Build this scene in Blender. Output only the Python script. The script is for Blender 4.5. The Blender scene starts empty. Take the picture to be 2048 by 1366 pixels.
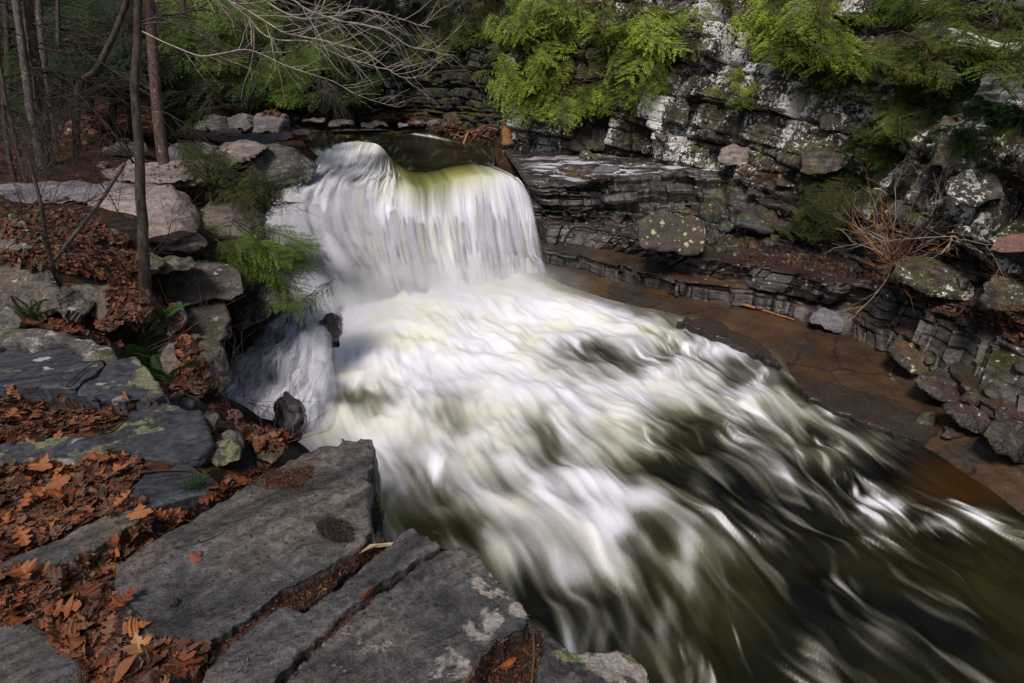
import bpy, bmesh, math, random
import numpy as np
from mathutils import Vector, Matrix, Quaternion
from mathutils.bvhtree import BVHTree

random.seed(11)
RNG = np.random.default_rng(11)
SC = bpy.context.scene
COL = SC.collection

# ------------------------------------------------------------------ camera
FPX, CX, CY = 1138.0, 1024.0, 683.0
PITCH = math.radians(25.0)
CP, SP = math.cos(PITCH), math.sin(PITCH)
CAMZ = 5.0
cam_d = bpy.data.cameras.new('camera')
cam_d.lens, cam_d.sensor_width, cam_d.clip_end, cam_d.clip_start = 20.0, 36.0, 600.0, 0.05
cam = bpy.data.objects.new('camera', cam_d)
COL.objects.link(cam)
cam.location = (0, 0, CAMZ)
cam.rotation_euler = (math.pi / 2 - PITCH, 0, 0)
SC.camera = cam

def ray(u, v):
    a, b = (u - CX) / FPX, (CY - v) / FPX
    return np.array([a, CP + b * SP, -SP + b * CP])

def pz(u, v, z):
    """the point at height z that the survey photograph shows at (u, v)"""
    d = ray(u, v)
    t = (z - CAMZ) / d[2]
    return np.array([0, 0, CAMZ]) + t * d

def pt(u, v, t):
    """the point t metres deep at (u, v)"""
    return np.array([0, 0, CAMZ]) + t * ray(u, v)

def proj(P):
    P = np.asarray(P, float)
    x, y, z = P[..., 0], P[..., 1], P[..., 2] - CAMZ
    dep = y * CP - z * SP
    up = y * SP + z * CP
    dep = np.where(np.abs(dep) < 1e-3, 1e-3, dep)
    return CX + FPX * x / dep, CY - FPX * up / dep, dep

# ------------------------------------------------------------------ noise
def _h(ix, iy, iz, seed):
    n = (ix.astype(np.int64) * 374761393 + iy.astype(np.int64) * 668265263 +
         iz.astype(np.int64) * 2147483647 + seed * 974634777) & 0xFFFFFFFF
    n = ((n ^ (n >> 13)) * 1274126177) & 0xFFFFFFFF
    n = ((n ^ (n >> 16)) * 2246822519) & 0xFFFFFFFF
    n = n ^ (n >> 15)
    return (n & 0xFFFFFF) / float(0xFFFFFF)

def hash1(a, b=0, c=0, seed=0):
    a, b, c = np.broadcast_arrays(np.asarray(a), np.asarray(b), np.asarray(c))
    return _h(a, b, c, seed)

def vnoise(p, seed=0):
    p = np.asarray(p, float)
    f = np.floor(p)
    i = f.astype(np.int64)
    t = p - f
    t = t * t * t * (t * (t * 6 - 15) + 10)
    x, y, z = i[..., 0], i[..., 1], i[..., 2]
    tx, ty, tz = t[..., 0], t[..., 1], t[..., 2]
    def L(a, b, w): return a + (b - a) * w
    c = lambda dx, dy, dz: _h(x + dx, y + dy, z + dz, seed)
    r = L(L(L(c(0,0,0), c(1,0,0), tx), L(c(0,1,0), c(1,1,0), tx), ty),
          L(L(c(0,0,1), c(1,0,1), tx), L(c(0,1,1), c(1,1,1), tx), ty), tz)
    return r * 2 - 1

def fbm(p, octv=4, seed=0, gain=0.5):
    p = np.asarray(p, float)
    s, a, tot = 0, 1.0, 0
    for k in range(octv):
        s = s + a * vnoise(p, seed + k * 17)
        tot += a
        a *= gain
        p = p * 2.03 + 7.31
    return s / tot

def sstep(a, b, x):
    t = np.clip((x - a) / (b - a), 0, 1)
    return t * t * (3 - 2 * t)

# ------------------------------------------------------------------ mesh helpers
def new_mesh(name, V, F, smooth=True, mats=(), fmat=None):
    """V (n,3); F an (m,4)/(m,3) array or a list of index lists"""
    me = bpy.data.meshes.new(name)
    V = np.asarray(V, np.float32)
    if isinstance(F, np.ndarray):
        k = F.shape[1]
        m = len(F)
        loops = F.astype(np.int32).ravel()
        starts = np.arange(m, dtype=np.int32) * k
    else:
        m = len(F)
        ln = np.array([len(f) for f in F], np.int32)
        loops = np.array([i for f in F for i in f], np.int32)
        starts = np.concatenate([[0], np.cumsum(ln)[:-1]]).astype(np.int32) if m else np.zeros(0, np.int32)
    me.vertices.add(len(V))
    me.vertices.foreach_set('co', V.ravel())
    me.loops.add(len(loops))
    me.loops.foreach_set('vertex_index', loops)
    me.polygons.add(m)
    me.polygons.foreach_set('loop_start', starts)
    for x in mats:
        me.materials.append(x)
    if fmat is not None:
        me.polygons.foreach_set('material_index', np.asarray(fmat, np.int32))
    me.update(calc_edges=True)
    me.polygons.foreach_set('use_smooth', np.full(m, bool(smooth)))
    me.validate()
    return me

def set_float(me, name, arr):
    a = me.attributes.new(name, 'FLOAT', 'POINT')
    a.data.foreach_set('value', np.asarray(arr, np.float32).ravel())

def set_color(me, name, rgba):
    a = me.attributes.new(name, 'FLOAT_COLOR', 'POINT')
    a.data.foreach_set('color', np.asarray(rgba, np.float32).ravel())

def tag(o, label=None, cat=None, group=None, kind=None):
    if label: o['label'] = label
    if cat: o['category'] = cat
    if group: o['group'] = group
    if kind: o['kind'] = kind
    return o

def link(name, me, parent=None, loc=None):
    o = bpy.data.objects.new(name, me)
    COL.objects.link(o)
    if loc is not None: o.location = loc
    if parent is not None: o.parent = parent
    return o

def empty(name, loc, label, cat, group=None):
    o = bpy.data.objects.new(name, None)
    o.empty_display_size = 0.1
    COL.objects.link(o)
    o.location = loc
    return tag(o, label, cat, group)

def grid_faces(nr, nc, flip=False):
    r, c = np.meshgrid(np.arange(nr - 1), np.arange(nc - 1), indexing='ij')
    a = (r * nc + c).ravel()
    f = np.stack([a, a + 1, a + nc + 1, a + nc], 1)
    return f[:, ::-1].copy() if flip else f

def cr_resample(A, n, axis=0, linear=False, wts=None):
    """resample the control array A along an axis to n samples (Catmull-Rom or linear); wts = relative length of each interval"""
    A = np.moveaxis(np.asarray(A, float), axis, 0)
    k = len(A)
    if wts is None: wts = np.ones(k - 1)
    cum = np.concatenate([[0], np.cumsum(wts)])
    s = np.linspace(0, cum[-1], n)
    i = np.clip(np.searchsorted(cum, s, side='right') - 1, 0, k - 2)
    t = (s - cum[i]) / (cum[i + 1] - cum[i])
    t = t.reshape((-1,) + (1,) * (A.ndim - 1))
    p1, p2 = A[i], A[i + 1]
    if linear:
        out = p1 + (p2 - p1) * t
    else:
        p0, p3 = A[np.maximum(i - 1, 0)], A[np.minimum(i + 2, k - 1)]
        out = 0.5 * (2 * p1 + (p2 - p0) * t + (2 * p0 - 5 * p1 + 4 * p2 - p3) * t ** 2 + (3 * p1 - p0 - 3 * p2 + p3) * t ** 3)
    return np.moveaxis(out, 0, axis)

def grid_normals(P):
    du = np.gradient(P, axis=1)
    dv = np.gradient(P, axis=0)
    n = np.cross(du, dv)
    return n / (np.linalg.norm(n, axis=-1, keepdims=True) + 1e-9)

def blur2(A, k):
    """box blur of a 2-D array, k cells each side, repeated twice"""
    for _ in range(2):
        for ax in (0, 1):
            n = A.shape[ax]
            pad = [(0, 0)] * A.ndim
            pad[ax] = (k + 1, k)
            c = np.cumsum(np.pad(A, pad, mode='edge'), axis=ax)
            hi = np.take(c, np.arange(2 * k + 1, 2 * k + 1 + n), axis=ax)
            lo = np.take(c, np.arange(0, n), axis=ax)
            A = (hi - lo) / (2 * k + 1)
    return A

class Tubes:
    """collects tapered tubes into one mesh"""
    def __init__(self): self.V, self.F, self.n = [], [], 0
    def add(self, pts, radii, sides=5, cap=True):
        pts = np.asarray(pts, float)
        m = len(pts)
        radii = np.broadcast_to(np.asarray(radii, float), (m,))
        tan = np.gradient(pts, axis=0)
        tan /= np.linalg.norm(tan, axis=1, keepdims=True) + 1e-9
        ref = np.array([0.31, 0.17, 0.93]) if abs(tan[0][2]) < 0.8 else np.array([0.9, 0.4, 0.1])
        a = np.cross(tan, ref); a /= np.linalg.norm(a, axis=1, keepdims=True) + 1e-9
        b = np.cross(tan, a)
        th = np.arange(sides) * 2 * math.pi / sides
        ring = pts[:, None] + radii[:, None, None] * (np.cos(th)[None, :, None] * a[:, None] + np.sin(th)[None, :, None] * b[:, None])
        self.V.append(ring.reshape(-1, 3))
        for i in range(m - 1):
            for j in range(sides):
                q = self.n + i * sides + j
                w = self.n + i * sides + (j + 1) % sides
                self.F.append((q, w, w + sides, q + sides))
        if cap:
            self.F.append(tuple(self.n + (m - 1) * sides + j for j in range(sides)))
            self.F.append(tuple(self.n + j for j in range(sides))[::-1])
        self.n += m * sides
        return self
    def mesh(self, name, mats, smooth=True):
        return new_mesh(name, np.concatenate(self.V), self.F, smooth, mats)

# ------------------------------------------------------------------ material builder
class NB:
    def __init__(self, name):
        self.m = bpy.data.materials.new(name)
        self.m.use_nodes = True
        self.nt = self.m.node_tree
        self.nt.nodes.clear()
        self.out = self.nt.nodes.new('ShaderNodeOutputMaterial')
        self.geo = self.nt.nodes.new('ShaderNodeNewGeometry')
        self.pos = self.geo.outputs['Position']
        self.nrm = self.geo.outputs['Normal']
    def put(self, sock, val):
        if hasattr(val, 'links'): self.nt.links.new(val, sock)
        else:
            if isinstance(val, (tuple, list)) and len(val) == 3 and sock.type == 'RGBA': val = (*val, 1)
            sock.default_value = val
    def node(self, typ, ins=None, **attrs):
        n = self.nt.nodes.new('ShaderNode' + typ)
        for k, v in attrs.items(): setattr(n, k, v)
        for k, v in (ins or {}).items(): self.put(n.inputs[k], v)
        return n
    def scale(self, v, s):
        return self.node('VectorMath', {0: v, 1: s}, operation='MULTIPLY').outputs[0]
    def vadd(self, a, b):
        return self.node('VectorMath', {0: a, 1: b}, operation='ADD').outputs[0]
    def noise(self, vec, scale, detail=5, rough=0.55, dist=0.0, color=False):
        n = self.node('TexNoise', {'Vector': vec, 'Scale': scale, 'Detail': detail, 'Roughness': rough, 'Distortion': dist})
        return n.outputs['Color' if color else 'Fac']
    def voro(self, vec, scale, feature='F1', out='Distance', rand=1.0):
        n = self.node('TexVoronoi', {'Vector': vec, 'Scale': scale, 'Randomness': rand}, feature=feature)
        return n.outputs[out]
    def ramp(self, fac, stops, interp='LINEAR'):
        n = self.node('ValToRGB', {'Fac': fac})
        cr = n.color_ramp
        cr.interpolation = interp
        while len(cr.elements) < len(stops): cr.elements.new(0.5)
        for e, (p, c) in zip(cr.elements, stops):
            e.position = p
            e.color = (c, c, c, 1) if not isinstance(c, (tuple, list)) else (*c[:3], 1)
        return n.outputs['Color']
    def mix(self, fac, a, b, mode='MIX'):
        n = self.nt.nodes.new('ShaderNodeMix')
        n.data_type, n.blend_type, n.clamp_factor = 'RGBA', mode, True
        self.put(n.inputs[0], fac); self.put(n.inputs[6], a); self.put(n.inputs[7], b)
        return n.outputs[2]
    def math(self, op, a, b=0.0, clamp=False):
        n = self.node('Math', {0: a, 1: b}, operation=op)
        n.use_clamp = clamp
        return n.outputs[0]
    def maprange(self, x, a, b, c=0.0, d=1.0):
        n = self.node('MapRange', {0: x, 1: a, 2: b, 3: c, 4: d})
        return n.outputs[0]
    def sep(self, v):
        return self.node('SeparateXYZ', {0: v}).outputs
    def attr(self, name, out='Fac'):
        return self.node('Attribute', attribute_name=name).outputs[out]
    def bump(self, height, strength=0.5, dist=0.02, normal=None):
        ins = {'Height': height, 'Strength': strength, 'Distance': dist}
        if normal is not None: ins['Normal'] = normal
        return self.node('Bump', ins).outputs[0]
    def finish(self, shader):
        self.nt.links.new(shader, self.out.inputs['Surface'])
        return self.m

def G(v): return (v, v, v)

def rock_mat(name, c1, c2, lichen=0.0, lscale=9.0, lcol=(0.42, 0.42, 0.38), spots=0.0, sscale=7.0, scol=(0.50, 0.47, 0.42),
             olive=0.0, moss=0.0, topcol=None, topamt=0.0, warm=0.0, warmcol=(0.22, 0.14, 0.08), streak=0.0,
             rough=0.75, wet=0.0, bump=0.6, strat=(1.5, 1.5, 14.0), stratamt=0.5, fine=30.0, pits=0.5, lmask=1.1, whites=0.0, rot=0.0, sgate=(0.42, 0.50)):
    b = NB(name)
    p = b.pos
    nz = b.sep(b.nrm)[2]
    warp = b.vadd(p, b.scale(b.noise(p, 2.2, 3, color=True), (0.25, 0.25, 0.08)))
    big = b.noise(p, 0.9, 5, 0.6)
    mid = b.noise(p, 6.0, 8, 0.65)
    fin = b.noise(p, fine, 6, 0.7)
    col = b.ramp(b.math('ADD', b.math('MULTIPLY', big, 0.5), b.math('MULTIPLY', mid, 0.5)), [(0.34, c1), (0.66, c2)])
    if warm > 0:
        w = b.ramp(b.noise(b.vadd(p, (5.2, 1.3, 9.1)), 1.4, 6, 0.6), [(0.60 - 0.16 * warm, 0), (0.72 - 0.16 * warm, 1)])
        w = b.math('ADD', b.math('MULTIPLY', w, 0.6), b.math('MULTIPLY', b.attr('warm'), b.ramp(mid, [(0.35, 0.35), (0.6, 1.0)])), True)
        col = b.mix(b.math('MULTIPLY', w, 0.85), col, warmcol)
        col = b.mix(b.math('MULTIPLY', b.attr('stain'), b.ramp(mid, [(0.35, 1.0), (0.62, 0.3)])), col, (0.012, 0.011, 0.012))
    if rot:
        warp = b.node('VectorRotate', {'Vector': warp, 'Angle': rot}, rotation_type='Z_AXIS').outputs[0]
    st = b.noise(b.scale(warp, strat), 1.0, 7, 0.7)
    col = b.mix(stratamt, col, b.mix(1.0, col, b.ramp(st, [(0.36, 0.18), (0.47, 0.8), (0.62, 1.4)]), 'MULTIPLY'))
    col = b.mix(0.65, col, b.mix(1.0, col, b.ramp(fin, [(0.36, 0.35), (0.5, 1.0), (0.64, 1.7)]), 'MULTIPLY'))
    if pits > 0:
        pt_ = b.ramp(b.noise(p, fine * 2.6, 3, 0.6), [(0.34, 1.0), (0.40, 0.0)])
        col = b.mix(b.math('MULTIPLY', pt_, pits), col, (0.02, 0.019, 0.02))
    if streak > 0:
        sk = b.ramp(b.noise(b.scale(p, (2.6, 2.6, 0.35)), 1.6, 6, 0.62), [(0.46, 0.0), (0.58, 1.0)])
        col = b.mix(b.math('MULTIPLY', sk, streak), col, (0.008, 0.008, 0.009))
    rgh = b.ramp(mid, [(0.3, rough - 0.12), (0.7, min(1.0, rough + 0.1))])
    if topcol is not None:
        tm = b.math('MULTIPLY', b.ramp(b.math('ADD', nz, b.math('MULTIPLY', b.math('SUBTRACT', mid, 0.5), 0.5)), [(0.62, 0), (0.86, 1)]), topamt)
        col = b.mix(tm, col, b.mix(1.0, topcol, b.ramp(fin, [(0.3, 0.5), (0.7, 1.5)]), 'MULTIPLY'))
    if moss > 0:
        mm = b.ramp(b.math('ADD', b.math('MULTIPLY', nz, 0.22), b.noise(b.vadd(p, (3, 8, 1)), 1.7, 7, 0.62)),
                    [(0.74 - 0.22 * moss, 0), (0.80 - 0.2 * moss, 1)])
        mcol = b.ramp(b.noise(p, 45, 3), [(0.3, (0.018, 0.022, 0.004)), (0.7, (0.075, 0.085, 0.015))])
        col = b.mix(b.math('MULTIPLY', mm, 0.9), col, mcol)
    mask = b.noise(b.vadd(p, (17, 4, 2)), lmask, 4, 0.6)
    if olive > 0:
        ol = b.ramp(b.math('ADD', b.math('MULTIPLY', b.noise(b.vadd(p, (1, 7, 3)), 5.0, 9, 0.7), 0.65), b.math('ADD', b.math('MULTIPLY', mask, 0.35), b.math('MULTIPLY', b.attr('olv'), 0.16))),
                    [(0.615 - 0.16 * olive, 0), (0.635 - 0.16 * olive, 1)])
        ocol = b.ramp(b.noise(p, 70, 4), [(0.32, (0.06, 0.062, 0.03)), (0.6, (0.20, 0.20, 0.105))])
        col = b.mix(ol, col, ocol)
    if lichen > 0:
        lf = b.math('ADD', b.math('MULTIPLY', b.noise(p, lscale, 9, 0.68), 0.62), b.math('ADD', b.math('MULTIPLY', mask, 0.38), b.math('MULTIPLY', b.attr('lich'), 0.16)))
        lm = b.ramp(lf, [(0.66 - 0.2 * lichen, 0), (0.69 - 0.2 * lichen, 1)])
        lc = b.mix(1.0, lcol, b.ramp(b.noise(p, 55, 4), [(0.3, 0.6), (0.65, 1.2)]), 'MULTIPLY')
        col = b.mix(b.math('MULTIPLY', lm, 0.93), col, lc)
    if spots > 0:
        wp = b.vadd(p, b.scale(b.noise(p, 9, 6, 0.7, color=True), G(0.16)))
        vn = b.node('TexVoronoi', {'Vector': wp, 'Scale': sscale, 'Randomness': 1.0})
        rr = b.math('MULTIPLY', b.math('POWER', b.sep(vn.outputs['Color'])[0], 2.2), 0.60 * spots)
        edge = b.math('SUBTRACT', rr, vn.outputs['Distance'])
        sm = b.math('MULTIPLY', b.ramp(edge, [(0.0, 0), (0.03, 1)]), b.ramp(mask, [(sgate[0], 0), (sgate[1], 1)]))
        sc_ = b.mix(1.0, scol, b.ramp(b.noise(p, 60, 4), [(0.3, 0.65), (0.65, 1.15)]), 'MULTIPLY')
        col = b.mix(b.math('MULTIPLY', sm, 0.95), col, sc_)
    if whites > 0:
        wn = b.ramp(b.math('ADD', b.math('MULTIPLY', b.noise(p, 11.0, 9, 0.72), 0.5), b.math('MULTIPLY', b.noise(b.vadd(b.scale(p, (1, 1, 0.6)), (9, 2, 7)), 0.75, 5, 0.62), 0.5)),
                    [(0.63 - 0.10 * whites, 0), (0.65 - 0.10 * whites, 1)])
        wc = b.ramp(b.noise(p, 30, 5, 0.7), [(0.33, (0.26, 0.24, 0.19)), (0.46, (0.56, 0.54, 0.50)), (0.62, (0.80, 0.77, 0.75))])
        col = b.mix(wn, col, wc)
    h = b.math('ADD', b.math('MULTIPLY', mid, 0.9), b.math('ADD', b.math('MULTIPLY', fin, 0.28), b.math('MULTIPLY', st, 0.5)))
    nr = b.bump(h, bump, 0.05)
    pr = b.node('BsdfPrincipled', {'Base Color': col, 'Roughness': rgh, 'Normal': nr, 'Specular IOR Level': 0.25 + 0.4 * wet})
    if wet > 0:
        pr.inputs['Coat Weight'].default_value = wet
        pr.inputs['Coat Roughness'].default_value = 0.28
        b.put(pr.inputs['Coat Normal'], b.bump(h, bump * 0.6, 0.05))
    return b.finish(pr.outputs[0])
# ================================================================== light and sky
SUN_EL, SUN_AZ = math.radians(56), math.radians(-154)      # azimuth from +Y (north) clockwise: sun behind the camera's left shoulder
w = bpy.data.worlds.new('World')
SC.world = w
w.use_nodes = True
wn = w.node_tree
wn.nodes.clear()
sky = wn.nodes.new('ShaderNodeTexSky')
sky.sky_type = 'NISHITA'
sky.sun_disc = False
sky.sun_elevation, sky.sun_rotation = SUN_EL, SUN_AZ
bg = wn.nodes.new('ShaderNodeBackground')
bg.inputs[1].default_value = 0.10
wo = wn.nodes.new('ShaderNodeOutputWorld')
hs = wn.nodes.new('ShaderNodeHueSaturation')          # thin cloud: the same sky, paler
hs.inputs['Saturation'].default_value = 0.65
wn.links.new(sky.outputs[0], hs.inputs['Color'])
wn.links.new(hs.outputs[0], bg.inputs[0])
wn.links.new(bg.outputs[0], wo.inputs[0])
sun_d = bpy.data.lights.new('sun', 'SUN')
sun_d.energy, sun_d.angle, sun_d.color = 3.2, math.radians(16.0), (1.0, 0.93, 0.86)
sun = bpy.data.objects.new('sun', sun_d)
COL.objects.link(sun)
sdir = Vector((math.sin(SUN_AZ) * math.cos(SUN_EL), math.cos(SUN_AZ) * math.cos(SUN_EL), math.sin(SUN_EL)))
sun.rotation_euler = sdir.to_track_quat('Z', 'Y').to_euler()
sun.location = (-20, -20, 40)
SC.view_settings.view_transform = 'Standard'
SC.view_settings.look = 'None'
SC.view_settings.exposure = 0
SC.render.engine = 'CYCLES'
cy = SC.cycles
cy.max_bounces, cy.diffuse_bounces, cy.glossy_bounces, cy.transparent_max_bounces, cy.transmission_bounces = 6, 3, 3, 12, 3
cy.use_denoising = True
cy.use_adaptive_sampling = True
cy.adaptive_threshold = 0.015
cy.sample_clamp_indirect = 4.0

# ================================================================== contours of the right bank (u, v) with heights
W_ = [(1060,540),(1124,573),(1227,607),(1330,628),(1440,655),(1545,705),(1601,778),(1741,845),(1860,905),(1980,985),(2200,1160)]
B1 = [(1070,524),(1150,538),(1254,566),(1348,589),(1457,609),(1546,625),(1650,658),(1758,696),(1850,778),(1950,850),(2150,985)]
T1 = [(1070,496),(1150,508),(1250,534),(1348,556),(1460,573),(1553,587),(1660,605),(1758,645),(1870,712),(1960,790),(2160,900)]
B2 = [(1070,484),(1158,492),(1245,505),(1340,535),(1455,558),(1553,580),(1660,598),(1765,640),(1880,705),(1970,775),(2170,880)]
T2 = [(1070,447),(1180,457),(1280,480),(1375,509),(1480,527),(1580,543),(1680,568),(1790,598),(1900,648),(2000,702),(2200,800)]
B3 = [(1070,436),(1190,444),(1290,450),(1390,458),(1490,478),(1590,500),(1700,520),(1810,553),(1920,590),(2048,635),(2260,720)]
T3 = [(1040,365),(1160,362),(1262,352),(1360,350),(1470,358),(1580,395),(1690,430),(1800,470),(1920,500),(2048,540),(2270,610)]
B4 = [(1000,300),(1120,305),(1230,308),(1330,325),(1450,345),(1575,372),(1690,400),(1800,440),(1920,470),(2048,505),(2280,570)]
ZB3 = [1.15,1.15,1.2,1.2,1.25,1.3,1.4,1.5,1.55,1.6,1.6]
ZT3 = [2.2,2.2,2.25,2.3,2.3,2.2,2.1,2.1,2.1,2.1,2.1]
ZB4 = [2.3,2.35,2.4,2.4,2.4,2.4,2.4,2.5,2.5,2.5,2.5]
def cont(pts, z):
    z = z if hasattr(z, '__len__') else [z] * len(pts)
    return np.array([pz(u, v, zz) for (u, v), zz in zip(pts, z)])
rw, rb1, rt1, rb2, rt2 = cont(W_, -0.03), cont(B1, 0.2), cont(T1, 0.6), cont(B2, 0.66), cont(T2, 1.1)
rb3, rt3, rb4 = cont(B3, ZB3), cont(T3, ZT3), cont(B4, ZB4)
def extend(P):            # run each contour on beyond the right edge of the frame
    d = P[-1] - P[-2]
    d[2] = 0
    return np.concatenate([P, [P[-1] + d * 1.5 + np.array([0, -0.6, 0])]])
rows = [extend(r) for r in (rw, rb1, rt1, rb2, rt2, rb3, rt3, rb4)]
def outward(P):
    t = np.gradient(P, axis=0)
    n = np.stack([-t[:, 1], t[:, 0], 0 * t[:, 0]], 1)
    n /= np.linalg.norm(n, axis=1, keepdims=True)
    return n * np.sign((n @ np.array([0.7, 0.7, 0])))[:, None]
OUT = outward(rows[-1])
under = rows[0] - outward(rows[0]) * 0.9 + np.array([0, 0, -0.8])
rows = [under] + rows
LEAN = np.array([0.12,0.12,0.12,0.15,0.18,0.25,0.45,0.7,0.8,0.9,0.9,0.9])

LAYER_RNG = np.random.default_rng(5)
def blocks(s, z, seed, wz=(0.15, 0.5), ws=(0.3, 1.2), gap=0.03, wav=0.08):
    r = np.random.default_rng(seed)
    edges = -3 + np.cumsum(r.uniform(wz[0], wz[1], 200))
    zz = z + wav * fbm(np.stack([s * 0.45, z * 0.2, 0 * s + seed], -1), 3, seed)
    k = np.clip(np.searchsorted(edges, zz) - 1, 0, 198)
    wk = ws[0] + (ws[1] - ws[0]) * hash1(k, 3, 0, seed)
    sj = s + 0.12 * vnoise(np.stack([s * 2.1, z * 2.5, 0 * s], -1), seed + 3) + hash1(k, 9, 1, seed) * 5
    x = sj / wk
    c = np.floor(x)
    x = x + (hash1(k, c.astype(int), 4, seed) - 0.5) * 0.0
    rr = hash1(k, c.astype(int), 7, seed)
    kk, cc = k, c.astype(int)
    rr = rr + 0.55 * (hash1(kk, cc, 11, seed) - 0.5) * (x - c - 0.5) + 0.55 * (hash1(kk, cc, 12, seed) - 0.65) * ((zz - edges[k]) / (edges[k + 1] - edges[k]) - 0.5)
    fs = np.minimum(x - c, 1 - (x - c)) * wk
    fz = np.minimum(zz - edges[k], edges[k + 1] - zz)
    crack = np.exp(-(np.minimum(fs, fz) / gap) ** 2)
    return rr, crack

def steps1d(s, seed, w=(0.35, 1.1), amp=0.2):
    r = np.random.default_rng(seed)
    e = -5 + np.cumsum(r.uniform(w[0], w[1], 200))
    k = np.searchsorted(e, s)
    lo, hi = e[np.maximum(k - 1, 0)], e[np.minimum(k, 199)]
    val = lambda q: hash1(q, 1, 2, seed) - 0.5
    return amp * (val(k) + 0.35 * val(k + 300) * ((s - lo) / (hi - lo + 1e-6) - 0.5) * 2) + 0.25 * amp * vnoise(np.stack([s * 5, 0 * s, 0 * s], -1), seed)

# ---- terrace
CT = np.stack(rows)                                            # 9 contours x 12 stations
ncol = 1000
wt = np.linalg.norm(np.diff(CT[3], axis=0), axis=1)
dense = cr_resample(CT, ncol, 1, wts=wt)
rowlen = np.array([12, 26, 16, 6, 18, 22, 40, 30])
NRW = 260
Pt = cr_resample(dense, NRW, 0, linear=True, wts=rowlen)
rowid = cr_resample(np.arange(9.0), NRW, 0, linear=True, wts=rowlen)
seg = np.linalg.norm(np.diff(dense[3], axis=0), axis=1)
s_ax = np.concatenate([[0], np.cumsum(seg)])
S2 = np.broadcast_to(s_ax, (NRW, ncol))
od = outward(dense[3])
lev = np.stack([0.3 * steps1d(s_ax, 1), 0.5 * steps1d(s_ax, 2, (0.8, 2.0), 0.35), steps1d(s_ax, 3), steps1d(s_ax, 3) * 0.9 + 0.05 * vnoise(np.stack([s_ax * 3, 0 * s_ax, 0 * s_ax], -1)),
                steps1d(s_ax, 4, (0.3, 1.0), 0.28), steps1d(s_ax, 4, (0.3, 1.0), 0.28) * 0.85, steps1d(s_ax, 6, (0.5, 1.5), 0.35),
                steps1d(s_ax, 7, (0.5, 1.4), 0.5), 0 * s_ax])
lev *= sstep(0, 40, np.arange(ncol))[None]
dl = cr_resample(lev, NRW, 0, linear=True, wts=rowlen)
Pt = Pt + od[None] * dl[..., None]
nt_ = grid_normals(Pt)
nt_ *= np.sign(nt_[..., 2:3] + 1e-6)
steep = sstep(0.85, 0.45, np.abs(nt_[..., 2]))
r1, c1 = blocks(S2, Pt[..., 2], 21, (0.14, 0.40), (0.4, 1.6), 0.015)
r2, c2 = blocks(S2 + 3, Pt[..., 2], 22, (0.3, 0.7), (0.7, 2.0), 0.03)
d = steep * (0.12 * (r1 - 0.5) + 0.18 * (r2 - 0.5) - 0.04 * c1 - 0.05 * c2)
rough_ = np.where(rowid > 5.0, 0.07, 0.02)[:, None]
d += rough_ * fbm(Pt * 2.2, 5, 8) + 0.006 * fbm(Pt * 11, 3, 9)
# thin flaggy ledges on the wet upper platform and the slope of broken rock under the cliff
lm = sstep(6.9, 7.2, rowid)[:, None]
r3, c3 = blocks(Pt[..., 1] * 0.9 + Pt[..., 0] * 0.4, S2 * 0.6, 31, (0.5, 1.3), (0.3, 1.0), 0.04, 0.3)
d += lm * 0.10 * (r3 - 0.5)
lw_ = (sstep(6.0, 6.15, rowid) * sstep(7.15, 7.0, rowid))[:, None]
r5, c5 = blocks(S2 + 2, Pt[..., 2], 35, (0.07, 0.24), (0.5, 2.0), 0.02, 0.05)
d += lw_ * (0.45 * (r5 - 0.5) - 0.08 * c5)
lm2 = (sstep(5.0, 5.4, rowid) * sstep(6.3, 6.0, rowid))[:, None]
r4, c4 = blocks(S2, np.broadcast_to(rowid[:, None], S2.shape) * 1.2 + 0.3 * fbm(Pt, 3, 3), 33, (0.15, 0.4), (0.2, 0.7), 0.03, 0.2)
d += lm2 * (0.14 * (r4 - 0.5) - 0.04 * c4)
Pt = Pt + nt_ * (d * sstep(-10, 40, np.arange(ncol))[None])[..., None]
Pt[:, :30] += (np.array([0.10, 0.55, 0.0]) * sstep(30, 0, np.arange(30))[:, None])[None]
brown = np.interp(rowid, [0, 1, 2, 2.9, 3, 4, 4.1, 5, 5.1, 6, 6.3, 7.2, 7.6, 8], [1, 1, 1, .3, .95, .9, .2, .2, .9, .95, .2, .15, .1, .5])
brown2 = np.broadcast_to(brown[:, None], S2.shape) * (0.75 + 0.25 * fbm(Pt * 0.8, 3, 14))
me = new_mesh('terrace', Pt.reshape(-1, 3), grid_faces(NRW, ncol), False)
set_float(me, 'brown', brown2)

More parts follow.
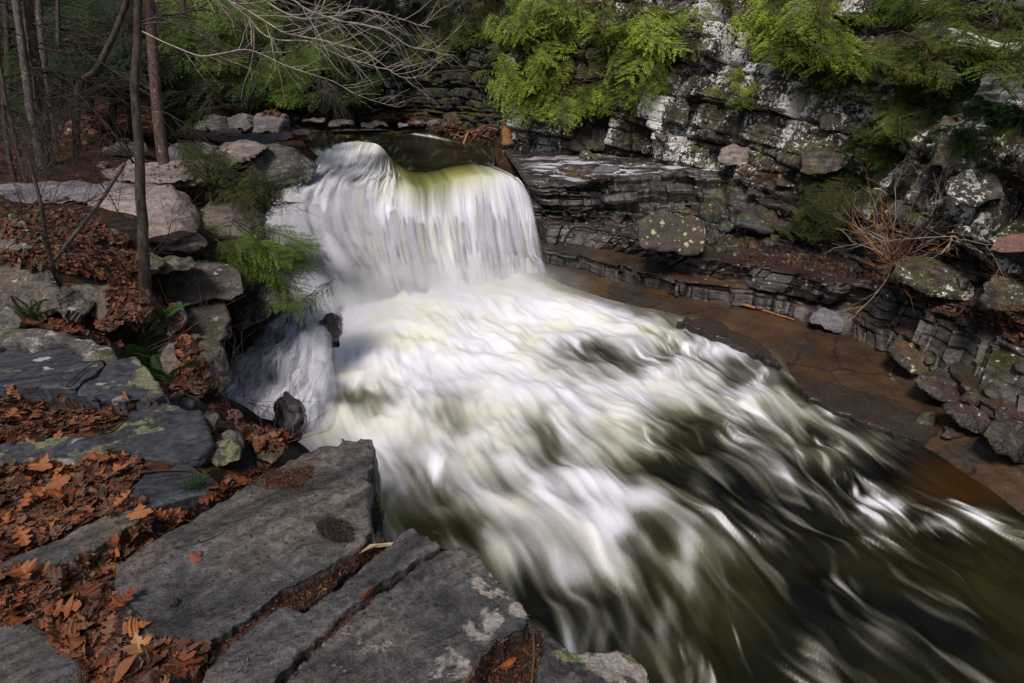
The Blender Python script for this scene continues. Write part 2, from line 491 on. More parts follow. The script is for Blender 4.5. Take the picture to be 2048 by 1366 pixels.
def terrace_mat():
    b = NB('wet_layered_rock')
    p = b.pos
    nz = b.sep(b.nrm)[2]
    z = b.sep(p)[2]
    big, mid, fin = b.noise(p, 0.8, 5), b.noise(p, 5, 8, 0.66), b.noise(p, 28, 6, 0.7)
    col = b.ramp(b.math('ADD', b.math('MULTIPLY', big, 0.5), b.math('MULTIPLY', mid, 0.5)), [(0.35, (0.012, 0.010, 0.010)), (0.52, (0.052, 0.044, 0.041)), (0.68, (0.135, 0.115, 0.106))])
    st = b.noise(b.scale(p, (1.2, 1.2, 26)), 1.0, 5, 0.6)
    col = b.mix(1.0, col, b.ramp(st, [(0.36, 0.35), (0.5, 0.95), (0.64, 1.5)]), 'MULTIPLY')
    col = b.mix(1.0, col, b.ramp(fin, [(0.32, 0.55), (0.5, 1), (0.7, 1.5)]), 'MULTIPLY')
    br = b.math('MULTIPLY', b.attr('brown'), b.ramp(b.math('ADD', nz, b.math('MULTIPLY', b.math('SUBTRACT', mid, 0.5), 0.5)), [(0.60, 0), (0.85, 1)]))
    bcol = b.ramp(b.math('ADD', b.math('MULTIPLY', b.noise(p, 1.1, 6, 0.6), 0.6), b.math('MULTIPLY', b.noise(p, 34, 5, 0.7), 0.4)), [(0.36, (0.022, 0.012, 0.007)), (0.55, (0.085, 0.042, 0.016)), (0.7, (0.15, 0.078, 0.028))])
    ck = b.voro(b.vadd(p, b.scale(b.noise(p, 1.5, 3, color=True), G(0.5))), 0.55, 'DISTANCE_TO_EDGE')
    bcol = b.mix(b.ramp(ck, [(0.004, 0.85), (0.016, 0.0)]), bcol, (0.008, 0.006, 0.005))
    bcol = b.mix(b.ramp(b.noise(b.vadd(p, (2, 5, 0)), 0.7, 6, 0.65), [(0.50, 0), (0.58, 0.75)]), bcol, b.ramp(fin, [(0.3, (0.014, 0.011, 0.010)), (0.7, (0.06, 0.045, 0.036))]))
    needle = b.ramp(b.noise(p, 40, 6, 0.7), [(0.35, (0.012, 0.006, 0.005)), (0.6, (0.060, 0.022, 0.015)), (0.75, (0.11, 0.05, 0.03))])
    bcol = b.mix(b.maprange(z, 0.75, 1.15), bcol, needle)
    col = b.mix(br, col, bcol)
    # moss on the nearer, upper step
    mo = b.math('MULTIPLY', b.ramp(b.noise(b.vadd(p, (3, 1, 8)), 1.1, 7, 0.62), [(0.56, 0), (0.63, 1)]), b.maprange(z, 0.55, 0.9))
    mo = b.math('MULTIPLY', mo, b.maprange(b.sep(p)[0], 2.5, 6.0))
    col = b.mix(b.math('MULTIPLY', mo, 0.85), col, b.ramp(fin, [(0.3, (0.012, 0.014, 0.003)), (0.7, (0.075, 0.075, 0.014))]))
    # lichen dots
    wp = b.vadd(p, b.scale(b.noise(p, 16, 4, color=True), G(0.06)))
    vn = b.node('TexVoronoi', {'Vector': wp, 'Scale': 8.0})
    sm = b.ramp(b.math('SUBTRACT', b.math('MULTIPLY', b.sep(vn.outputs['Color'])[0], 0.30), vn.outputs['Distance']), [(0, 0), (0.03, 1)])
    sm = b.math('MULTIPLY', sm, b.ramp(b.noise(b.vadd(p, (7, 7, 2)), 0.9, 4, 0.6), [(0.52, 0), (0.58, 1)]))
    sm = b.math('MULTIPLY', sm, b.maprange(z, 0.55, 0.8))
    col = b.mix(b.math('MULTIPLY', sm, 0.9), col, (0.42, 0.40, 0.30))
    h = b.math('ADD', mid, b.math('ADD', b.math('MULTIPLY', fin, 0.35), b.math('MULTIPLY', st, 0.6)))
    wetn = b.ramp(b.noise(p, 1.6, 5), [(0.4, 0.16), (0.65, 0.5)])
    pr = b.node('BsdfPrincipled', {'Base Color': col, 'Roughness': wetn, 'Normal': b.bump(h, 0.55, 0.05), 'Specular IOR Level': 0.45})
    return b.finish(pr.outputs[0])
me.materials.append(terrace_mat())
tag(link('rock_terrace', me), 'dark wet stepped rock ledges along the far side of the pool', kind='structure')
BVHSRC = [(Pt.reshape(-1, 3), grid_faces(NRW, ncol))]

# ---- cliff above the terrace
base = dense[-1]
lean = cr_resample(LEAN, ncol, 0, wts=wt)
OUTD = outward(base)
zs = [0.0, 0.9, 2.2, 3.6, 5.2, 7.0, 10.0, 16.0]
offs = [0.0, 0.12, 0.35, 0.8, 1.5, 3.2, 7.5, 18.0]
offs2 = [0.0, 0.9, 2.0, 3.2, 4.6, 6.6, 11.0, 22.0]
lw = np.clip((lean - 0.12) / 0.7, 0, 1)
cr_rows = []
for zz, o1, o2 in zip(zs, offs, offs2):
    q = base + OUTD * (o1 + (o2 - o1) * lw)[:, None]
    q = q.copy(); q[:, 2] = base[:, 2] + zz
    cr_rows.append(q)
CC = np.stack(cr_rows)
# start a little below the platform so the foot is buried
CC[0] += -0.25 * np.array([0, 0, 1])
NCR = 400
cwt = [1.3, 1.9, 2.1, 2.1, 1.6, 1.2, 1.0]
Pc = cr_resample(CC, NCR, 0, wts=cwt)
sc_ax = np.concatenate([[0], np.cumsum(np.linalg.norm(np.diff(base, axis=0), axis=1))])
Sc = np.broadcast_to(sc_ax, (NCR, ncol))
nn = grid_normals(Pc)
nn *= np.sign(np.sum(nn * (-OUTD[None] + np.array([0, 0, 0.6])), -1, keepdims=True))
zc = Pc[..., 2] + 0.10 * Sc                                         # beds dip gently
r1, c1 = blocks(Sc, zc, 41, (0.6, 1.5), (0.9, 2.4), 0.05, 0.2)
r2, c2 = blocks(Sc + 9, zc, 42, (0.35, 0.9), (0.4, 1.4), 0.03, 0.12)
r6, c6 = blocks(Sc + 4, zc, 43, (0.08, 0.25), (0.15, 0.5), 0.02, 0.08)
d = 0.95 * (r1 - 0.5) + 0.34 * (r2 - 0.5) + 0.06 * (r6 - 0.5) - 0.18 * c1 - 0.09 * c2 - 0.02 * c6 + 0.55 * fbm(Pc * 0.35, 3, 4) + 0.05 * fbm(Pc * 2.5, 4, 5)
d += 0.10 * lw[None] * fbm(Pc * 1.2, 4, 6)
Pc = Pc + nn * d[..., None]
me = new_mesh('cliff', Pc.reshape(-1, 3), grid_faces(NCR, ncol), False)
M_CLIFF = rock_mat('cliff_rock', (0.005, 0.0045, 0.0045), (0.165, 0.135, 0.112), whites=1.02, lichen=0.40, lscale=9, lcol=(0.24, 0.21, 0.15), streak=0.78, warm=0.9,
                   warmcol=(0.21, 0.155, 0.105), moss=0.36, topcol=(0.05, 0.024, 0.012), topamt=0.8, rough=0.8, bump=0.8, stratamt=0.6, strat=(1.2, 1.2, 7))
me.materials.append(M_CLIFF)
tag(link('cliff', me), 'tall dark rock cliff patched with white lichen', kind='structure')
BVHSRC.append((Pc.reshape(-1, 3), grid_faces(NCR, ncol)))

# ---- far cliff behind the upper stream
FB = [pz(1240, 306, 2.2), pz(1120, 296, 2.25), pz(1015, 284, 2.3), pz(960, 268, 2.4), pz(860, 243, 2.75), pz(740, 231, 2.9), pz(640, 224, 3.0), pz(520, 214, 3.4)]
FB = np.array(FB)
nfc = 520
fb = cr_resample(FB, nfc, 0, wts=np.linalg.norm(np.diff(FB, axis=0), axis=1))
fo = outward(fb)
fo = np.stack([np.convolve(np.pad(fo[:, k], 20, mode='edge'), np.ones(41) / 41, 'valid') for k in range(3)], 1)
fr = []
for zz, o in zip([-0.3, 1.0, 2.4, 3.6, 4.6, 7.5, 14], [0, 0.15, 0.4, 0.8, 1.8, 5.5, 15]):
    q = fb + fo * o
    q[:, 2] = fb[:, 2] + zz
    fr.append(q)
Pf = cr_resample(np.stack(fr), 200, 0, wts=[1.6, 1.9, 1.6, 1.3, 1.6, 1.2])
sf = np.concatenate([[0], np.cumsum(np.linalg.norm(np.diff(fb, axis=0), axis=1))])
Sf = np.broadcast_to(sf, Pf.shape[:2])
nf = grid_normals(Pf)
nf *= np.sign(np.sum(nf * (-fo[None] + np.array([0, 0, 0.6])), -1, keepdims=True))
r1, c1 = blocks(Sf, Pf[..., 2], 51, (0.5, 1.3), (0.8, 2.2), 0.06, 0.2)
r2, c2 = blocks(Sf + 9, Pf[..., 2], 52, (0.2, 0.6), (0.4, 1.2), 0.04, 0.12)
Pf = Pf + nf * (0.8 * (r1 - 0.5) + 0.35 * (r2 - 0.5) - 0.2 * c1 - 0.1 * c2 + 0.5 * fbm(Pf * 0.3, 3, 4) + 0.1 * fbm(Pf * 2.2, 3, 5))[..., None]
me = new_mesh('far_cliff', Pf.reshape(-1, 3), grid_faces(200, nfc), False)
me.materials.append(rock_mat('far_cliff_rock', (0.008, 0.008, 0.009), (0.075, 0.073, 0.080), whites=0.42, lichen=0.2, lscale=10, lcol=(0.16, 0.17, 0.12), streak=0.9, warm=0.5,
                    warmcol=(0.07, 0.035, 0.015), moss=0.8, topcol=(0.055, 0.028, 0.014), topamt=0.9, rough=0.8, bump=0.8, strat=(1, 1, 6)))
tag(link('cliff_far', me), 'shaded rock cliff at the bend of the upper stream', kind='structure')
BVHSRC.append((Pf.reshape(-1, 3), grid_faces(200, nfc)))

# ================================================================== ground: one sheet under everything
gc = []
def gp(u, v, z, dz=0.0):
    q = pz(u, v, z); gc.append((q[0], q[1], z + dz))
for u, v, z in [(0,1366,3.46),(200,1366,3.44),(420,1366,3.4),(700,1366,3.3),(950,1366,3.2),(1100,1366,3.0),(0,1130,3.46),(180,1100,3.46),(300,1040,3.44),(420,960,3.42),(0,1000,3.48),(150,960,3.47),
                (560,900,3.2),(480,870,2.9),(430,840,2.75),(0,860,3.36),(200,830,3.34),(0,760,3.2),(200,740,3.0),(315,770,2.5),(560,880,2.4),(600,890,1.6),
                (0,660,3.0),(150,640,2.85),(270,640,2.2),(300,720,1.6),(340,770,1.25),(395,785,1.0),
                (100,590,2.8),(230,590,2.7),(300,570,2.45),(360,600,1.8),(450,640,1.0),
                (0,520,2.9),(130,520,2.95),(260,500,2.75),(330,520,2.5),(460,540,1.9),(520,520,1.2),
                (0,440,3.0),(150,460,3.1),(260,450,2.9),(400,460,2.3),(470,440,2.0),(520,450,1.5),
                (0,370,3.1),(100,360,3.1),(250,380,3.0),(330,360,2.9),(450,380,2.4),(540,390,1.9),
                (100,300,3.4),(200,330,3.2),(330,320,3.0),(450,300,2.6),(560,300,2.4),(600,290,2.2),
                (60,240,3.5),(200,260,3.4),(350,280,3.0),(420,260,2.75),(540,265,2.55),(600,255,2.3),
                (380,225,3.2),(450,220,3.2),(560,222,3.0),(640,232,2.75),(740,242,2.6),(860,255,2.45),(930,275,2.36),(990,290,2.3),
                (640,252,2.3),(740,254,2.3),(840,264,2.25),(620,268,2.0),(700,266,1.9),(800,272,1.9),(900,290,2.0),(960,310,2.1)]:
    gp(u, v, z)
GCL = [[(575,598,1.0),(535,645,0.75),(487,695,0.5),(447,748,0.22),(424,806,-0.03)],[(612,612,1.0),(592,680,0.75),(568,740,0.5),(543,805,0.22),(528,862,-0.03)]]
for q in GCL[0]: gp(*q, dz=-0.45)
for q in GCL[1]: gp(*q, dz=-0.7)
for x, y, z in [(-2.2,1.4,3.46),(-3,0,3.5),(-1,0.2,3.45),(0.3,0.3,3.3),(-6,-4,3.8),(2,-1,3.2),(4,-3,2.5),(8,-8,1.5),(-14,4,5),(-12,8,3.8),(-20,-5,8),(-30,10,14),(-18,16,5.5),(-24,24,9),(-22,32,8),(-40,40,20),
                (-17,38,4.8),(-12,42,6.5),(-5,45,9),(5,45,11),(-20,50,12),(0,60,20),(-60,0,28),(-60,60,40),(0,100,45),(60,60,30),(60,0,20),(30,30,10),(25,12,6),(20,0,4),(14,14,3),(8,22,2),(5,26,2.2),
                (0,3.2,-0.6),(0.6,2.2,-0.6),(2,2,-0.9),(5,2,-0.9),(9,3,-0.9),(12,-2,-0.9),(10,-15,-1),(30,-20,3),(-0.4,4,-0.9),(3,5,-0.9),(6,5,-0.9),(-1.5,6,-0.9),(1,8,-0.9),(3,9,-0.9),(-2.3,8,-0.8),(-1,10,-0.9),(1.2,12,-0.9),(-3,10,-0.7),(-2,12,-0.8),(-.5,14,-0.8),
                (4,9.2,-0.8),(8,6,-0.7),(9.5,7,0.2),(12,8,1.2),(1.5,17.5,0.2),(4,18,1.2),(0,-40,2),(-60,-40,20),(40,-40,5),(-5,15,0.2),(-3.5,15.5,0.0),(-5.5,19,1.2),(-2,17.6,1.2),(-0.5,16.6,-0.3),(-1.5,18.5,1.2),(0.4,18.5,0.9),(0.3,15.9,-0.7),(0.8,16.4,-0.6)]:
    gc.append((x, y, z))
gc = np.array(gc)
gx = np.concatenate([np.linspace(-120, -26, 24)[:-1], np.linspace(-26, -11, 60)[:-1], np.linspace(-11, 2, 170)[:-1], np.linspace(2, 14, 50)[:-1], np.linspace(14, 120, 26)])
gy = np.concatenate([np.linspace(-60, -2, 16)[:-1], np.linspace(-2, 14, 200)[:-1], np.linspace(14, 48, 190)[:-1], np.linspace(48, 150, 26)])
def rbf_fit(c):
    A = np.sqrt(((c[:, None, :2] - c[None, :, :2]) ** 2).sum(-1) + 0.01)
    n = len(c)
    Q = np.zeros((n + 1, n + 1)); Q[:n, :n] = A + 0.02 * np.eye(n) * -1; Q[:n, n] = 1; Q[n, :n] = 1
    return np.linalg.solve(Q, np.concatenate([c[:, 2], [0]]))
gw = rbf_fit(gc)
def ground_z(x, y):
    x, y = np.asarray(x, float), np.asarray(y, float)
    xf, yf = x.ravel(), y.ravel()
    out = np.full(xf.shape, gw[-1])
    for (cx, cy, _), a in zip(gc, gw[:-1]):
        out += a * np.sqrt((xf - cx) ** 2 + (yf - cy) ** 2 + 0.01)
    return out.reshape(x.shape)
X, Y = np.meshgrid(gx, gy)
Z = ground_z(X, Y)
pp = np.stack([X, Y, 0 * X], -1)
bank = sstep(3.2, 2.4, Z) * sstep(-1.0, 0.2, Z) * sstep(14, 8, Y) * sstep(3, 1, X)
Z += 0.05 * fbm(pp * 1.3, 4, 2) + 0.02 * fbm(pp * 6, 3, 3) + bank * (0.22 * (np.floor(3 * fbm(pp * 1.5, 3, 12)) / 3) + 0.08 * fbm(pp * 4, 3, 13)) + sstep(25, 60, np.hypot(X, Y)) * 0.8 * fbm(pp * 0.15, 3, 5)
Pg = np.stack([X, Y, Z], -1)
me = new_mesh('ground', Pg.reshape(-1, 3), grid_faces(len(gy), len(gx)), True)
def ground_mat():
    b = NB('forest_floor')
    p = b.pos
    fin = b.noise(p, 24, 7, 0.75)
    vor = b.voro(b.vadd(p, b.scale(b.noise(p, 14, 3, color=True), G(0.12))), 17, out='Color')
    col = b.ramp(b.sep(vor)[0], [(0.1, (0.030, 0.013, 0.007)), (0.45, (0.055, 0.023, 0.011)), (0.75, (0.09, 0.038, 0.017)), (0.95, (0.14, 0.075, 0.04))])
    col = b.mix(1.0, col, b.ramp(fin, [(0.34, 0.3), (0.52, 1.0), (0.7, 1.5)]), 'MULTIPLY')
    col = b.mix(b.ramp(b.noise(p, 1.3, 5, 0.6), [(0.45, 0), (0.62, 1)]), col, b.ramp(fin, [(0.35, (0.010, 0.007, 0.005)), (0.7, (0.05, 0.035, 0.022))]))
    z = b.sep(p)[2]
    col = b.mix(b.maprange(z, 0.9, 0.3), col, b.ramp(fin, [(0.35, (0.006, 0.006, 0.006)), (0.7, (0.03, 0.027, 0.025))]))
    nz = b.sep(b.nrm)[2]
    rk = b.ramp(b.math('ADD', nz, b.math('MULTIPLY', b.math('SUBTRACT', b.noise(p, 3, 6, 0.6), 0.5), 0.5)), [(0.70, 1), (0.80, 0)])
    col = b.mix(rk, col, b.ramp(b.noise(b.scale(p, (2, 2, 9)), 1.5, 8, 0.7), [(0.35, (0.008, 0.007, 0.007)), (0.6, (0.045, 0.038, 0.033)), (0.75, (0.10, 0.09, 0.08))]))
    h = b.math('ADD', b.math('MULTIPLY', b.sep(vor)[1], 0.6), fin)
    pr = b.node('BsdfPrincipled', {'Base Color': col, 'Roughness': 0.9, 'Normal': b.bump(h, 0.8, 0.05), 'Specular IOR Level': 0.15})
    return b.finish(pr.outputs[0])
M_GROUND = ground_mat()
me.materials.append(M_GROUND)
tag(link('ground', me), 'sloping forest floor of soil and old brown leaves', kind='structure')
BVHSRC.append((Pg.reshape(-1, 3), grid_faces(len(gy), len(gx))))

# ================================================================== the falls
FC = [  # stations left to right: seven (u, v, z) from the crest over the shelf and down to the pool
 [(635,312,2.2),(600,358,1.95),(548,384,1.78),(527,425,1.5),(533,490,1.2),(560,560,0.9),(575,612,0.8)],
 [(655,302,2.24),(632,345,2.0),(590,385,1.85),(572,430,1.6),(578,500,1.1),(605,570,0.75),(640,650,0.3)],
 [(694,286,2.28),(678,338,2.05),(645,384,1.9),(632,430,1.65),(645,500,1.05),(680,575,0.4),(720,655,0.0)],
 [(753,288,2.30),(735,338,2.12),(714,370,1.98),(706,425,1.6),(722,495,0.95),(750,570,0.3),(780,630,-0.05)],
 [(785,318,2.30),(790,352,2.20),(790,380,2.0),(790,430,1.5),(796,495,0.8),(808,560,0.2),(822,610,-0.05)],
 [(832,343,2.29),(850,364,2.20),(858,381,2.05),(862,430,1.5),(868,490,0.75),(876,545,0.2),(886,590,-0.05)],
 [(930,328,2.29),(942,346,2.22),(948,362,2.1),(955,420,1.5),(962,480,0.75),(968,535,0.2),(975,580,-0.05)],
 [(978,331,2.27),(1008,345,2.22),(1027,360,2.1),(1038,415,1.5),(1044,475,0.8),(1050,525,0.2),(1058,566,-0.05)],
 [(985,336,2.26),(1030,356,2.15),(1056,386,1.95),(1068,430,1.4),(1073,480,0.8),(1077,525,0.2),(1085,556,-0.05)]]
FA = [[.75,.9,.95,.9,.8,.7,.5],[1,1.1,1,1,1,1,1],[1.05,1.15,1,1,1,1,1],[1,.66,.66,1,1,1,1],[.75,.5,.75,1,1,1,1],[.8,.9,.9,1,1,1,1],[.8,.92,1,1,1,1,1],[.7,.85,.95,.95,.92,.9,.9],[.3,.5,.7,.6,.5,.45,.4]]
OLV, GRN, WHT = (0.030,0.026,0.008), (0.27,0.265,0.075), (0.85,0.83,0.90)
CRM = (.78,.77,.62)
FCOL = [[GRN,WHT,WHT,WHT,WHT,WHT,WHT],[(.90,.89,.80),(.95,.94,.96),WHT,WHT,WHT,WHT,WHT],[(.92,.91,.84),(.95,.94,.96),WHT,WHT,CRM,CRM,WHT],[(.80,.79,.70),(.62,.61,.56),(.7,.68,.66),WHT,WHT,CRM,WHT],[OLV,(.16,.15,.06),(.6,.58,.4),WHT,WHT,WHT,WHT],
        [OLV,GRN,(.42,.41,.24),WHT,CRM,WHT,WHT],[OLV,GRN,(.6,.6,.4),WHT,WHT,CRM,WHT],[(.2,.2,.12),(.6,.6,.5),WHT,WHT,WHT,WHT,WHT],[(.2,.2,.2),WHT,WHT,WHT,WHT,WHT,WHT]]
FP = np.array([[pz(*q) for q in st] for st in FC]).transpose(1, 0, 2)
FP[-1, :, 2] -= 0.12          # 7 rows x 9 stations
nfx, nfy = 420, 260
rw_ = [0.7, 0.6, 0.8, 1.0, 1.0, 0.8]
fw = [1, 1, 1, 1, 1, 1.2, 1.2, 0.8, 0.5]
fw = fw[:8]
Fd = cr_resample(cr_resample(FP, nfx, 1, wts=fw), nfy, 0, wts=rw_)
al = cr_resample(cr_resample(np.array(FA).T, nfx, 1, wts=fw, linear=True), nfy, 0, wts=rw_, linear=True)
fc = cr_resample(cr_resample(np.array(FCOL).transpose(1, 0, 2), nfx, 1, wts=fw, linear=True), nfy, 0, wts=rw_, linear=True)
sx = np.linspace(0, 1, nfx)[None, :] + 0 * al
ty = np.linspace(0, 1, nfy)[:, None] + 0 * al
fn = grid_normals(Fd)
fn *= np.sign(np.mean(np.sum(fn * np.array([0, -1, 0.4]), -1)))
wob = 0.022 * fbm(np.stack([sx * 9, ty * 3, 0 * sx], -1), 3, 60)
xs = sx + wob
k0 = fbm(np.stack([xs * 7, ty * 1.0, 0 * sx + 1], -1), 2, 60)
k1 = fbm(np.stack([xs * 17, ty * 1.3, 0 * sx], -1), 2, 61)
k2 = fbm(np.stack([xs * 55, ty * 1.8, 0 * sx + 3], -1), 3, 62)
k3 = fbm(np.stack([xs * 200, ty * 2.6, 0 * sx + 5], -1), 2, 63)
# each strand turns white at its own height
jig = (0.035 * k1 + 0.05 * k2 + 0.02 * k3) * sstep(0.02, 0.2, ty)
rowi = np.clip((ty + jig) * (nfy - 1), 0, nfy - 1.001)
ri = rowi.astype(int); rf_ = (rowi - ri)[..., None]; cj = np.broadcast_to(np.arange(nfx), ri.shape)
fc = fc[ri, cj] * (1 - rf_) + fc[ri + 1, cj] * rf_
fall = sstep(0.16, 0.40, ty)
cl = sstep(0.52, 0.30, sx)                      # the left half is thicker and cloudier
dsp = (0.16 * k0 + 0.10 * k1 + 0.012 * k2 + 0.003 * k3) * (0.25 + 0.75 * fall)
cloud = fbm(np.stack([sx * 7, ty * 4, 0 * sx + 9], -1), 4, 66)
dsp += 0.22 * cl * cloud * sstep(0.1, 0.3, ty)
dsp += 0.10 * sstep(0.55, 0.4, sx) * fbm(np.stack([sx * 22, ty * 9, 0 * sx + 2], -1), 3, 69) * sstep(0.0, 0.06, ty) * sstep(0.4, 0.2, ty)
Ff = Fd + fn * dsp[..., None]
strk = (0.55 * k1 + 0.42 * k2 + 0.25 * k3) * (1 - 0.5 * cl)
alpha = al + 0.75 * strk * (1.25 - al) + 0.05 * k3
thin = sstep(0.55, 0.92, sx) * sstep(0.30, 0.55, ty)
alpha -= thin * np.clip(0.10 - 0.45 * k2 - 0.50 * k1 - 0.22 * k3, 0, 0.62)
alpha = np.clip(alpha, 0, 1)
edge = sstep(0.0, 0.05, sx + 0.02 * k2) * sstep(1.0, 0.95, sx + 0.02 * k2 + 0.01 * k3) * sstep(1.0, 0.90, ty + 0.06 * cloud)
alpha *= edge
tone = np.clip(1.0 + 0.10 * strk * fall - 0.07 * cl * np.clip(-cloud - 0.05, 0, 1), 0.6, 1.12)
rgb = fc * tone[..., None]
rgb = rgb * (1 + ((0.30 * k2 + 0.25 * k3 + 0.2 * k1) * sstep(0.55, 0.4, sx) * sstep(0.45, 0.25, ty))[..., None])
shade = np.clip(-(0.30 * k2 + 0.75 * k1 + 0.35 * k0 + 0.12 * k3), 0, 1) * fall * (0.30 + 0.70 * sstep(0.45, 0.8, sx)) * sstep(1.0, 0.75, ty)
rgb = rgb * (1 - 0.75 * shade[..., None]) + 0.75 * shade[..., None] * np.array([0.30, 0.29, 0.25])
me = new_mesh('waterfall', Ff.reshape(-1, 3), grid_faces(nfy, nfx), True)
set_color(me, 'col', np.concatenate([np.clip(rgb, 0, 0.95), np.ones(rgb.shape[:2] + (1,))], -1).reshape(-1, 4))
set_float(me, 'alpha', alpha)
def fall_mat():
    b = NB('falling_water')
    col = b.attr('col', 'Color')
    df = b.node('BsdfDiffuse', {'Color': col, 'Roughness': 0.5})
    tr = b.node('BsdfTranslucent', {'Color': col})
    mx = b.node('MixShader', {0: 0.12, 1: df.outputs[0], 2: tr.outputs[0]})
    gl = b.node('BsdfGlossy', {'Color': (0.9, 0.9, 1, 1), 'Roughness': 0.35})
    mg = b.node('MixShader', {0: 0.015, 1: mx.outputs[0], 2: gl.outputs[0]})
    tp = b.node('BsdfTransparent')
    ms = b.node('MixShader', {0: b.attr('alpha'), 1: tp.outputs[0], 2: mg.outputs[0]})
    return b.finish(ms.outputs[0])
M_FALL = fall_mat()
me.materials.append(M_FALL)
tag(link('waterfall', me), 'broad white waterfall pouring over the rock lip', kind='structure')

def gsample(A, fy, fx):
    ny_, nx_ = A.shape[:2]
    fy, fx = np.clip(fy, 0, 1) * (ny_ - 1.001), np.clip(fx, 0, 1) * (nx_ - 1.001)
    i, j = fy.astype(int), fx.astype(int); a, b_ = (fy - i)[:, None], (fx - j)[:, None]
    return (A[i, j] * (1 - b_) + A[i, j + 1] * b_) * (1 - a) + (A[i + 1, j] * (1 - b_) + A[i + 1, j + 1] * b_) * a
def ribbons(name, S, N, specs, label):
    """feather-edged strands of water that follow the surface S down its rows"""
    VV, FF, AA, CC_, n = [], [], [], [], 0
    du = np.gradient(S, axis=1); du /= np.linalg.norm(du, axis=-1, keepdims=True)
    for (s0, s1, t0, t1, w0, w1, a, h0, h1, col, wig, sd) in specs:
        m = 26
        t = np.linspace(t0, t1, m); q = np.linspace(0, 1, m)
        sx_ = s0 + (s1 - s0) * q + wig * vnoise(np.stack([q * 2.5, 0 * q + sd, 0 * q], 1), 7)
        P = gsample(S, t, sx_) + gsample(N, t, sx_) * (h0 + (h1 - h0) * q)[:, None]
        D = gsample(du, t, sx_); W = (w0 + (w1 - w0) * q)[:, None]
        al_ = a * np.sin(np.pi * np.clip(q, 0, 1)) ** 0.6
        for o, k in ((-1, 0), (-0.4, 0.75), (0, 1), (0.4, 0.75), (1, 0)):
            VV.append(P + D * W * o - gsample(N, t, sx_) * W * 0.25 * abs(o)); AA.append(al_ * k); CC_.append(np.tile(np.array(col), (m, 1)))
        for o in range(4):
            i = np.arange(m - 1) + n + o * m
            FF.append(np.stack([i, i + 1, i + 1 + m, i + m], 1))
        n += 5 * m
    me = new_mesh(name, np.concatenate(VV), np.concatenate(FF), True)
    c4 = np.concatenate(CC_); set_color(me, 'col', np.concatenate([c4, np.ones((len(c4), 1))], 1)); set_float(me, 'alpha', np.concatenate(AA))
    me.materials.append(M_FALL)
    return tag(link(name, me), label, kind='structure')
rq = random.Random(12)
SPEC = []
for k in range(330):
    s0 = rq.random()
    L_ = s0 < 0.42
    t0 = rq.uniform(0.20, 0.52) if not L_ else rq.uniform(0.02, 0.5)
    t1 = min(1.0, t0 + rq.uniform(0.3, 0.75))
    w = rq.uniform(0.12, 0.45) if L_ else rq.choice((rq.uniform(0.03, 0.09), rq.uniform(0.08, 0.22)))
    tone_ = rq.choice((1.0, 1.0, 1.0, 0.93)); cm = rq.random() < 0.12
    col = (0.74, 0.72, 0.56) if cm else (0.88 * tone_, 0.865 * tone_, 0.925 * tone_)
    SPEC.append((s0, s0 + rq.gauss(0.0, 0.008) + (0.05 * rq.random() if L_ else 0), t0, t1, w * 0.6, w * rq.uniform(1.0, 2.0), rq.uniform(0.10, 0.38), 0.02, rq.uniform(0.05, 0.30), col, 0.004, k))
for k in range(46):                                  # loose threads off the right edge
    s0 = rq.uniform(0.95, 1.0); t0 = rq.uniform(0.18, 0.45)
    SPEC.append((s0, 1.0, t0, min(1, t0 + rq.uniform(0.25, 0.6)), 0.015, rq.uniform(0.03, 0.09), rq.uniform(0.15, 0.45), 0.03, rq.uniform(0.08, 0.3), (0.86, 0.85, 0.92), 0.004, 500 + k))
for k in range(120):                                 # quick water breaking over the crest at the left
    s0 = rq.uniform(0.02, 0.50); t0 = rq.uniform(0.0, 0.14)
    SPEC.append((s0, s0 + rq.gauss(-0.01, 0.02), t0, t0 + rq.uniform(0.10, 0.28), 0.04, rq.uniform(0.06, 0.22), rq.uniform(0.25, 0.65), 0.02, rq.uniform(0.05, 0.25), (0.90, 0.885, 0.92), 0.01, 700 + k))
ribbons('waterfall_strands', Ff, fn, SPEC, 'soft white strands of water over the face of the waterfall')

# rock under the falls: same sweep, set back, broken into beds
Fr = cr_resample(cr_resample(FP, 260, 1, wts=fw), 180, 0, wts=rw_)
rn = grid_normals(Fr); rn *= np.sign(np.mean(np.sum(rn * np.array([0, -1, 0.4]), -1)))
Sx = np.broadcast_to(np.linspace(0, 11, 260), Fr.shape[:2])
r1, c1 = blocks(Sx, Fr[..., 2], 71, (0.12, 0.35), (0.4, 1.2), 0.03)
tt = np.linspace(0, 1, 180)[:, None]
back = np.interp(tt[:, 0], [0, .1, .3, 1], [0.36, 0.38, 0.46, 0.75])[:, None]
Fr = Fr + np.array([0.0, 0.80, -0.60]) * (back * 1.25 + 0.05 + 0.16 * (0.5 - r1) + 0.1 * c1 * 0.5 + 0.08 * fbm(Fr * 2, 3, 5))[..., None]
# carry the two sides into the banks
Lx = Fr[:, :1] + np.array([-0.9, 0.4, -0.1]); Rx = Fr[:, -1:] + np.array([0.9, 0.8, -0.25])
Fr = np.concatenate([Lx, Fr, Rx], 1)
me = new_mesh('falls_ledge', Fr.reshape(-1, 3), grid_faces(180, 262), True)
M_WET = rock_mat('wet_black_rock', (0.008, 0.008, 0.009), (0.05, 0.047, 0.05), rough=0.4, wet=0.5, bump=0.7, stratamt=0.7, strat=(1.2, 1.2, 18), moss=0.15)
me.materials.append(M_WET)
tag(link('falls_bedrock', me), 'dark wet ledge of rock under the waterfall', kind='structure')

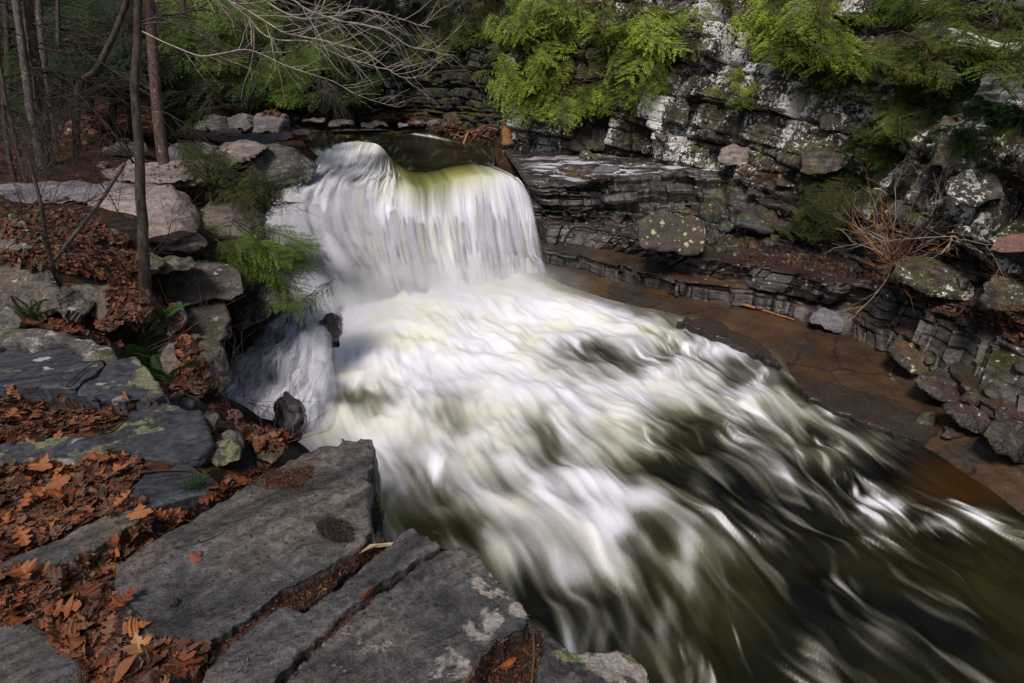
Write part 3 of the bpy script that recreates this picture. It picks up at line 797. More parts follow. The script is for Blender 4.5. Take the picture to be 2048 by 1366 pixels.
# ---- side cascade over the dark rocks at lower left
GC = [[(575,598,1.0),(535,645,0.75),(487,695,0.5),(447,748,0.22),(424,806,-0.03)],
      [(592,608,1.0),(560,660,0.75),(522,715,0.5),(487,772,0.22),(466,838,-0.03)],
      [(612,612,1.0),(592,680,0.75),(568,740,0.5),(543,805,0.22),(528,862,-0.03)],
      [(634,618,0.98),(628,690,0.72),(618,760,0.48),(604,825,0.2),(596,880,-0.03)],
      [(662,618,0.9),(672,690,0.6),(680,755,0.35),(672,812,0.1),(660,865,-0.05)]]
GP = np.array([[pz(*q) for q in st] for st in GC]).transpose(1, 0, 2)
ngx, ngy = 240, 240
Gd = cr_resample(cr_resample(GP, ngx, 1), ngy, 0)
gsx = np.linspace(0, 1, ngx)[None, :] + np.zeros((ngy, ngx)); gty = np.linspace(0, 1, ngy)[:, None] + 0 * gsx
gn = grid_normals(Gd); gn *= np.sign(np.mean(gn[..., 2]))
lump = 0.36 * fbm(Gd * 1.7, 3, 77) + 0.09 * fbm(Gd * 4.5, 3, 78)
rockG = Gd + gn * (lump - 0.13 - 0.5 * sstep(0.84, 1.0, gsx) - 0.4 * sstep(0.86, 1.0, gty))[..., None]
watG = Gd + gn * (0.45 * np.maximum(lump - 0.05, -0.2) + 0.06)[..., None]
me = new_mesh('cascade_rock', rockG.reshape(-1, 3), grid_faces(ngy, ngx), True); me.materials.append(M_WET)
tag(link('cascade_bedrock', me), 'black wet rock under the lower left cascade', kind='structure')
gxs = gsx + 0.09 * fbm(np.stack([gsx * 4, gty * 3, 0 * gsx], -1), 3, 80)
g1 = fbm(np.stack([gxs * 7, gty * 1.5, 0 * gsx], -1), 2, 81); g2 = fbm(np.stack([gxs * 24, gty * 2.2, 0 * gsx], -1), 3, 82); g3 = fbm(np.stack([gxs * 80, gty * 3.5, 0 * gsx], -1), 2, 83)
gst = fbm(np.stack([gxs * 13 + 1.2 * fbm(np.stack([gsx * 5, gty * 6, 0 * gsx], -1), 3, 84), gty * 2.6, 0 * gsx], -1), 3, 85)
ga = np.clip(0.62 + 0.75 * gst + 0.40 * g2 + 0.18 * g3 + 0.35 * g1 - 1.7 * np.clip(lump - 0.02, 0, 1) + 0.30 * sstep(0.6, 1.0, gsx) + 0.30 * sstep(0.7, 1.0, gty) + 0.2 * sstep(0.2, 0, gty), 0, 0.97)
ga *= sstep(0, 0.22, gsx + 0.10 * g2 + 0.05 * g3) * sstep(0.0, 0.05, gty) * sstep(1.0, 0.86, gsx + 0.08 * g2) * sstep(1.0, 0.88, gty + 0.06 * g2)
gcol = (0.70 + 0.26 * np.clip(0.5 + g1 * 0.6 + g2 * 0.6, 0, 1))[..., None] * np.array([0.95, 0.94, 1.06])
me = new_mesh('side_cascade', watG.reshape(-1, 3), grid_faces(ngy, ngx), True)
set_color(me, 'col', np.concatenate([np.clip(gcol, 0, 0.96), np.ones((ngy, ngx, 1))], -1).reshape(-1, 4)); set_float(me, 'alpha', 0.45 * ga)
me.materials.append(M_FALL)
SPEC = []
for k in range(300):
    s0 = rq.random() ** 0.9; t0 = rq.uniform(-0.05, 0.7); t1 = min(1.02, t0 + rq.uniform(0.18, 0.5)); w = rq.choice((rq.uniform(0.015, 0.04), rq.uniform(0.04, 0.11)))
    SPEC.append((s0, s0 + rq.gauss(-0.03, 0.05), max(0, t0), t1, w * 0.5, w * rq.uniform(1.0, 2.2), rq.uniform(0.20, 0.65), 0.02, rq.uniform(0.03, 0.14), (0.92, 0.91, 0.97), 0.016, 900 + k))
ribbons('side_cascade_strands', rockG + gn * 0.05, gn, SPEC, 'thin white strands of water splitting over the black rocks of the side cascade')
tag(link('side_cascade', me), 'thin white veils of water over black rocks at lower left', kind='structure')

# ================================================================== the pool
DU = [400,600,800,1000,1200,1400,1600,1800,2048]
DV = [540,640,720,800,880,960,1040,1120,1200,1280,1366]
DEN = np.array([[.9,.95,1,1,.95,.3,.2,.2,.2],[.9,.95,1,1,.9,.55,.3,.2,.2],[.8,.9,.95,.92,.62,.45,.38,.3,.2],[.7,.8,.75,.85,.72,.66,.38,.28,.2],[.6,.8,.8,.8,.7,.58,.33,.26,.2],
                [.5,.6,.7,.7,.65,.42,.30,.24,.25],[.4,.4,.5,.65,.7,.42,.27,.2,.28],[.3,.3,.38,.55,.6,.42,.24,.13,.14],[.2,.2,.3,.38,.46,.36,.24,.13,.1],[.2,.2,.2,.3,.36,.3,.22,.2,.12],[.12,.1,.12,.2,.26,.26,.25,.2,.1]])
VEC = [((850,600),(900,690)),((1080,580),(1200,640)),((1250,620),(1360,660)),((1350,650),(1450,710)),((1500,730),(1600,800)),((1700,850),(1850,950)),((1900,1000),(2048,1090)),((700,680),(770,790)),((640,850),(700,930)),
       ((800,880),(870,990)),((1000,800),(1090,910)),((1200,760),(1340,840)),((1400,860),(1540,970)),((1600,980),(1750,1100)),((1200,1050),(1330,1210)),((1000,1050),(1080,1190)),((1400,1180),(1500,1330)),((1700,1200),(1850,1340)),((850,1000),(930,1140)),((1000,660),(1080,760)),((560,820),(600,900))]
x0, x1, y0, y1, ds = -6.5, 12.0, -1.0, 16.2, 0.026
nx, ny = int((x1 - x0) / ds), int((y1 - y0) / ds)
ax, ay = x0 + np.arange(nx) * ds, y0 + np.arange(ny) * ds
X, Y = np.meshgrid(ax, ay)
vp = np.array([pz(*a, 0) for a, _ in VEC]); vd = np.array([pz(*c, 0) for _, c in VEC]) - vp
vd = vd[:, :2] / np.linalg.norm(vd[:, :2], axis=1, keepdims=True)
VX, VY, WS = 0 * X, 0 * X, 0 * X
for p_, d_ in zip(vp, vd):
    wgt = 1 / ((X - p_[0]) ** 2 + (Y - p_[1]) ** 2 + 0.6) ** 1.5
    VX += wgt * d_[0]; VY += wgt * d_[1]; WS += wgt
VX /= WS; VY /= WS
c_ = np.stack([X, Y, 0 * X], -1)
ang = 0.34 * fbm(c_ * 0.5, 2, 90) + 0.20 * fbm(c_ * 1.6, 2, 91)             # the flow meanders round boils and eddies
VX, VY = VX * np.cos(ang) - VY * np.sin(ang), VX * np.sin(ang) + VY * np.cos(ang)
nrm_ = np.hypot(VX, VY) + 1e-6
VX /= nrm_; VY /= nrm_
def bil(A, fx, fy):
    fx, fy = np.clip(fx, 0, nx - 1.001), np.clip(fy, 0, ny - 1.001)
    i, j = fx.astype(int), fy.astype(int)
    a, b_ = fx - i, fy - j
    return (A[j, i] * (1 - a) + A[j, i + 1] * a) * (1 - b_) + (A[j + 1, i] * (1 - a) + A[j + 1, i + 1] * a) * b_
GX, GY = np.meshgrid(np.arange(nx, dtype=float), np.arange(ny, dtype=float))
def lic(srcs, back, fwd, decay=None):
    """average each source along the streamlines: back / fwd in cells"""
    acc = [A * 1.0 for A in srcs]; wsum = 1.0
    for sgn, n in ((-1, back), (1, fwd)):
        px, py = GX.copy(), GY.copy()
        for k in range(1, n + 1):
            vx, vy = bil(VX, px, py), bil(VY, px, py)
            px += sgn * vx; py += sgn * vy
            wk = (0.5 + 0.5 * math.cos(math.pi * k / (n + 1))) if decay is None else math.exp(-k / decay)
            for q in range(len(srcs)): acc[q] += wk * bil(srcs[q], px, py)
            wsum += wk
    return [a / wsum for a in acc]
def norm01(A):
    lo, hi = np.percentile(A, 2), np.percentile(A, 98)
    return np.clip((A - lo) / (hi - lo), -0.3, 1.3)
white = RNG.random((ny, nx))
fineS = blur2(white, 0)
medS = fbm(c_ * 7.5, 2, 93)
larS = fbm(c_ * 2.4, 3, 94)
cloS = fbm(c_ * 1.15, 5, 104, 0.62)
keep = (VX, VY)
ang2 = 0.75 * fbm(c_ * 1.1, 3, 191) + 0.45 * fbm(c_ * 2.8, 2, 192)                 # a second, more tangled layer for the wisps
VX, VY = keep[0] * np.cos(ang2) - keep[1] * np.sin(ang2), keep[0] * np.sin(ang2) + keep[1] * np.cos(ang2)
wispL, = lic([fbm(c_ * 9, 3, 194)], 22, 22)
crestS = sstep(0.965, 0.998, 1 - np.abs(fbm(c_ * 2.6 + 0.4 * fbm(c_ * 5, 2, 3)[..., None], 2, 97))) * sstep(-0.05, 0.3, fbm(c_ * 1.1, 2, 98))
crestT, = lic([crestS], 18, 5, decay=7)
VX, VY = keep
fineL, = lic([fineS], 34, 34)
medL, = lic([medS], 28, 28)
med2S = fbm(c_ * 14, 2, 193)
med2L, = lic([med2S], 26, 26)
larL, = lic([larS], 13, 13)
cloL, = lic([cloS], 8, 8)
spotS = sstep(0.34, 0.62, fbm(c_ * 3.3, 3, 95)) 
spotT, = lic([spotS], 48, 2, decay=20)
wispL = norm01(wispL)
fineL, medL, larL, cloL, med2L = norm01(fineL), norm01(medL), norm01(larL), norm01(cloL), norm01(med2L)
spotT = spotT / (np.percentile(spotT, 99.3) + 1e-6); crestT = crestT / (np.percentile(crestT, 99.3) + 1e-6)
PU, PV, PD = proj(np.stack([X, Y, 0 * X], -1))
def bigrid(u, v):
    ui = np.clip(np.interp(u, DU, np.arange(len(DU))), 0, len(DU) - 1.001); vi = np.clip(np.interp(v, DV, np.arange(len(DV))), 0, len(DV) - 1.001)
    i, j = ui.astype(int), vi.astype(int); a, b_ = ui - i, vi - j
    return (DEN[j, i] * (1 - a) + DEN[j, i + 1] * a) * (1 - b_) + (DEN[j + 1, i] * (1 - a) + DEN[j + 1, i + 1] * a) * b_
okp = PD > 0.5
PU = np.where(okp, PU, 1500); PV = np.where(okp, PV, 2000)
den = bigrid(PU, PV)
BL = [(722,795,60,30,-.5),(1180,690,70,26,-.32),(1395,862,75,38,-.38),(1320,935,60,28,-.32),(880,1060,60,38,-.3),(1450,1050,60,40,-.2),(1180,1190,110,30,-.2),(1250,720,60,22,-.2),(1080,870,40,40,-.2),(1130,730,30,20,-.12),
      (1330,762,110,36,.3),(1290,1000,55,26,.35),(1225,1050,36,24,.5),(1375,1110,22,55,.35),(1010,1000,90,40,.15),(1160,1150,70,40,.2),(760,880,60,40,.1),(1230,960,80,30,.18),(700,650,60,80,.2),(1790,1000,60,14,.35),(1860,1050,60,14,.45),(1640,820,50,18,.3),(1450,700,70,16,.25),(1760,1260,40,60,.2),(1000,760,80,60,.1)]
for u, v, ru, rv, a in BL:
    den = den + a * np.exp(-(((PU - u) / ru) ** 2 + ((PV - v) / rv) ** 2))
tex = 0.42 * (cloL - 0.5) + 0.24 * (larL - 0.5) + 0.25 * (wispL - 0.5) + 0.10 * (medL - 0.5) + 0.17 * (med2L - 0.5) + 0.15 * (fineL - 0.5)
act = 4 * np.clip(den, 0.06, 0.94) * (1 - np.clip(den, 0.06, 0.94))              # most contrast at middling density
den = den - 0.13 * sstep(660, 800, PV) * sstep(620, 900, PU)
den = den - 0.07 * np.exp(-((PU - 850) / 220) ** 2 - ((PV - 1000) / 110) ** 2)
foam = den + 0.03 + (0.32 + 0.46 * act) * tex * 1.0 + 0.26 * spotT * sstep(0.08, 0.4, den) * (1 - 0.6 * den) + 0.42 * crestT * (1 - 0.7 * den)
wl = cr_resample(rows[1], 200, 0)
dw = np.full(X.shape, 9.0)
for q in wl: dw = np.minimum(dw, np.hypot(X - q[0], Y - q[1]))
foam += 0.30 * np.exp(-(dw / 0.10) ** 2) * np.clip(0.1 + 1.2 * fbm(c_ * 2.5, 3, 120), 0, 1) + 0.25 * np.exp(-((dw - 0.35) / 0.25) ** 2) * np.clip(2 * fbm(c_ * 3.0, 2, 121), 0, 1)
foam -= 0.13 * sstep(1150, 1650, PU + 0.35 * (PV - 900)) * sstep(820, 1100, PV) * (1 - sstep(0.5, 0.9, crestT + spotT))
foam = 0.55 * blur2(foam, 2) + 0.45 * foam + 0.10 * act * (blur2(fineL, 1) - 0.5) + 0.10 * act * (med2L - 0.5)
foam += 0.70 * np.clip(wispL - 0.60, 0, 1) * sstep(0.42, 0.10, den) * (0.60 + 0.4 * blur2(fineL, 1)) + 0.10 * np.clip(med2L - 0.55, 0, 1) * sstep(0.45, 0.1, den)
foam *= 0.45 + 0.55 * sstep(0.05, 0.8, dw)
foam += 0.22 * crestT * sstep(1150, 1400, PU) * sstep(0.1, 0.3, dw)
foam = np.clip(foam, 0, 1)
calm = sstep(0.5, 0.95, den)
Zp = 0.15 * (cloL - 0.5) + 0.10 * (larL - 0.5) + 0.022 * (medL - 0.5) + 0.005 * (fineL - 0.5) + 0.03 * spotT + 0.08 * fbm(c_ * 0.5, 2, 99)
Zp *= sstep(0.0, 1.6, np.hypot(0, 0) + np.min([np.hypot(X - q[0], Y - q[1]) for q in cr_resample(FP[6], 24, 0)], 0)) * 0.8 + 0.2
Zp *= 0.12 + 0.88 * sstep(0.0, 1.3, dw)
vW = np.interp(PU, [q[0] for q in W_], [q[1] for q in W_])
landside = (PV < vW - 5) & (PU > 1062)
Zp = np.where(landside, Zp * 0.1 - 0.12 * np.clip(dw / 0.3, 0, 1), Zp)
Zp += 0.10 * np.exp(-((X + 1.6) ** 2 / 6 + (Y - 13.2) ** 2 / 2.0))
me = new_mesh('pool', np.stack([X, Y, Zp], -1).reshape(-1, 3), grid_faces(ny, nx), True)
set_float(me, 'foam', foam)
set_float(me, 'silt', np.clip(0.4 * norm01(fbm(c_ * 0.9, 3, 101)) + 0.9 * np.exp(-(((PU - 1950) / 160) ** 2 + ((PV - 960) / 60) ** 2)) , 0, 1))
def water_mat():
    b = NB('river_water')
    p = b.pos
    f = b.attr('foam')
    det = b.noise(p, 30, 5, 0.6)
    f2 = b.math('ADD', f, b.math('MULTIPLY', b.math('SUBTRACT', det, 0.5), 0.10))
    cream = b.ramp(b.noise(b.vadd(p, (4, 9, 2)), 0.75, 4, 0.6), [(0.42, (0.86, 0.835, 0.91)), (0.66, (0.76, 0.74, 0.60))])
    dark = b.ramp(b.noise(b.vadd(p, (8, 3, 1)), 0.6, 3, 0.6), [(0.38, (0.004, 0.004, 0.003)), (0.62, (0.020, 0.019, 0.005))])
    thin_ = b.mix(b.ramp(f2, [(0.12, 0.0), (0.45, 1.0)]), dark, b.mix(0.5, dark, (0.10, 0.098, 0.035)))
    amt = b.ramp(f2, [(0.06, 0.0), (0.22, 0.018), (0.40, 0.10), (0.60, 0.42), (0.80, 0.80), (1.0, 1.0)])
    col = b.mix(amt, thin_, cream)
    sm = b.math('MULTIPLY', b.ramp(b.attr('silt'), [(0.45, 0), (0.9, 1)]), b.ramp(f2, [(0.1, 1), (0.4, 0)]))
    col = b.mix(sm, col, (0.035, 0.016, 0.005))
    pr = b.node('BsdfPrincipled', {'Base Color': col, 'Roughness': b.ramp(f2, [(0.0, 0.16), (0.5, 0.5), (1, 0.8)]), 'Specular IOR Level': b.ramp(f2, [(0, 0.30), (0.35, 0.08)]), 'IOR': 1.33,
                                  'Normal': b.bump(b.noise(p, 9, 4), 0.12, 0.05)})
    return b.finish(pr.outputs[0])
M_WATER = water_mat()
me.materials.append(M_WATER)
tag(link('pool', me), 'churning foam streaked pool below the waterfall', kind='structure')

# ---- upper stream
RU = [[q[0] for q in FC],
      [(606,283,2.24),(645,279,2.3),(700,275,2.33),(752,272,2.34),(806,276,2.34),(866,288,2.34),(925,302,2.34),(972,314,2.33),(990,322,2.3)],
      [(596,258,2.36),(640,257,2.36),(690,256,2.36),(742,256,2.36),(794,259,2.36),(850,265,2.36),(905,274,2.36),(955,284,2.35),(985,292,2.33)],
      [(560,236,2.38),(610,236,2.38),(670,236,2.38),(740,236,2.38),(810,240,2.38),(880,250,2.38),(940,262,2.38),(980,272,2.37),(1000,280,2.36)]]
UP = np.array([[pz(*q) for q in r] for r in RU])
nux, nuy = 260, 200
Ud = cr_resample(cr_resample(UP, nux, 1, wts=fw), nuy, 0, wts=[1, 1.2, 1])
usx = np.linspace(0, 1, nux)[None] + np.zeros((nuy, nux)); uty = np.linspace(0, 1, nuy)[:, None] + 0 * usx
u1 = fbm(np.stack([usx * 14, uty * 5, 0 * usx], -1), 3, 111); u2 = fbm(np.stack([usx * 60, uty * 9, 0 * usx], -1), 3, 112)
Ud[..., 2] += 0.03 * u1 * sstep(0, 0.1, uty) + 0.012 * u2
lefty = sstep(0.42, 0.15, usx)
uf = np.clip(0.10 + 0.25 * u1 + 0.22 * u2 + sstep(0.26, 0.02, uty) * lefty * (0.55 + 0.4 * u2) + sstep(0.72, 0.95, usx) * sstep(0.25, 0, uty) * 0.35
             + 0.6 * np.exp(-((usx - 0.62) / 0.12) ** 2 - ((uty - 0.55) / 0.05) ** 2) + 0.5 * np.exp(-((usx - 0.3) / 0.18) ** 2 - ((uty - 0.62) / 0.03) ** 2), 0, 1)
me = new_mesh('upper_stream', Ud.reshape(-1, 3), grid_faces(nuy, nux), True)
set_float(me, 'foam', uf); set_float(me, 'silt', np.clip(0.45 + 0.4 * u1, 0, 1))
me.materials.append(M_WATER)
tag(link('upper_stream', me), 'olive brown stream above the falls', kind='structure')

# ---- spray hanging at the foot of the falls
def mist(name, c, rad, dens, label):
    bm = bmesh.new(); bmesh.ops.create_icosphere(bm, subdivisions=3, radius=1)
    me = bpy.data.meshes.new(name); bm.to_mesh(me); bm.free()
    b = NB(name + '_vapour')
    tc = b.node('TexCoord').outputs['Object']
    ln = b.node('VectorMath', {0: tc}, operation='LENGTH').outputs['Value']
    f = b.ramp(ln, [(0.0, 1.0), (0.45, 0.5), (0.95, 0.0)])
    n = b.ramp(b.noise(b.pos, 1.1, 3), [(0.35, 0.25), (0.65, 1.3)])
    dn = b.math('MULTIPLY', b.math('MULTIPLY', f, n), dens)
    v = b.node('VolumeScatter', {'Color': (0.995, 0.99, 1.0), 'Density': dn, 'Anisotropy': 0.2})
    b.nt.links.new(v.outputs[0], b.out.inputs['Volume'])
    me.materials.append(b.m)
    o = link(name, me, loc=c); o.scale = rad
    return tag(o, label, kind='structure')
mist('mist', pz(900, 575, 0.2), (4.0, 1.7, 0.9), 1.5, 'soft white spray at the foot of the waterfall')
mist('mist', pz(690, 610, 0.3), (1.7, 1.5, 0.8), 1.1, 'white spray where the left side of the falls strikes the pool')
mist('mist', pz(575, 760, 0.25), (1.25, 1.3, 0.55), 0.3, 'fine spray over the side cascade')
mist('mist', pz(1130, 430, 1.0), (1.6, 1.4, 1.1), 0.30, 'thin spray drifting before the dark wall right of the falls')
cy.volume_step_rate = 2.0
cy.volume_bounces = 4

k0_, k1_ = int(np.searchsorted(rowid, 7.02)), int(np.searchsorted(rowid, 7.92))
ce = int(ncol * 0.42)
Tk = Pt[k0_:k1_, 4:ce]  # thin wet film; its white streaks paint in the sky's reflection
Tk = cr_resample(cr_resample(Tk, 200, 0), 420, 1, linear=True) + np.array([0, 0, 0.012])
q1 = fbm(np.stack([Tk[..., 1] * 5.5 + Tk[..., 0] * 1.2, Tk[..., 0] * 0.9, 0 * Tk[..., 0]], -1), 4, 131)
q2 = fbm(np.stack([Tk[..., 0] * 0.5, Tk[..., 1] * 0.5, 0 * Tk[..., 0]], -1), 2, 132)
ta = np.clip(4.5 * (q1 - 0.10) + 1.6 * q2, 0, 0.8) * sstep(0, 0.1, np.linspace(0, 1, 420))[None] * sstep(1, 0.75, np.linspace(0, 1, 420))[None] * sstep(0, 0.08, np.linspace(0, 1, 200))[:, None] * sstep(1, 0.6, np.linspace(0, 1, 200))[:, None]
me = new_mesh('shelf_sheen', Tk.reshape(-1, 3), grid_faces(200, 420), True)
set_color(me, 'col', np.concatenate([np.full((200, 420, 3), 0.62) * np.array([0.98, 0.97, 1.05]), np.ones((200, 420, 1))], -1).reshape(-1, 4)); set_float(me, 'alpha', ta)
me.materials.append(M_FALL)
tag(link('shelf_sheen', me), 'thin wet film with a painted white sheen over the shelf right of the falls', kind='structure')
# ================================================================== rocks
def remesh(bm, voxel):
    me = bpy.data.meshes.new('tmp'); bm.to_mesh(me); bm.free()
    o = bpy.data.objects.new('tmp', me); COL.objects.link(o)
    m = o.modifiers.new('r', 'REMESH'); m.mode = 'VOXEL'; m.voxel_size = voxel
    TMPVL.update()
    ev = o.evaluated_get(bpy.context.evaluated_depsgraph_get())
    em = ev.to_mesh()
    n = len(em.vertices); V = np.empty(n * 3); em.vertices.foreach_get('co', V); V = V.reshape(-1, 3)
    Fq = np.empty(len(em.loops), np.int32); em.loops.foreach_get('vertex_index', Fq); Fq = Fq.reshape(-1, 4)
    ev.to_mesh_clear()
    bpy.data.objects.remove(o); bpy.data.meshes.remove(me)
    return V, Fq
TMPVL = bpy.context.view_layer

def vnormals(V, F):
    a, b_, c, d_ = (V[F[:, k]] for k in range(4))
    fn_ = np.cross(c - a, d_ - b_)
    N = np.zeros_like(V)
    for k in range(4):
        for ax in range(3):
            N[:, ax] += np.bincount(F[:, k], fn_[:, ax], len(V))
    return N / (np.linalg.norm(N, axis=1, keepdims=True) + 1e-12)

def lap(V, F, n, lam=0.6):
    deg = np.zeros(len(V))
    for k in range(4): deg += 2 * np.bincount(F[:, k], minlength=len(V))
    for _ in range(n):
        S = np.zeros_like(V)
        for k in range(4):
            for j in (1, 3):
                w_ = V[F[:, (k + j) % 4]]
                for ax in range(3): S[:, ax] += np.bincount(F[:, k], w_[:, ax], len(V))
        V = V + lam * (S / deg[:, None] - V)
    return V

ROCKS = []
def jag(outl, seed, amp=0.05, n=5):
    """break straight edges of an outline into small uneven runs"""
    rr = random.Random(seed); out = []
    m = len(outl)
    for i in range(m):
        (u0, v0), (u1, v1) = outl[i], outl[(i + 1) % m]
        L = math.hypot(u1 - u0, v1 - v0); k = max(1, min(n, int(L / 9)))
        for j in range(k):
            t = (j + (rr.uniform(-0.25, 0.25) if j else 0)) / k
            o = rr.gauss(0, 1) * amp * min(L, 60) * (1 if j else 0.3)
            out.append((u0 + (u1 - u0) * t - (v1 - v0) / (L + 1e-6) * o, v0 + (v1 - v0) * t + (u1 - u0) / (L + 1e-6) * o))
    return out
def rock_finish(name, V, F, label, mat, amp, rs, smooth=0, facets=0, strata=0.0, group=None, cat='rock', lowamp=None, dirf=None, pit=0.0, blobs=None):
    r = np.random.default_rng(rs)
    ctr = V.mean(0); size = (V.max(0) - V.min(0)); L = float(np.sort(size)[1])
    if facets:
        for _ in range(facets):
            n = r.normal(size=3)
            if dirf is not None: n = n * 0.8 + np.asarray(dirf) * 0.9
            n /= np.linalg.norm(n)
            h = (V - ctr) @ n
            q = np.quantile(h, r.uniform(0.88, 0.98))
            V = V - np.maximum(h - q, 0)[:, None] * n * 0.85
    if smooth: V = lap(V, F, smooth)
    N = vnormals(V, F)
    la = amp if lowamp is None else lowamp
    V = V + N * (la * fbm(V * (1.6 / L) + rs, 3, rs))[:, None]
    # sharp little breaks: quantised noise gives flat chips with edges
    ch = fbm(V * (4.0 / L) + rs * 3, 3, rs + 1)
    V = V + N * (amp * 0.75 * (np.floor(ch * 5) / 5))[:, None]
    N = vnormals(V, F)
    if strata:
        side = sstep(0.8, 0.4, np.abs(N[:, 2]))
        zz = V[:, 2] + 0.02 * fbm(V * 2.0, 2, rs)
        st = fbm(np.stack([V[:, 0] * 0.6, V[:, 1] * 0.6, zz * 14], 1), 3, rs + 4)
        V = V + N * (strata * side * (np.floor(st * 6) / 6))[:, None]
    V = V + N * (amp * 0.34 * fbm(V * (12.0 / L), 4, rs + 2))[:, None]
    o_ = V.mean(0); o_[2] = V[:, 2].min()
    me = new_mesh(name, V - o_, F, bool(np.linalg.norm(o_ - np.array([0, 0, CAMZ])) < 6.5 or smooth > 5), [mat])
    if blobs:
        pu, pv, _ = proj(V)
        for an, L_ in blobs.items():
            acc = np.zeros(len(V))
            for (u, v, ru, rv, a) in L_: acc = np.maximum(acc, a * np.exp(-(((pu - u) / ru) ** 2 + ((pv - v) / rv) ** 2)))
            set_float(me, an, acc)
    ob = tag(link(name, me, loc=o_), label, cat, group)
    BVHSRC.append((V, F))
    ROCKS.append(ob)
    return ob

def slab(name, outl, z, thick, label, mat, amp=0.02, rs=1, tilt=(0, 0), smooth=0, strata=0.012, flare=0.06, group=None, vox=None, cat='rock slab', zl=None, blobs=None):
    """flat-topped rock: the outline of its top lies in the (tilted) plane z, sides go down by thick"""
    outl = jag(outl, rs, 0.045, 6)
    P = [pz(u, v, z) for u, v in outl]
    c = np.mean(P, 0)
    for _ in range(4):
        P = [pz(u, v, z + tilt[0] * (p[0] - c[0]) + tilt[1] * (p[1] - c[1])) for (u, v), p in zip(outl, P)]
    c = np.mean(P, 0)
    dep = float(np.mean(proj(np.array(P))[2]))
    bm = bmesh.new()
    top = [bm.verts.new(p) for p in P]
    bot = [bm.verts.new((c[0] + (p[0] - c[0]) * (1 + flare), c[1] + (p[1] - c[1]) * (1 + flare), p[2] - thick)) for p in P]
    bm.faces.new(top); bm.faces.new(bot[::-1])
    for i in range(len(top)):
        j = (i + 1) % len(top)
        bm.faces.new((top[j], top[i], bot[i], bot[j]))
    bmesh.ops.recalc_face_normals(bm, faces=bm.faces)
    bmesh.ops.triangulate(bm, faces=bm.faces)
    ext = max(np.ptp([p[0] for p in P]), np.ptp([p[1] for p in P]))
    V, F = remesh(bm, vox or max(dep * 0.0034, ext / 260))
    return rock_finish(name, V, F, label, mat, amp, rs, smooth, 0, strata, group, cat, blobs=blobs)

def SURF(u, v):
    d = Vector(ray(u, v)); n = d.length
    best = None
    for t in TREES:
        h = t.ray_cast(Vector((0, 0, CAMZ)), d / n)
        if h[0] is not None and (best is None or h[3] < best): best = h[3]
    return None if best is None else best / n
def build_bvh(srcs):
    return [BVHTree.FromPolygons(V.tolist(), F.tolist()) for V, F in srcs]
TREES = build_bvh([s for s in BVHSRC])

def frock(name, outl, t, label, mat, lean=0.7, thick=0.6, amp=0.04, rs=1, smooth=0, facets=3, strata=0.0, group=None, cat='rock', push=0.0, skew=0.0):
    """a rock seen from the front: outline at depth t (None = where the ground lies), leaning back towards its top, thick metres deep"""
    o_ = np.array(outl, float)
    cu, cv = o_.mean(0)
    vb, vt = o_[:, 1].max(), o_[:, 1].min()
    if t is None:
        t = SURF(cu, vb - 0.15 * (vb - vt)) or 12.0
        t -= push
    else:
        t = min(t, min(SURF(cu + q * (o_[:, 0].max() - cu), vb - 0.1 * (vb - vt)) or 99 for q in (-0.6, 0, 0.6)) - 0.03)
    P = []
    outl = jag(outl, rs, 0.06, 4)
    for u, v in outl:
        P.append(pt(u, v, t + lean * (vb - v) / FPX * t + skew * (u - cu) / FPX * t))
    P = np.array(P)
    away = ray(cu, cv); away = away / np.linalg.norm(away); 
    bm = bmesh.new()
    c = P.mean(0)
    fr = [bm.verts.new(p) for p in P]
    md = [bm.verts.new(c + (p - c) * 1.0 + away * thick * 0.6) for p in P]
    bk = [bm.verts.new(c + (p - c) * 0.8 + away * thick) for p in P]
    bm.faces.new(fr); bm.faces.new(bk[::-1])
    for A_, B_ in ((fr, md), (md, bk)):
        for i in range(len(A_)):
            j = (i + 1) % len(A_)
            bm.faces.new((A_[j], A_[i], B_[i], B_[j]))
    bmesh.ops.recalc_face_normals(bm, faces=bm.faces)
    bmesh.ops.triangulate(bm, faces=bm.faces)
    ext = np.ptp(P, axis=0).max()
    V, F = remesh(bm, max(t * 0.0032, ext / 150))
    dirf = np.array([0, -0.5, 0.8])
    return rock_finish(name, V, F, label, mat, amp, rs, smooth, facets, strata, group, cat, dirf=dirf)

M_SLATE = rock_mat('grey_slate', (0.026, 0.0245, 0.0255), (0.115, 0.106, 0.106), warm=0.6, warmcol=(0.20, 0.150, 0.115), bump=0.95, fine=30, pits=0.95, stratamt=0.75, strat=(1.3, 13, 6), rot=-0.72, rough=0.55, wet=0.18, spots=0.0)
M_SLATE_L = rock_mat('lichen_slate', (0.025, 0.0235, 0.0245), (0.112, 0.103, 0.103), warm=0.5, warmcol=(0.19, 0.145, 0.115), lichen=0.42, lscale=8, lcol=(0.32, 0.275, 0.245), olive=0.12, bump=0.9, fine=30, pits=0.95, stratamt=0.75, rot=-0.72,
                     strat=(1.3, 13, 6), rough=0.55, wet=0.18, lmask=0.8)
M_BLUE = rock_mat('blue_slate', (0.022, 0.023, 0.029), (0.072, 0.072, 0.086), spots=0.5, sscale=6.5, scol=(0.42, 0.38, 0.36), olive=0.22, bump=0.5, fine=26, pits=0.3, stratamt=0.9, strat=(1.0, 15, 10), rot=-0.25, rough=0.55, wet=0.12, lmask=1.4)
M_LICH = rock_mat('lichen_rock', (0.040, 0.037, 0.034), (0.125, 0.115, 0.105), spots=0.9, sscale=5.0, scol=(0.46, 0.43, 0.39), olive=0.6, lichen=0.30, lscale=9, lcol=(0.34, 0.33, 0.28), bump=0.8, rough=0.8, moss=0.3)
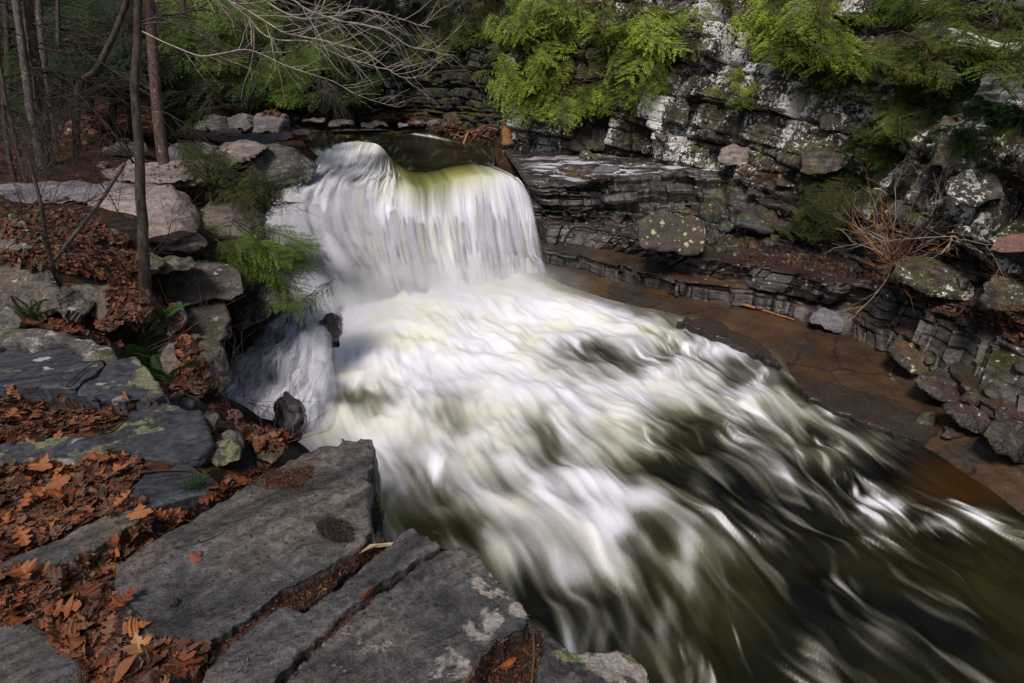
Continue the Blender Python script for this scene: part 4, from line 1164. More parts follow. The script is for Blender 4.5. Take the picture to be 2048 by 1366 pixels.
M_PALE = rock_mat('pale_rock', (0.10, 0.080, 0.073), (0.33, 0.265, 0.24), lichen=0.4, lscale=5, lcol=(0.10, 0.10, 0.08), bump=0.5, rough=0.8, warm=0.4, warmcol=(0.26, 0.20, 0.15), stratamt=0.5, pits=0.3)
M_PURP = rock_mat('purple_grey_rock', (0.085, 0.078, 0.086), (0.19, 0.175, 0.185), lichen=0.12, lscale=6, lcol=(0.30, 0.29, 0.26), bump=0.4, rough=0.75, stratamt=0.5)
M_BRN = rock_mat('brown_grey_rock', (0.055, 0.046, 0.040), (0.21, 0.175, 0.148), spots=0.6, sscale=7, scol=(0.42, 0.41, 0.38), lichen=0.22, lscale=7, lcol=(0.30, 0.28, 0.24), warm=0.4, warmcol=(0.14, 0.10, 0.07), bump=0.7, rough=0.8, moss=0.15, olive=0.1)
M_GLICH = rock_mat('grey_lichen_boulder', (0.055, 0.052, 0.047), (0.20, 0.18, 0.165), lichen=0.55, lscale=7, lcol=(0.36, 0.33, 0.30), spots=0.5, sscale=4, bump=0.9, rough=0.85, olive=0.2, moss=0.1)
M_YEL = rock_mat('yellow_lichen_rock', (0.020, 0.018, 0.018), (0.075, 0.068, 0.064), spots=0.85, sscale=8.0, scol=(0.45, 0.40, 0.20), topcol=(0.12, 0.065, 0.03), topamt=0.7, bump=0.7, rough=0.6, lmask=0.7, sgate=(0.25, 0.32))
M_DARKB = rock_mat('dark_block', (0.012, 0.011, 0.012), (0.062, 0.057, 0.058), spots=0.4, sscale=9, scol=(0.45, 0.42, 0.35), topcol=(0.06, 0.03, 0.02), topamt=0.7, bump=0.7, rough=0.5, wet=0.2, moss=0.25)
M_CBLK = rock_mat('cliff_block', (0.014, 0.0125, 0.012), (0.125, 0.105, 0.09), whites=0.62, lichen=0.3, lscale=12, lcol=(0.26, 0.26, 0.18), streak=0.6, warm=0.7, warmcol=(0.19, 0.14, 0.09), moss=0.22, bump=0.8, rough=0.85)
M_PLATE = rock_mat('wet_plate', (0.010, 0.009, 0.009), (0.055, 0.048, 0.045), topcol=(0.045, 0.028, 0.018), topamt=0.6, bump=0.5, rough=0.4, wet=0.3, stratamt=0.5)
M_STREAM = rock_mat('stream_slab', (0.06, 0.057, 0.058), (0.20, 0.185, 0.18), lichen=0.15, lscale=5, lcol=(0.12, 0.12, 0.09), bump=0.5, rough=0.75, warm=0.3, stratamt=0.6)

# ---- near ledges
slab('rock_slab', [(228,1130),(330,1062),(420,1012),(520,952),(605,904),(700,876),(746,876),(750,905),(738,950),(734,1000),(741,1050),(716,1102),(640,1140),(560,1178),(538,1200),(480,1245),(418,1282),(395,1330),(300,1370),(235,1400),(225,1260)],
     3.50, 0.95, 'broad flat grey slab in the middle of the near ledge, with two dark wet pockets', M_SLATE, 0.016, 3, (0.0, 0.015), blobs={'warm': [(670,1010,80,55,1), (600,1060,130,45,.8), (500,1110,90,50,.5), (640,920,70,25,.5)], 'stain': [(575,960,75,35,.8), (672,1062,60,40,.9), (330,1250,90,60,.5), (700,900,40,20,.4)]})  # warm blobs: tan rock tint, with the slab's lit middle painted in
slab('rock_slab', [(330,1460),(398,1362),(422,1302),(520,1232),(572,1208),(606,1226),(640,1198),(740,1122),(818,1056),(872,1078),(884,1094),(838,1112),(752,1168),(664,1246),(588,1312),(520,1380),(430,1480)],
     3.47, 0.95, 'narrow wedge of grey slab between two long cracks in the near ledge', M_SLATE, 0.014, 5, (0.0, 0.01))
slab('rock_slab', [(450,1500),(560,1368),(602,1318),(672,1254),(762,1178),(852,1116),(920,1092),(962,1120),(988,1150),(1030,1192),(1062,1232),(1050,1258),(985,1290),(955,1340),(930,1400),(900,1500)],
     3.44, 1.1, 'large dark grey slab with pinkish lichen along its right edge, above the rapids', M_SLATE_L, 0.016, 8, (-0.02, 0.0), blobs={'lich': [(990,1180,50,40,1), (965,1240,55,55,1.1), (925,1320,45,55,1), (1040,1222,30,30,1)], 'olv': [(962,1152,40,22,.9), (1000,1200,30,20,.6)], 'warm': [(940,1120,40,20,.8), (760,1270,100,50,.4)], 'stain': [(890,1210,50,70,.9), (830,1150,60,25,.6), (700,1330,80,50,.5)]})
slab('rock_slab', [(1040,1480),(1066,1370),(1072,1290),(1092,1262),(1150,1298),(1222,1300),(1262,1308),(1290,1338),(1322,1400),(1350,1480)],
     3.30, 1.1, 'low grey ledge with a mossy green rim at the bottom edge beside the water', M_SLATE_L, 0.03, 9, (-0.05, 0.0), blobs={'olv': [(1150,1312,60,22,1.2), (1240,1325,55,30,1.3)], 'lich': [(1210,1330,40,30,1), (1290,1350,30,30,1)]})
frock('rock', [(738,1008),(752,990),(766,1008),(768,1035),(758,1060),(742,1075),(728,1050)], 2.3, 'small lichened knob of rock sticking out beyond the slab tip over the water', M_LICH, 0.3, 0.25, 0.012, 10)
slab('rock_slab', [(-40,1140),(90,1088),(180,1046),(268,1000),(302,1008),(288,1040),(205,1088),(165,1122),(112,1142),(104,1170),(-40,1210)], 3.515, 0.4, 'grey cracked slab half buried by leaves at the left edge', M_SLATE, 0.012, 12)
slab('rock_slab', [(252,985),(290,946),(368,930),(428,952),(442,974),(385,990),(330,1008),(285,1012)], 3.48, 0.4, 'small smooth bluish slab with a grass tuft on its right edge', M_BLUE, 0.014, 13, smooth=2)
frock('rock', [(285,1000),(320,985),(365,985),(382,1000),(360,1015),(300,1020)], 2.45, 'little knob of rock crusted in pale green lichen beside the grass tuft', M_LICH, 0.8, 0.2, 0.012, 14)
frock('boulder', [(-60,1240),(0,1236),(70,1248),(130,1285),(175,1340),(200,1420),(120,1480),(-60,1480)], 1.48, 'rounded dark boulder in the bottom left corner among leaves', M_SLATE, 1.0, 0.4, 0.014, 15, smooth=14, facets=1, cat='boulder')
frock('boulder', [(-50,1180),(5,1186),(28,1208),(30,1235),(0,1250),(-50,1250)], 1.75, 'small dark rock at the left edge just above the corner boulder', M_SLATE, 0.8, 0.25, 0.01, 16, smooth=8, facets=2, cat='boulder')
slab('rock_slab', [(-120,690),(40,684),(130,690),(205,712),(212,730),(185,750),(150,776),(60,772),(-120,768)], 3.36, 0.5, 'dark bluish layered ledge with thin cracks at the left edge', M_BLUE, 0.02, 18, (0.02, -0.03))
slab('rock_slab', [(158,768),(195,744),(226,722),(266,714),(298,742),(332,786),(320,800),(235,802),(150,790)], 3.35, 0.55, 'dark bluish slab whose right shoulder is crusted with lichen, left of the ferns', M_BLUE, 0.02, 19, (-0.02, 0.0), blobs={'olv': [(300,752,24,30,1.3), (285,725,25,14,.8)]})
slab('rock_slab', [(-60,672),(50,655),(120,662),(222,688),(230,708),(205,712),(130,688),(40,684),(-60,690)], 3.40, 0.4, 'low rock strip blotched with white lichen behind the bluish ledge', M_GLICH, 0.025, 20)
slab('rock_slab', [(-60,905),(60,880),(130,868),(200,862),(250,826),(326,802),(400,816),(414,850),(420,888),(395,915),(310,920),(255,908),(150,935),(-60,975)], 3.50, 0.45, 'bluish rock carrying a big cushion of yellow green lichen', rock_mat('cushion_lichen_rock', (0.022, 0.022, 0.027), (0.068, 0.067, 0.078), spots=0.75, sscale=6, scol=(0.45, 0.40, 0.38), olive=0.78, bump=0.6, rough=0.6, wet=0.1, stratamt=0.6, lmask=1.0), 0.03, 21, (0.0, 0.0), smooth=2)
for k, (ol, tt_, lb, mt) in enumerate([
    ([(392,830),(420,822),(440,838),(440,865),(410,872),(392,858)], 3.3, 'small squarish rock with a cap of pale lichen, right of the cushion lichen', M_LICH),
    ([(398,905),(420,885),(455,872),(478,890),(480,915),(450,930),(410,925)], 3.0, 'rounded lichen spotted rock beside the tip of the broad slab', M_LICH),
    ([(440,870),(462,858),(485,872),(490,892),(470,898)], 3.25, 'small pale rock among leaves above the broad slab', M_GLICH),
    ([(335,800),(365,790),(396,800),(402,815),(370,820),(340,815)], 3.7, 'low rock furred with green lichen at the foot of the ferns', M_LICH),
    ([(455,822),(480,818),(490,832),(478,842),(460,838)], 4.0, 'tiny whitish rock on the leafy slope above the cascade', M_GLICH),
    ([(355,772),(376,762),(414,776),(420,786),(395,790),(362,784)], 5.0, 'long pale flat rock lying beside the foot of the cascade', M_PALE),
    ([(500,880),(530,860),(556,872),(565,905),(540,930),(505,915)], 3.3, 'dark pitted rock at the head of the broad slab', M_BRN)]):
    frock('rock', ol, tt_, lb, mt, 0.8, 0.25, 0.02, 30 + k, smooth=2, facets=3)

# ---- rock pile and boulders of the left bank
LB = [
 ('rock_slab', [(316,546),(350,524),(440,528),(468,545),(473,576),(455,592),(395,600),(328,607),(316,588)], 8.4, 'angular brown grey block jutting out behind the tree foot', M_BRN, 0.6, 0.9, 0.035, 5),
 ('rock', [(336,614),(362,606),(370,640),(352,662),(332,692),(322,660)], 8.2, 'pale knobbly rock under the jutting block, right of the tree', M_GLICH, 0.4, 0.6, 0.05, 3),
 ('rock', [(362,612),(440,602),(452,628),(446,668),(420,690),(380,692),(356,662)], 8.45, 'brown block wedged in the rock pile beside the cascade', M_BRN, 0.4, 0.8, 0.05, 4),
 ('rock', [(345,694),(430,668),(446,722),(454,756),(420,776),(350,768),(332,720)], 8.2, 'lowest block of the rock pile with its foot in the cascade', M_BRN, 0.4, 0.9, 0.05, 5),
 ('rock', [(426,622),(456,638),(461,664),(446,694),(428,684)], 8.6, 'narrow upright rock on the outer side of the rock pile', M_GLICH, 0.2, 0.5, 0.03, 3),
 ('rock_slab', [(238,545),(330,520),(374,516),(386,530),(330,546),(258,562)], 8.7, 'thin shelf of rock behind the tree trunk', M_BRN, 1.4, 0.7, 0.03, 2),
 ('boulder', [(296,478),(330,465),(402,462),(418,488),(384,508),(350,505),(305,500)], 10.4, 'pale lower lump under the great rounded boulder', M_PALE, 0.6, 0.7, 0.05, 3),
 ('boulder', [(138,408),(180,388),(300,366),(342,368),(376,385),(400,415),(406,450),(388,472),(350,490),(300,486),(250,466),(180,440)], 10.9, 'great rounded pale boulder behind the big bare tree', M_PALE, 1.3, 1.6, 0.07, 4),
 ('rock', [(-40,518),(40,514),(84,528),(108,552),(112,578),(186,566),(216,590),(150,622),(60,634),(-40,630)], 6.6, 'wide shadowed rock under the leaf slope at the left edge', M_BRN, 0.6, 0.9, 0.06, 4),
 ('rock', [(-40,448),(48,450),(76,480),(60,502),(-40,505)], 8.6, 'lichened rock showing through the leaves near the left edge', M_GLICH, 1.0, 0.7, 0.05, 3),
 ('rock', [(-40,602),(18,610),(44,640),(30,660),(-40,676)], 4.5, 'pale grey rock at the left edge beside the small fern', M_GLICH, 0.7, 0.4, 0.03, 3),
 ('rock', [(186,600),(214,582),(240,616),(251,645),(226,668),(192,660)], 5.4, 'grey rock in the leaves left of the tall ferns', M_GLICH, 0.6, 0.5, 0.03, 4),
 ('boulder', [(432,345),(480,304),(540,290),(592,300),(630,312),(641,335),(626,356),(570,372),(530,366),(470,360)], 17.6, 'big lichen mottled boulder at the left lip of the falls', M_GLICH, 0.8, 2.0, 0.10, 4),
 ('rock_slab', [(388,346),(412,302),(450,286),(500,280),(542,290),(518,308),(468,330),(430,352)], 18.0, 'sunlit pinkish shelf of rock left of the lip boulder', M_PALE, 1.6, 1.2, 0.08, 3),
 ('rock_slab', [(190,352),(242,328),(330,334),(402,338),(392,358),(300,366),(220,368)], 13.8, 'pale flat slab behind the reddish tree trunk', M_PALE, 2.0, 0.8, 0.06, 3),
 ('rock_slab', [(300,322),(336,296),(410,286),(442,296),(402,318),(330,330)], 16.5, 'smooth purple grey slab between the trunks and the lip boulder', M_PURP, 2.5, 0.6, 0.04, 2),
 ('boulder', [(108,285),(125,250),(160,238),(196,262),(190,282),(150,294)], 19.0, 'grey boulder among the trunks of the far left wood', M_GLICH, 0.8, 1.2, 0.10, 4),
 ('boulder', [(196,300),(240,283),(290,284),(294,300),(250,312),(205,314)], 17.5, 'flat topped boulder left of the bare tree trunk', M_GLICH, 1.0, 1.0, 0.08, 4),
 ('boulder', [(386,262),(392,240),(420,226),(452,232),(456,262)], 26.0, 'leftmost block of the pale ledge across the upper stream', M_STREAM, 0.5, 1.6, 0.10, 3),
 ('boulder', [(452,262),(452,236),(480,228),(512,232),(512,262)], 26.2, 'middle block of the pale ledge across the upper stream', M_STREAM, 0.5, 1.6, 0.10, 3),
 ('boulder', [(505,266),(508,232),(540,224),(574,230),(579,256),(562,266)], 25.6, 'rightmost and roundest block of the pale ledge across the upper stream', M_STREAM, 0.5, 1.8, 0.10, 3),
 ('boulder', [(428,272),(440,258),(470,256),(488,266),(470,276)], 23.0, 'small pale rock in front of the pale ledge', M_PALE, 0.8, 0.6, 0.05, 3),
 ('rock_slab', [(400,286),(430,272),(500,266),(560,272),(548,288),(470,292)], 21.0, 'low grey slab at the left of the stream head', M_PURP, 2.5, 0.7, 0.04, 2),
 ('rock', [(532,276),(550,264),(582,264),(586,276),(560,284)], 22.0, 'thin dark rock at the very edge of the upper stream', M_PURP, 1.2, 0.5, 0.04, 3),
 ('rock', [(580,268),(600,257),(624,262),(620,270)], 24.0, 'whitish flat stone poking out of the upper stream', M_PALE, 1.0, 0.5, 0.04, 2),
 ('rock', [(556,800),(575,782),(592,806),(604,850),(596,886),(566,880),(552,840)], 8.1, 'black wet rock standing in the foot of the cascade', M_WET, 0.4, 0.7, 0.06, 5),
 ('rock', [(640,640),(664,626),(682,648),(676,676),(652,680)], 10.3, 'small black wet rock splitting the cascade from the falls', M_WET, 0.3, 0.5, 0.06, 4),
]
LB += [
 ('rock_slab', [(-40,372),(100,364),(220,362),(302,368),(205,392),(120,408),(-40,418)], 10.6, 'wide smooth purple grey slab left of the great rounded boulder', M_PURP, 2.0, 1.2, 0.05, 2),
 ('rock_slab', [(180,356),(260,330),(400,320),(440,335),(430,368),(330,372)], 13.2, 'wide pale bedrock slab behind the trunks, left of the sunlit shelf', M_PALE, 1.6, 1.2, 0.06, 2),
 ('rock', [(405,500),(440,470),(500,478),(520,520),(470,548),(410,540)], 9.8, 'dark undercut rock behind the green hemlock bough', M_BRN, 0.3, 1.0, 0.06, 4),
 ('rock', [(402,420),(440,392),(500,398),(540,440),(522,490),(450,486),(410,460)], 11.2, 'dark mossy rock wall beneath the olive sapling', M_BRN, 0.4, 1.2, 0.08, 4),
 ('rock', [(455,600),(500,560),(560,580),(570,610),(520,640),(470,660)], 9.3, 'dark wet bank rock above the side cascade', M_WET, 0.4, 1.0, 0.06, 4),
 ('rock', [(110,590),(160,570),(230,572),(300,590),(290,640),(200,640),(130,620)], 6.2, 'dark ledge of rock under the leaves left of the bare tree foot', M_BRN, 0.5, 0.8, 0.05, 3),
 ('rock', [(230,500),(300,498),(330,520),(300,545),(240,540)], 8.4, 'mossy brown rock left of the trunk under the leaf slope', M_BRN, 0.6, 0.8, 0.05, 3),
]
for k, (nm, ol, tt_, lb, mt, ln, th, am, fa) in enumerate(LB):
    if k < 6:
        cu_, cv_ = np.mean(ol, 0); ol = [(cu_ + 1.16 * (u - cu_), cv_ + 1.16 * (v - cv_)) for u, v in ol]; fa += 2
    frock(nm, ol, tt_, lb, mt, ln, th, am, 60 + k, smooth=(8 if 'great rounded' in lb else 0), facets=fa, cat='boulder' if nm == 'boulder' else 'rock', strata=0.0)

# ---- far shore of the upper stream: flat blocks in a row
FSR = [([(656,252),(660,241),(706,239),(712,250)], 'flat block nearest the stream head in the far shore row', 29), ([(720,254),(722,244),(772,242),(778,252)], 'flat grey block at the middle of the far shore row', 30), ([(736,240),(740,230),(786,229),(792,238)], 'dark squared block above the far shore row', 32),
       ([(794,254),(796,243),(846,242),(852,252)], 'flat block at the right of the far shore row', 29.5), ([(600,246),(606,236),(650,234),(656,244)], 'flat block at the left end of the far shore row', 31), ([(852,252),(858,241),(880,240),(884,250)], 'small block at the right end of the far shore row', 29),
       ([(664,238),(670,230),(700,229),(706,236)], 'small pale block on the leafy far shore', 34), ([(800,240),(806,232),(838,232),(842,239)], 'low dark block under the far cliff', 33), ([(880,256),(890,226),(915,224),(925,250)], 'upright dark block beside the driftwood pile', 28)]
for k, (ol, lb, tt_) in enumerate(FSR):
    frock('stone_block', ol, tt_ - 1.0, lb, M_STREAM if k not in (2, 7, 8) else M_DARKB, 1.0, 1.0, 0.05, 120 + k, smooth=1, facets=2, group='blocks along the far shore', cat='stone block')

# ---- right bank
RB = [
 ([(1272,442),(1300,430),(1396,434),(1412,458),(1410,502),(1388,512),(1330,504),(1278,490)], 'big squared block dotted with yellow lichen on the ledge right of the falls', M_YEL, 0.35, 1.4, 0.02, 0, 1.1),
 ([(1776,700),(1790,680),(1822,690),(1880,716),(1872,742),(1840,752),(1800,728)], 'rounded rock crusted with yellow lichen at the head of the shore ridge', M_YEL, 0.7, 0.6, 0.04, 3, 0.35),
 ([(1826,756),(1860,738),(1892,752),(1936,790),(1946,812),(1905,815),(1862,790)], 'dark fluted rock in the middle of the shore ridge', M_DARKB, 0.6, 0.6, 0.05, 4, 0.35),
 ([(1888,812),(1930,796),(1975,826),(1990,856),(1960,872),(1920,850)], 'dark pitted rock next in the shore ridge towards the frame edge', M_DARKB, 0.6, 0.6, 0.05, 4, 0.35),
 ([(1962,868),(1990,838),(2045,850),(2070,900),(2060,930),(2000,905)], 'black hollowed rock at the right end of the shore ridge', M_DARKB, 0.6, 0.6, 0.05, 4, 0.35),
 ([(1612,640),(1640,616),(1680,622),(1692,650),(1684,668),(1650,660)], 'smooth grey polished block at the foot of the lower step', M_PURP, 0.7, 0.5, 0.03, 3, 0.25),
 ([(1385,430),(1400,402),(1440,398),(1462,420),(1458,445),(1410,448)], 'dark fallen block under the recess behind the yellow lichened block', M_DARKB, 0.6, 0.8, 0.06, 4, 0.4),
 ([(1468,455),(1480,420),(1530,405),(1575,425),(1580,452),(1530,468)], 'larger dark fallen block in the recess at the cliff foot', M_DARKB, 0.7, 1.0, 0.07, 4, 0.5),
 ([(1548,372),(1556,346),(1590,342),(1602,362),(1590,376)], 'small block yellow with lichen on the cliff foot shelf', M_YEL, 0.5, 0.6, 0.04, 3, 0.3),
 ([(1598,345),(1606,305),(1640,294),(1690,300),(1688,336),(1650,348)], 'pale grey split block halfway up the cliff foot', M_CBLK, 0.5, 1.0, 0.06, 3, 0.5),
 ([(1438,326),(1442,296),(1470,288),(1508,294),(1512,322),(1480,332)], 'rounded pale block set in the lowest bed of the cliff', M_PALE, 0.3, 0.8, 0.05, 3, 0.25),
 ([(1640,262),(1650,212),(1690,195),(1740,210),(1748,250),(1700,272)], 'leaning wedge of cliff rock with a white lower corner', M_CBLK, 0.6, 1.2, 0.08, 4, 0.5),
 ([(1982,496),(1996,472),(2048,466),(2090,480),(2080,505),(2010,504)], 'reddish flat stone at the right edge of the cliff foot', rock_mat('red_stone', (0.10, 0.05, 0.04), (0.22, 0.12, 0.10), spots=0.3, bump=0.6), 0.9, 0.6, 0.03, 3, 0.25),
 ([(1890,402),(1900,352),(1950,338),(2000,352),(2010,392),(1950,412)], 'big grey boulder under the ferns on the right slope', M_CBLK, 0.6, 1.2, 0.08, 4, 0.5),
 ([(1780,560),(1790,524),(1850,512),(1920,530),(1985,566),(1975,600),(1880,592)], 'bedded rock flecked white with lichen above the terrace', M_CBLK, 0.6, 0.8, 0.05, 3, 0.4),
 ([(1960,600),(1985,545),(2060,560),(2090,610),(2030,640)], 'lichen flecked rock at the right edge above the terrace', M_CBLK, 0.6, 0.8, 0.06, 3, 0.4),
 ([(1700,420),(1712,384),(1760,376),(1790,400),(1780,436),(1730,440)], 'mossy grey block behind the orange twigged bush', M_CBLK, 0.6, 0.9, 0.06, 4, 0.35),
 ([(1860,330),(1880,280),(1930,262),(1990,285),(1985,330),(1920,345)], 'brown rock face in the shade of the fern bank', M_CBLK, 0.5, 1.0, 0.08, 4, 0.4),
 ([(1136,300),(1144,276),(1176,272),(1190,296),(1170,306)], 'round lichened stone at the foot of the cliff nearest the driftwood', M_CBLK, 0.6, 0.7, 0.06, 4, 0.4),
 ([(1178,300),(1184,262),(1212,252),(1234,280),(1226,302)], 'upright stone at the foot of the cliff under the big hemlock', M_CBLK, 0.5, 0.8, 0.06, 4, 0.4),
 ([(1262,300),(1270,240),(1310,228),(1336,256),(1340,300),(1300,310)], 'tall fractured block at the corner of the cliff', M_CBLK, 0.4, 1.0, 0.08, 5, 0.4),
 ([(1326,250),(1330,200),(1364,184),(1382,216),(1376,250)], 'tan angular block in the cliff below the hemlock sprays', M_CBLK, 0.4, 0.9, 0.08, 4, 0.4),
 ([(1385,150),(1400,60),(1440,0),(1490,20),(1500,120),(1440,160)], 'white crusted slab of cliff near the top of the picture', M_CBLK, 0.4, 1.2, 0.08, 4, 0.3),
 ([(1186,345),(1200,330),(1238,328),(1244,342),(1215,350)], 'low wet stone on the shining shelf at the top of the falls', M_PURP, 0.8, 0.6, 0.04, 3, 0.2),
 ([(1948,190),(1975,130),(2040,95),(2090,130),(2080,200),(2000,215)], 'slanting grey slab in the shade at upper right', M_PURP, 0.9, 1.2, 0.06, 3, 0.4),
]
for k, (ol, lb, mt, ln, th, am, fa, pu) in enumerate(RB):
    frock('rock', ol, None, lb, mt, ln, th, am, 160 + k, smooth=1, facets=fa, cat='rock', push=pu)
slab('rock_slab', [(1352,640),(1420,634),(1475,660),(1530,690),(1566,734),(1542,722),(1480,692),(1400,656)], 0.13, 0.5, 'dark slate plate at the water edge below the lower step', M_PLATE, 0.03, 190)
slab('rock_slab', [(1604,780),(1655,760),(1740,786),(1800,802),(1880,856),(1842,884),(1741,846),(1662,814)], 0.11, 0.5, 'dark slate plate half awash beside the brown shelf', M_PLATE, 0.02, 191)
rl = random.Random(77)
def loose(n, box, size, label, mat, group, seed, push=0.12, lean=0.7, skip=None):
    for k in range(n):
        for _ in range(30):
            u, v = rl.uniform(*box[:2]), rl.uniform(*box[2:])
            if skip is None or not skip(u, v): break
        s = rl.uniform(*size)
        m = rl.randint(5, 7); a0 = rl.uniform(0, 6)
        ol = [(u + s * rl.uniform(0.75, 1.15) * math.cos(a0 + 2 * math.pi * j / m), v + s * rl.uniform(0.45, 0.75) * math.sin(a0 + 2 * math.pi * j / m)) for j in range(m)]
        t = SURF(u, v + s * 0.3)
        if t is None: continue
        frock('rock', ol, t - push, label, mat, lean, s / FPX * t * 1.6, s / FPX * t * 0.12, seed + k, smooth=0, facets=7, group=group)
loose(20, (395, 530, 350, 600), (16, 34), 'dark angular rock in the shaded bank between the great boulder and the falls', M_BRN, 'rocks of the shaded bank', 300)
loose(12, (20, 250, 380, 480), (12, 30), 'grey rock showing through the leaves of the upper left slope', M_GLICH, 'rocks in the upper left slope', 340)
loose(9, (330, 470, 700, 800), (10, 24), 'small brown rock tumbled at the foot of the rock pile', M_BRN, 'tumbled rocks under the pile', 360)
loose(10, (200, 420, 255, 350), (10, 24), 'grey stone in the wood floor behind the trunks', M_GLICH, 'stones behind the trunks', 380)
loose(12, (590, 860, 232, 250), (8, 15), 'small dark stone along the far shore', M_DARKB, 'small stones along the far shore', 400)
loose(10, (1390, 1700, 420, 500), (10, 26), 'small dark fallen stone scattered at the foot of the cliff', M_DARKB, 'fallen stones at the cliff foot', 420)
loose(7, (1130, 1420, 268, 318), (12, 26), 'lichened stone along the bottom of the cliff above the wet shelf', M_CBLK, 'stones along the cliff bottom', 440)
loose(9, (1820, 2060, 700, 900), (14, 30), 'dark stone of the near shore ridge on the right', M_DARKB, 'stones of the shore ridge', 460)
loose(4, (1560, 2040, 230, 560), (14, 36), 'lichen flecked stone jutting from the right slope', M_CBLK, 'stones jutting from the right slope', 480)
print('rocks', len(ROCKS))
# ================================================================== vegetation
TREES = build_bvh(BVHSRC)
def leaf_mat(name, dark, bright, trans=0.35, tip=None):
    b = NB(name)
    oi = b.node('ObjectInfo').outputs['Random']
    f = b.math('ADD', b.math('MULTIPLY', b.noise(b.pos, 3.0, 3), 0.75), b.math('MULTIPLY', oi, 0.3))
    f = b.math('ADD', f, b.math('MULTIPLY', b.attr('tip'), 0.30))
    col = b.ramp(f, [(0.48, dark), (0.98, bright)])
    df = b.node('BsdfPrincipled', {'Base Color': col, 'Roughness': 0.55, 'Specular IOR Level': 0.25})
    tr = b.node('BsdfTranslucent', {'Color': col})
    return b.finish(b.node('MixShader', {0: trans, 1: df.outputs[0], 2: tr.outputs[0]}).outputs[0])
def bark_mat(name, c1, c2, spot=None, sc=14):
    b = NB(name)
    n = b.noise(b.scale(b.pos, (1, 1, 0.25)), sc, 7, 0.7)
    col = b.ramp(n, [(0.35, c1), (0.65, c2)])
    if spot: col = b.mix(b.ramp(b.noise(b.pos, 9, 6, 0.7), [(0.60, 0), (0.64, 1)]), col, spot)
    return b.finish(b.node('BsdfPrincipled', {'Base Color': col, 'Roughness': 0.85, 'Normal': b.bump(n, 0.8, 0.03), 'Specular IOR Level': 0.2}).outputs[0])
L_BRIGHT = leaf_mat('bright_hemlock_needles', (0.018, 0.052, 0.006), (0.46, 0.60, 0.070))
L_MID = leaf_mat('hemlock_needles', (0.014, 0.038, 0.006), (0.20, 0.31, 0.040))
L_DARK = leaf_mat('shaded_hemlock_needles', (0.006, 0.016, 0.004), (0.055, 0.100, 0.018))  # needle colour darkened for the shade under the canopy
L_OLIVE = leaf_mat('olive_hemlock_needles', (0.014, 0.022, 0.004), (0.095, 0.115, 0.016))
L_FERN = leaf_mat('fern_green', (0.010, 0.028, 0.006), (0.055, 0.12, 0.02))
BK_DARK = bark_mat('dark_bark', (0.018, 0.013, 0.010), (0.085, 0.066, 0.052))
BK_RED = bark_mat('reddish_bark', (0.030, 0.018, 0.014), (0.13, 0.080, 0.066), (0.24, 0.21, 0.2))
BK_GREY = bark_mat('grey_bark', (0.035, 0.030, 0.027), (0.13, 0.11, 0.10), (0.28, 0.26, 0.24))
BK_TWIG = bark_mat('dark_twig', (0.020, 0.014, 0.012), (0.07, 0.052, 0.045))
BK_PALE = bark_mat('pale_twig', (0.24, 0.18, 0.15), (0.58, 0.48, 0.43))
BK_ORNG = bark_mat('orange_twig', (0.20, 0.085, 0.035), (0.48, 0.25, 0.11))
BK_BRN = bark_mat('brown_twig', (0.050, 0.028, 0.016), (0.15, 0.085, 0.05))
BK_RUST = bark_mat('rust_twig', (0.055, 0.018, 0.010), (0.17, 0.065, 0.03))

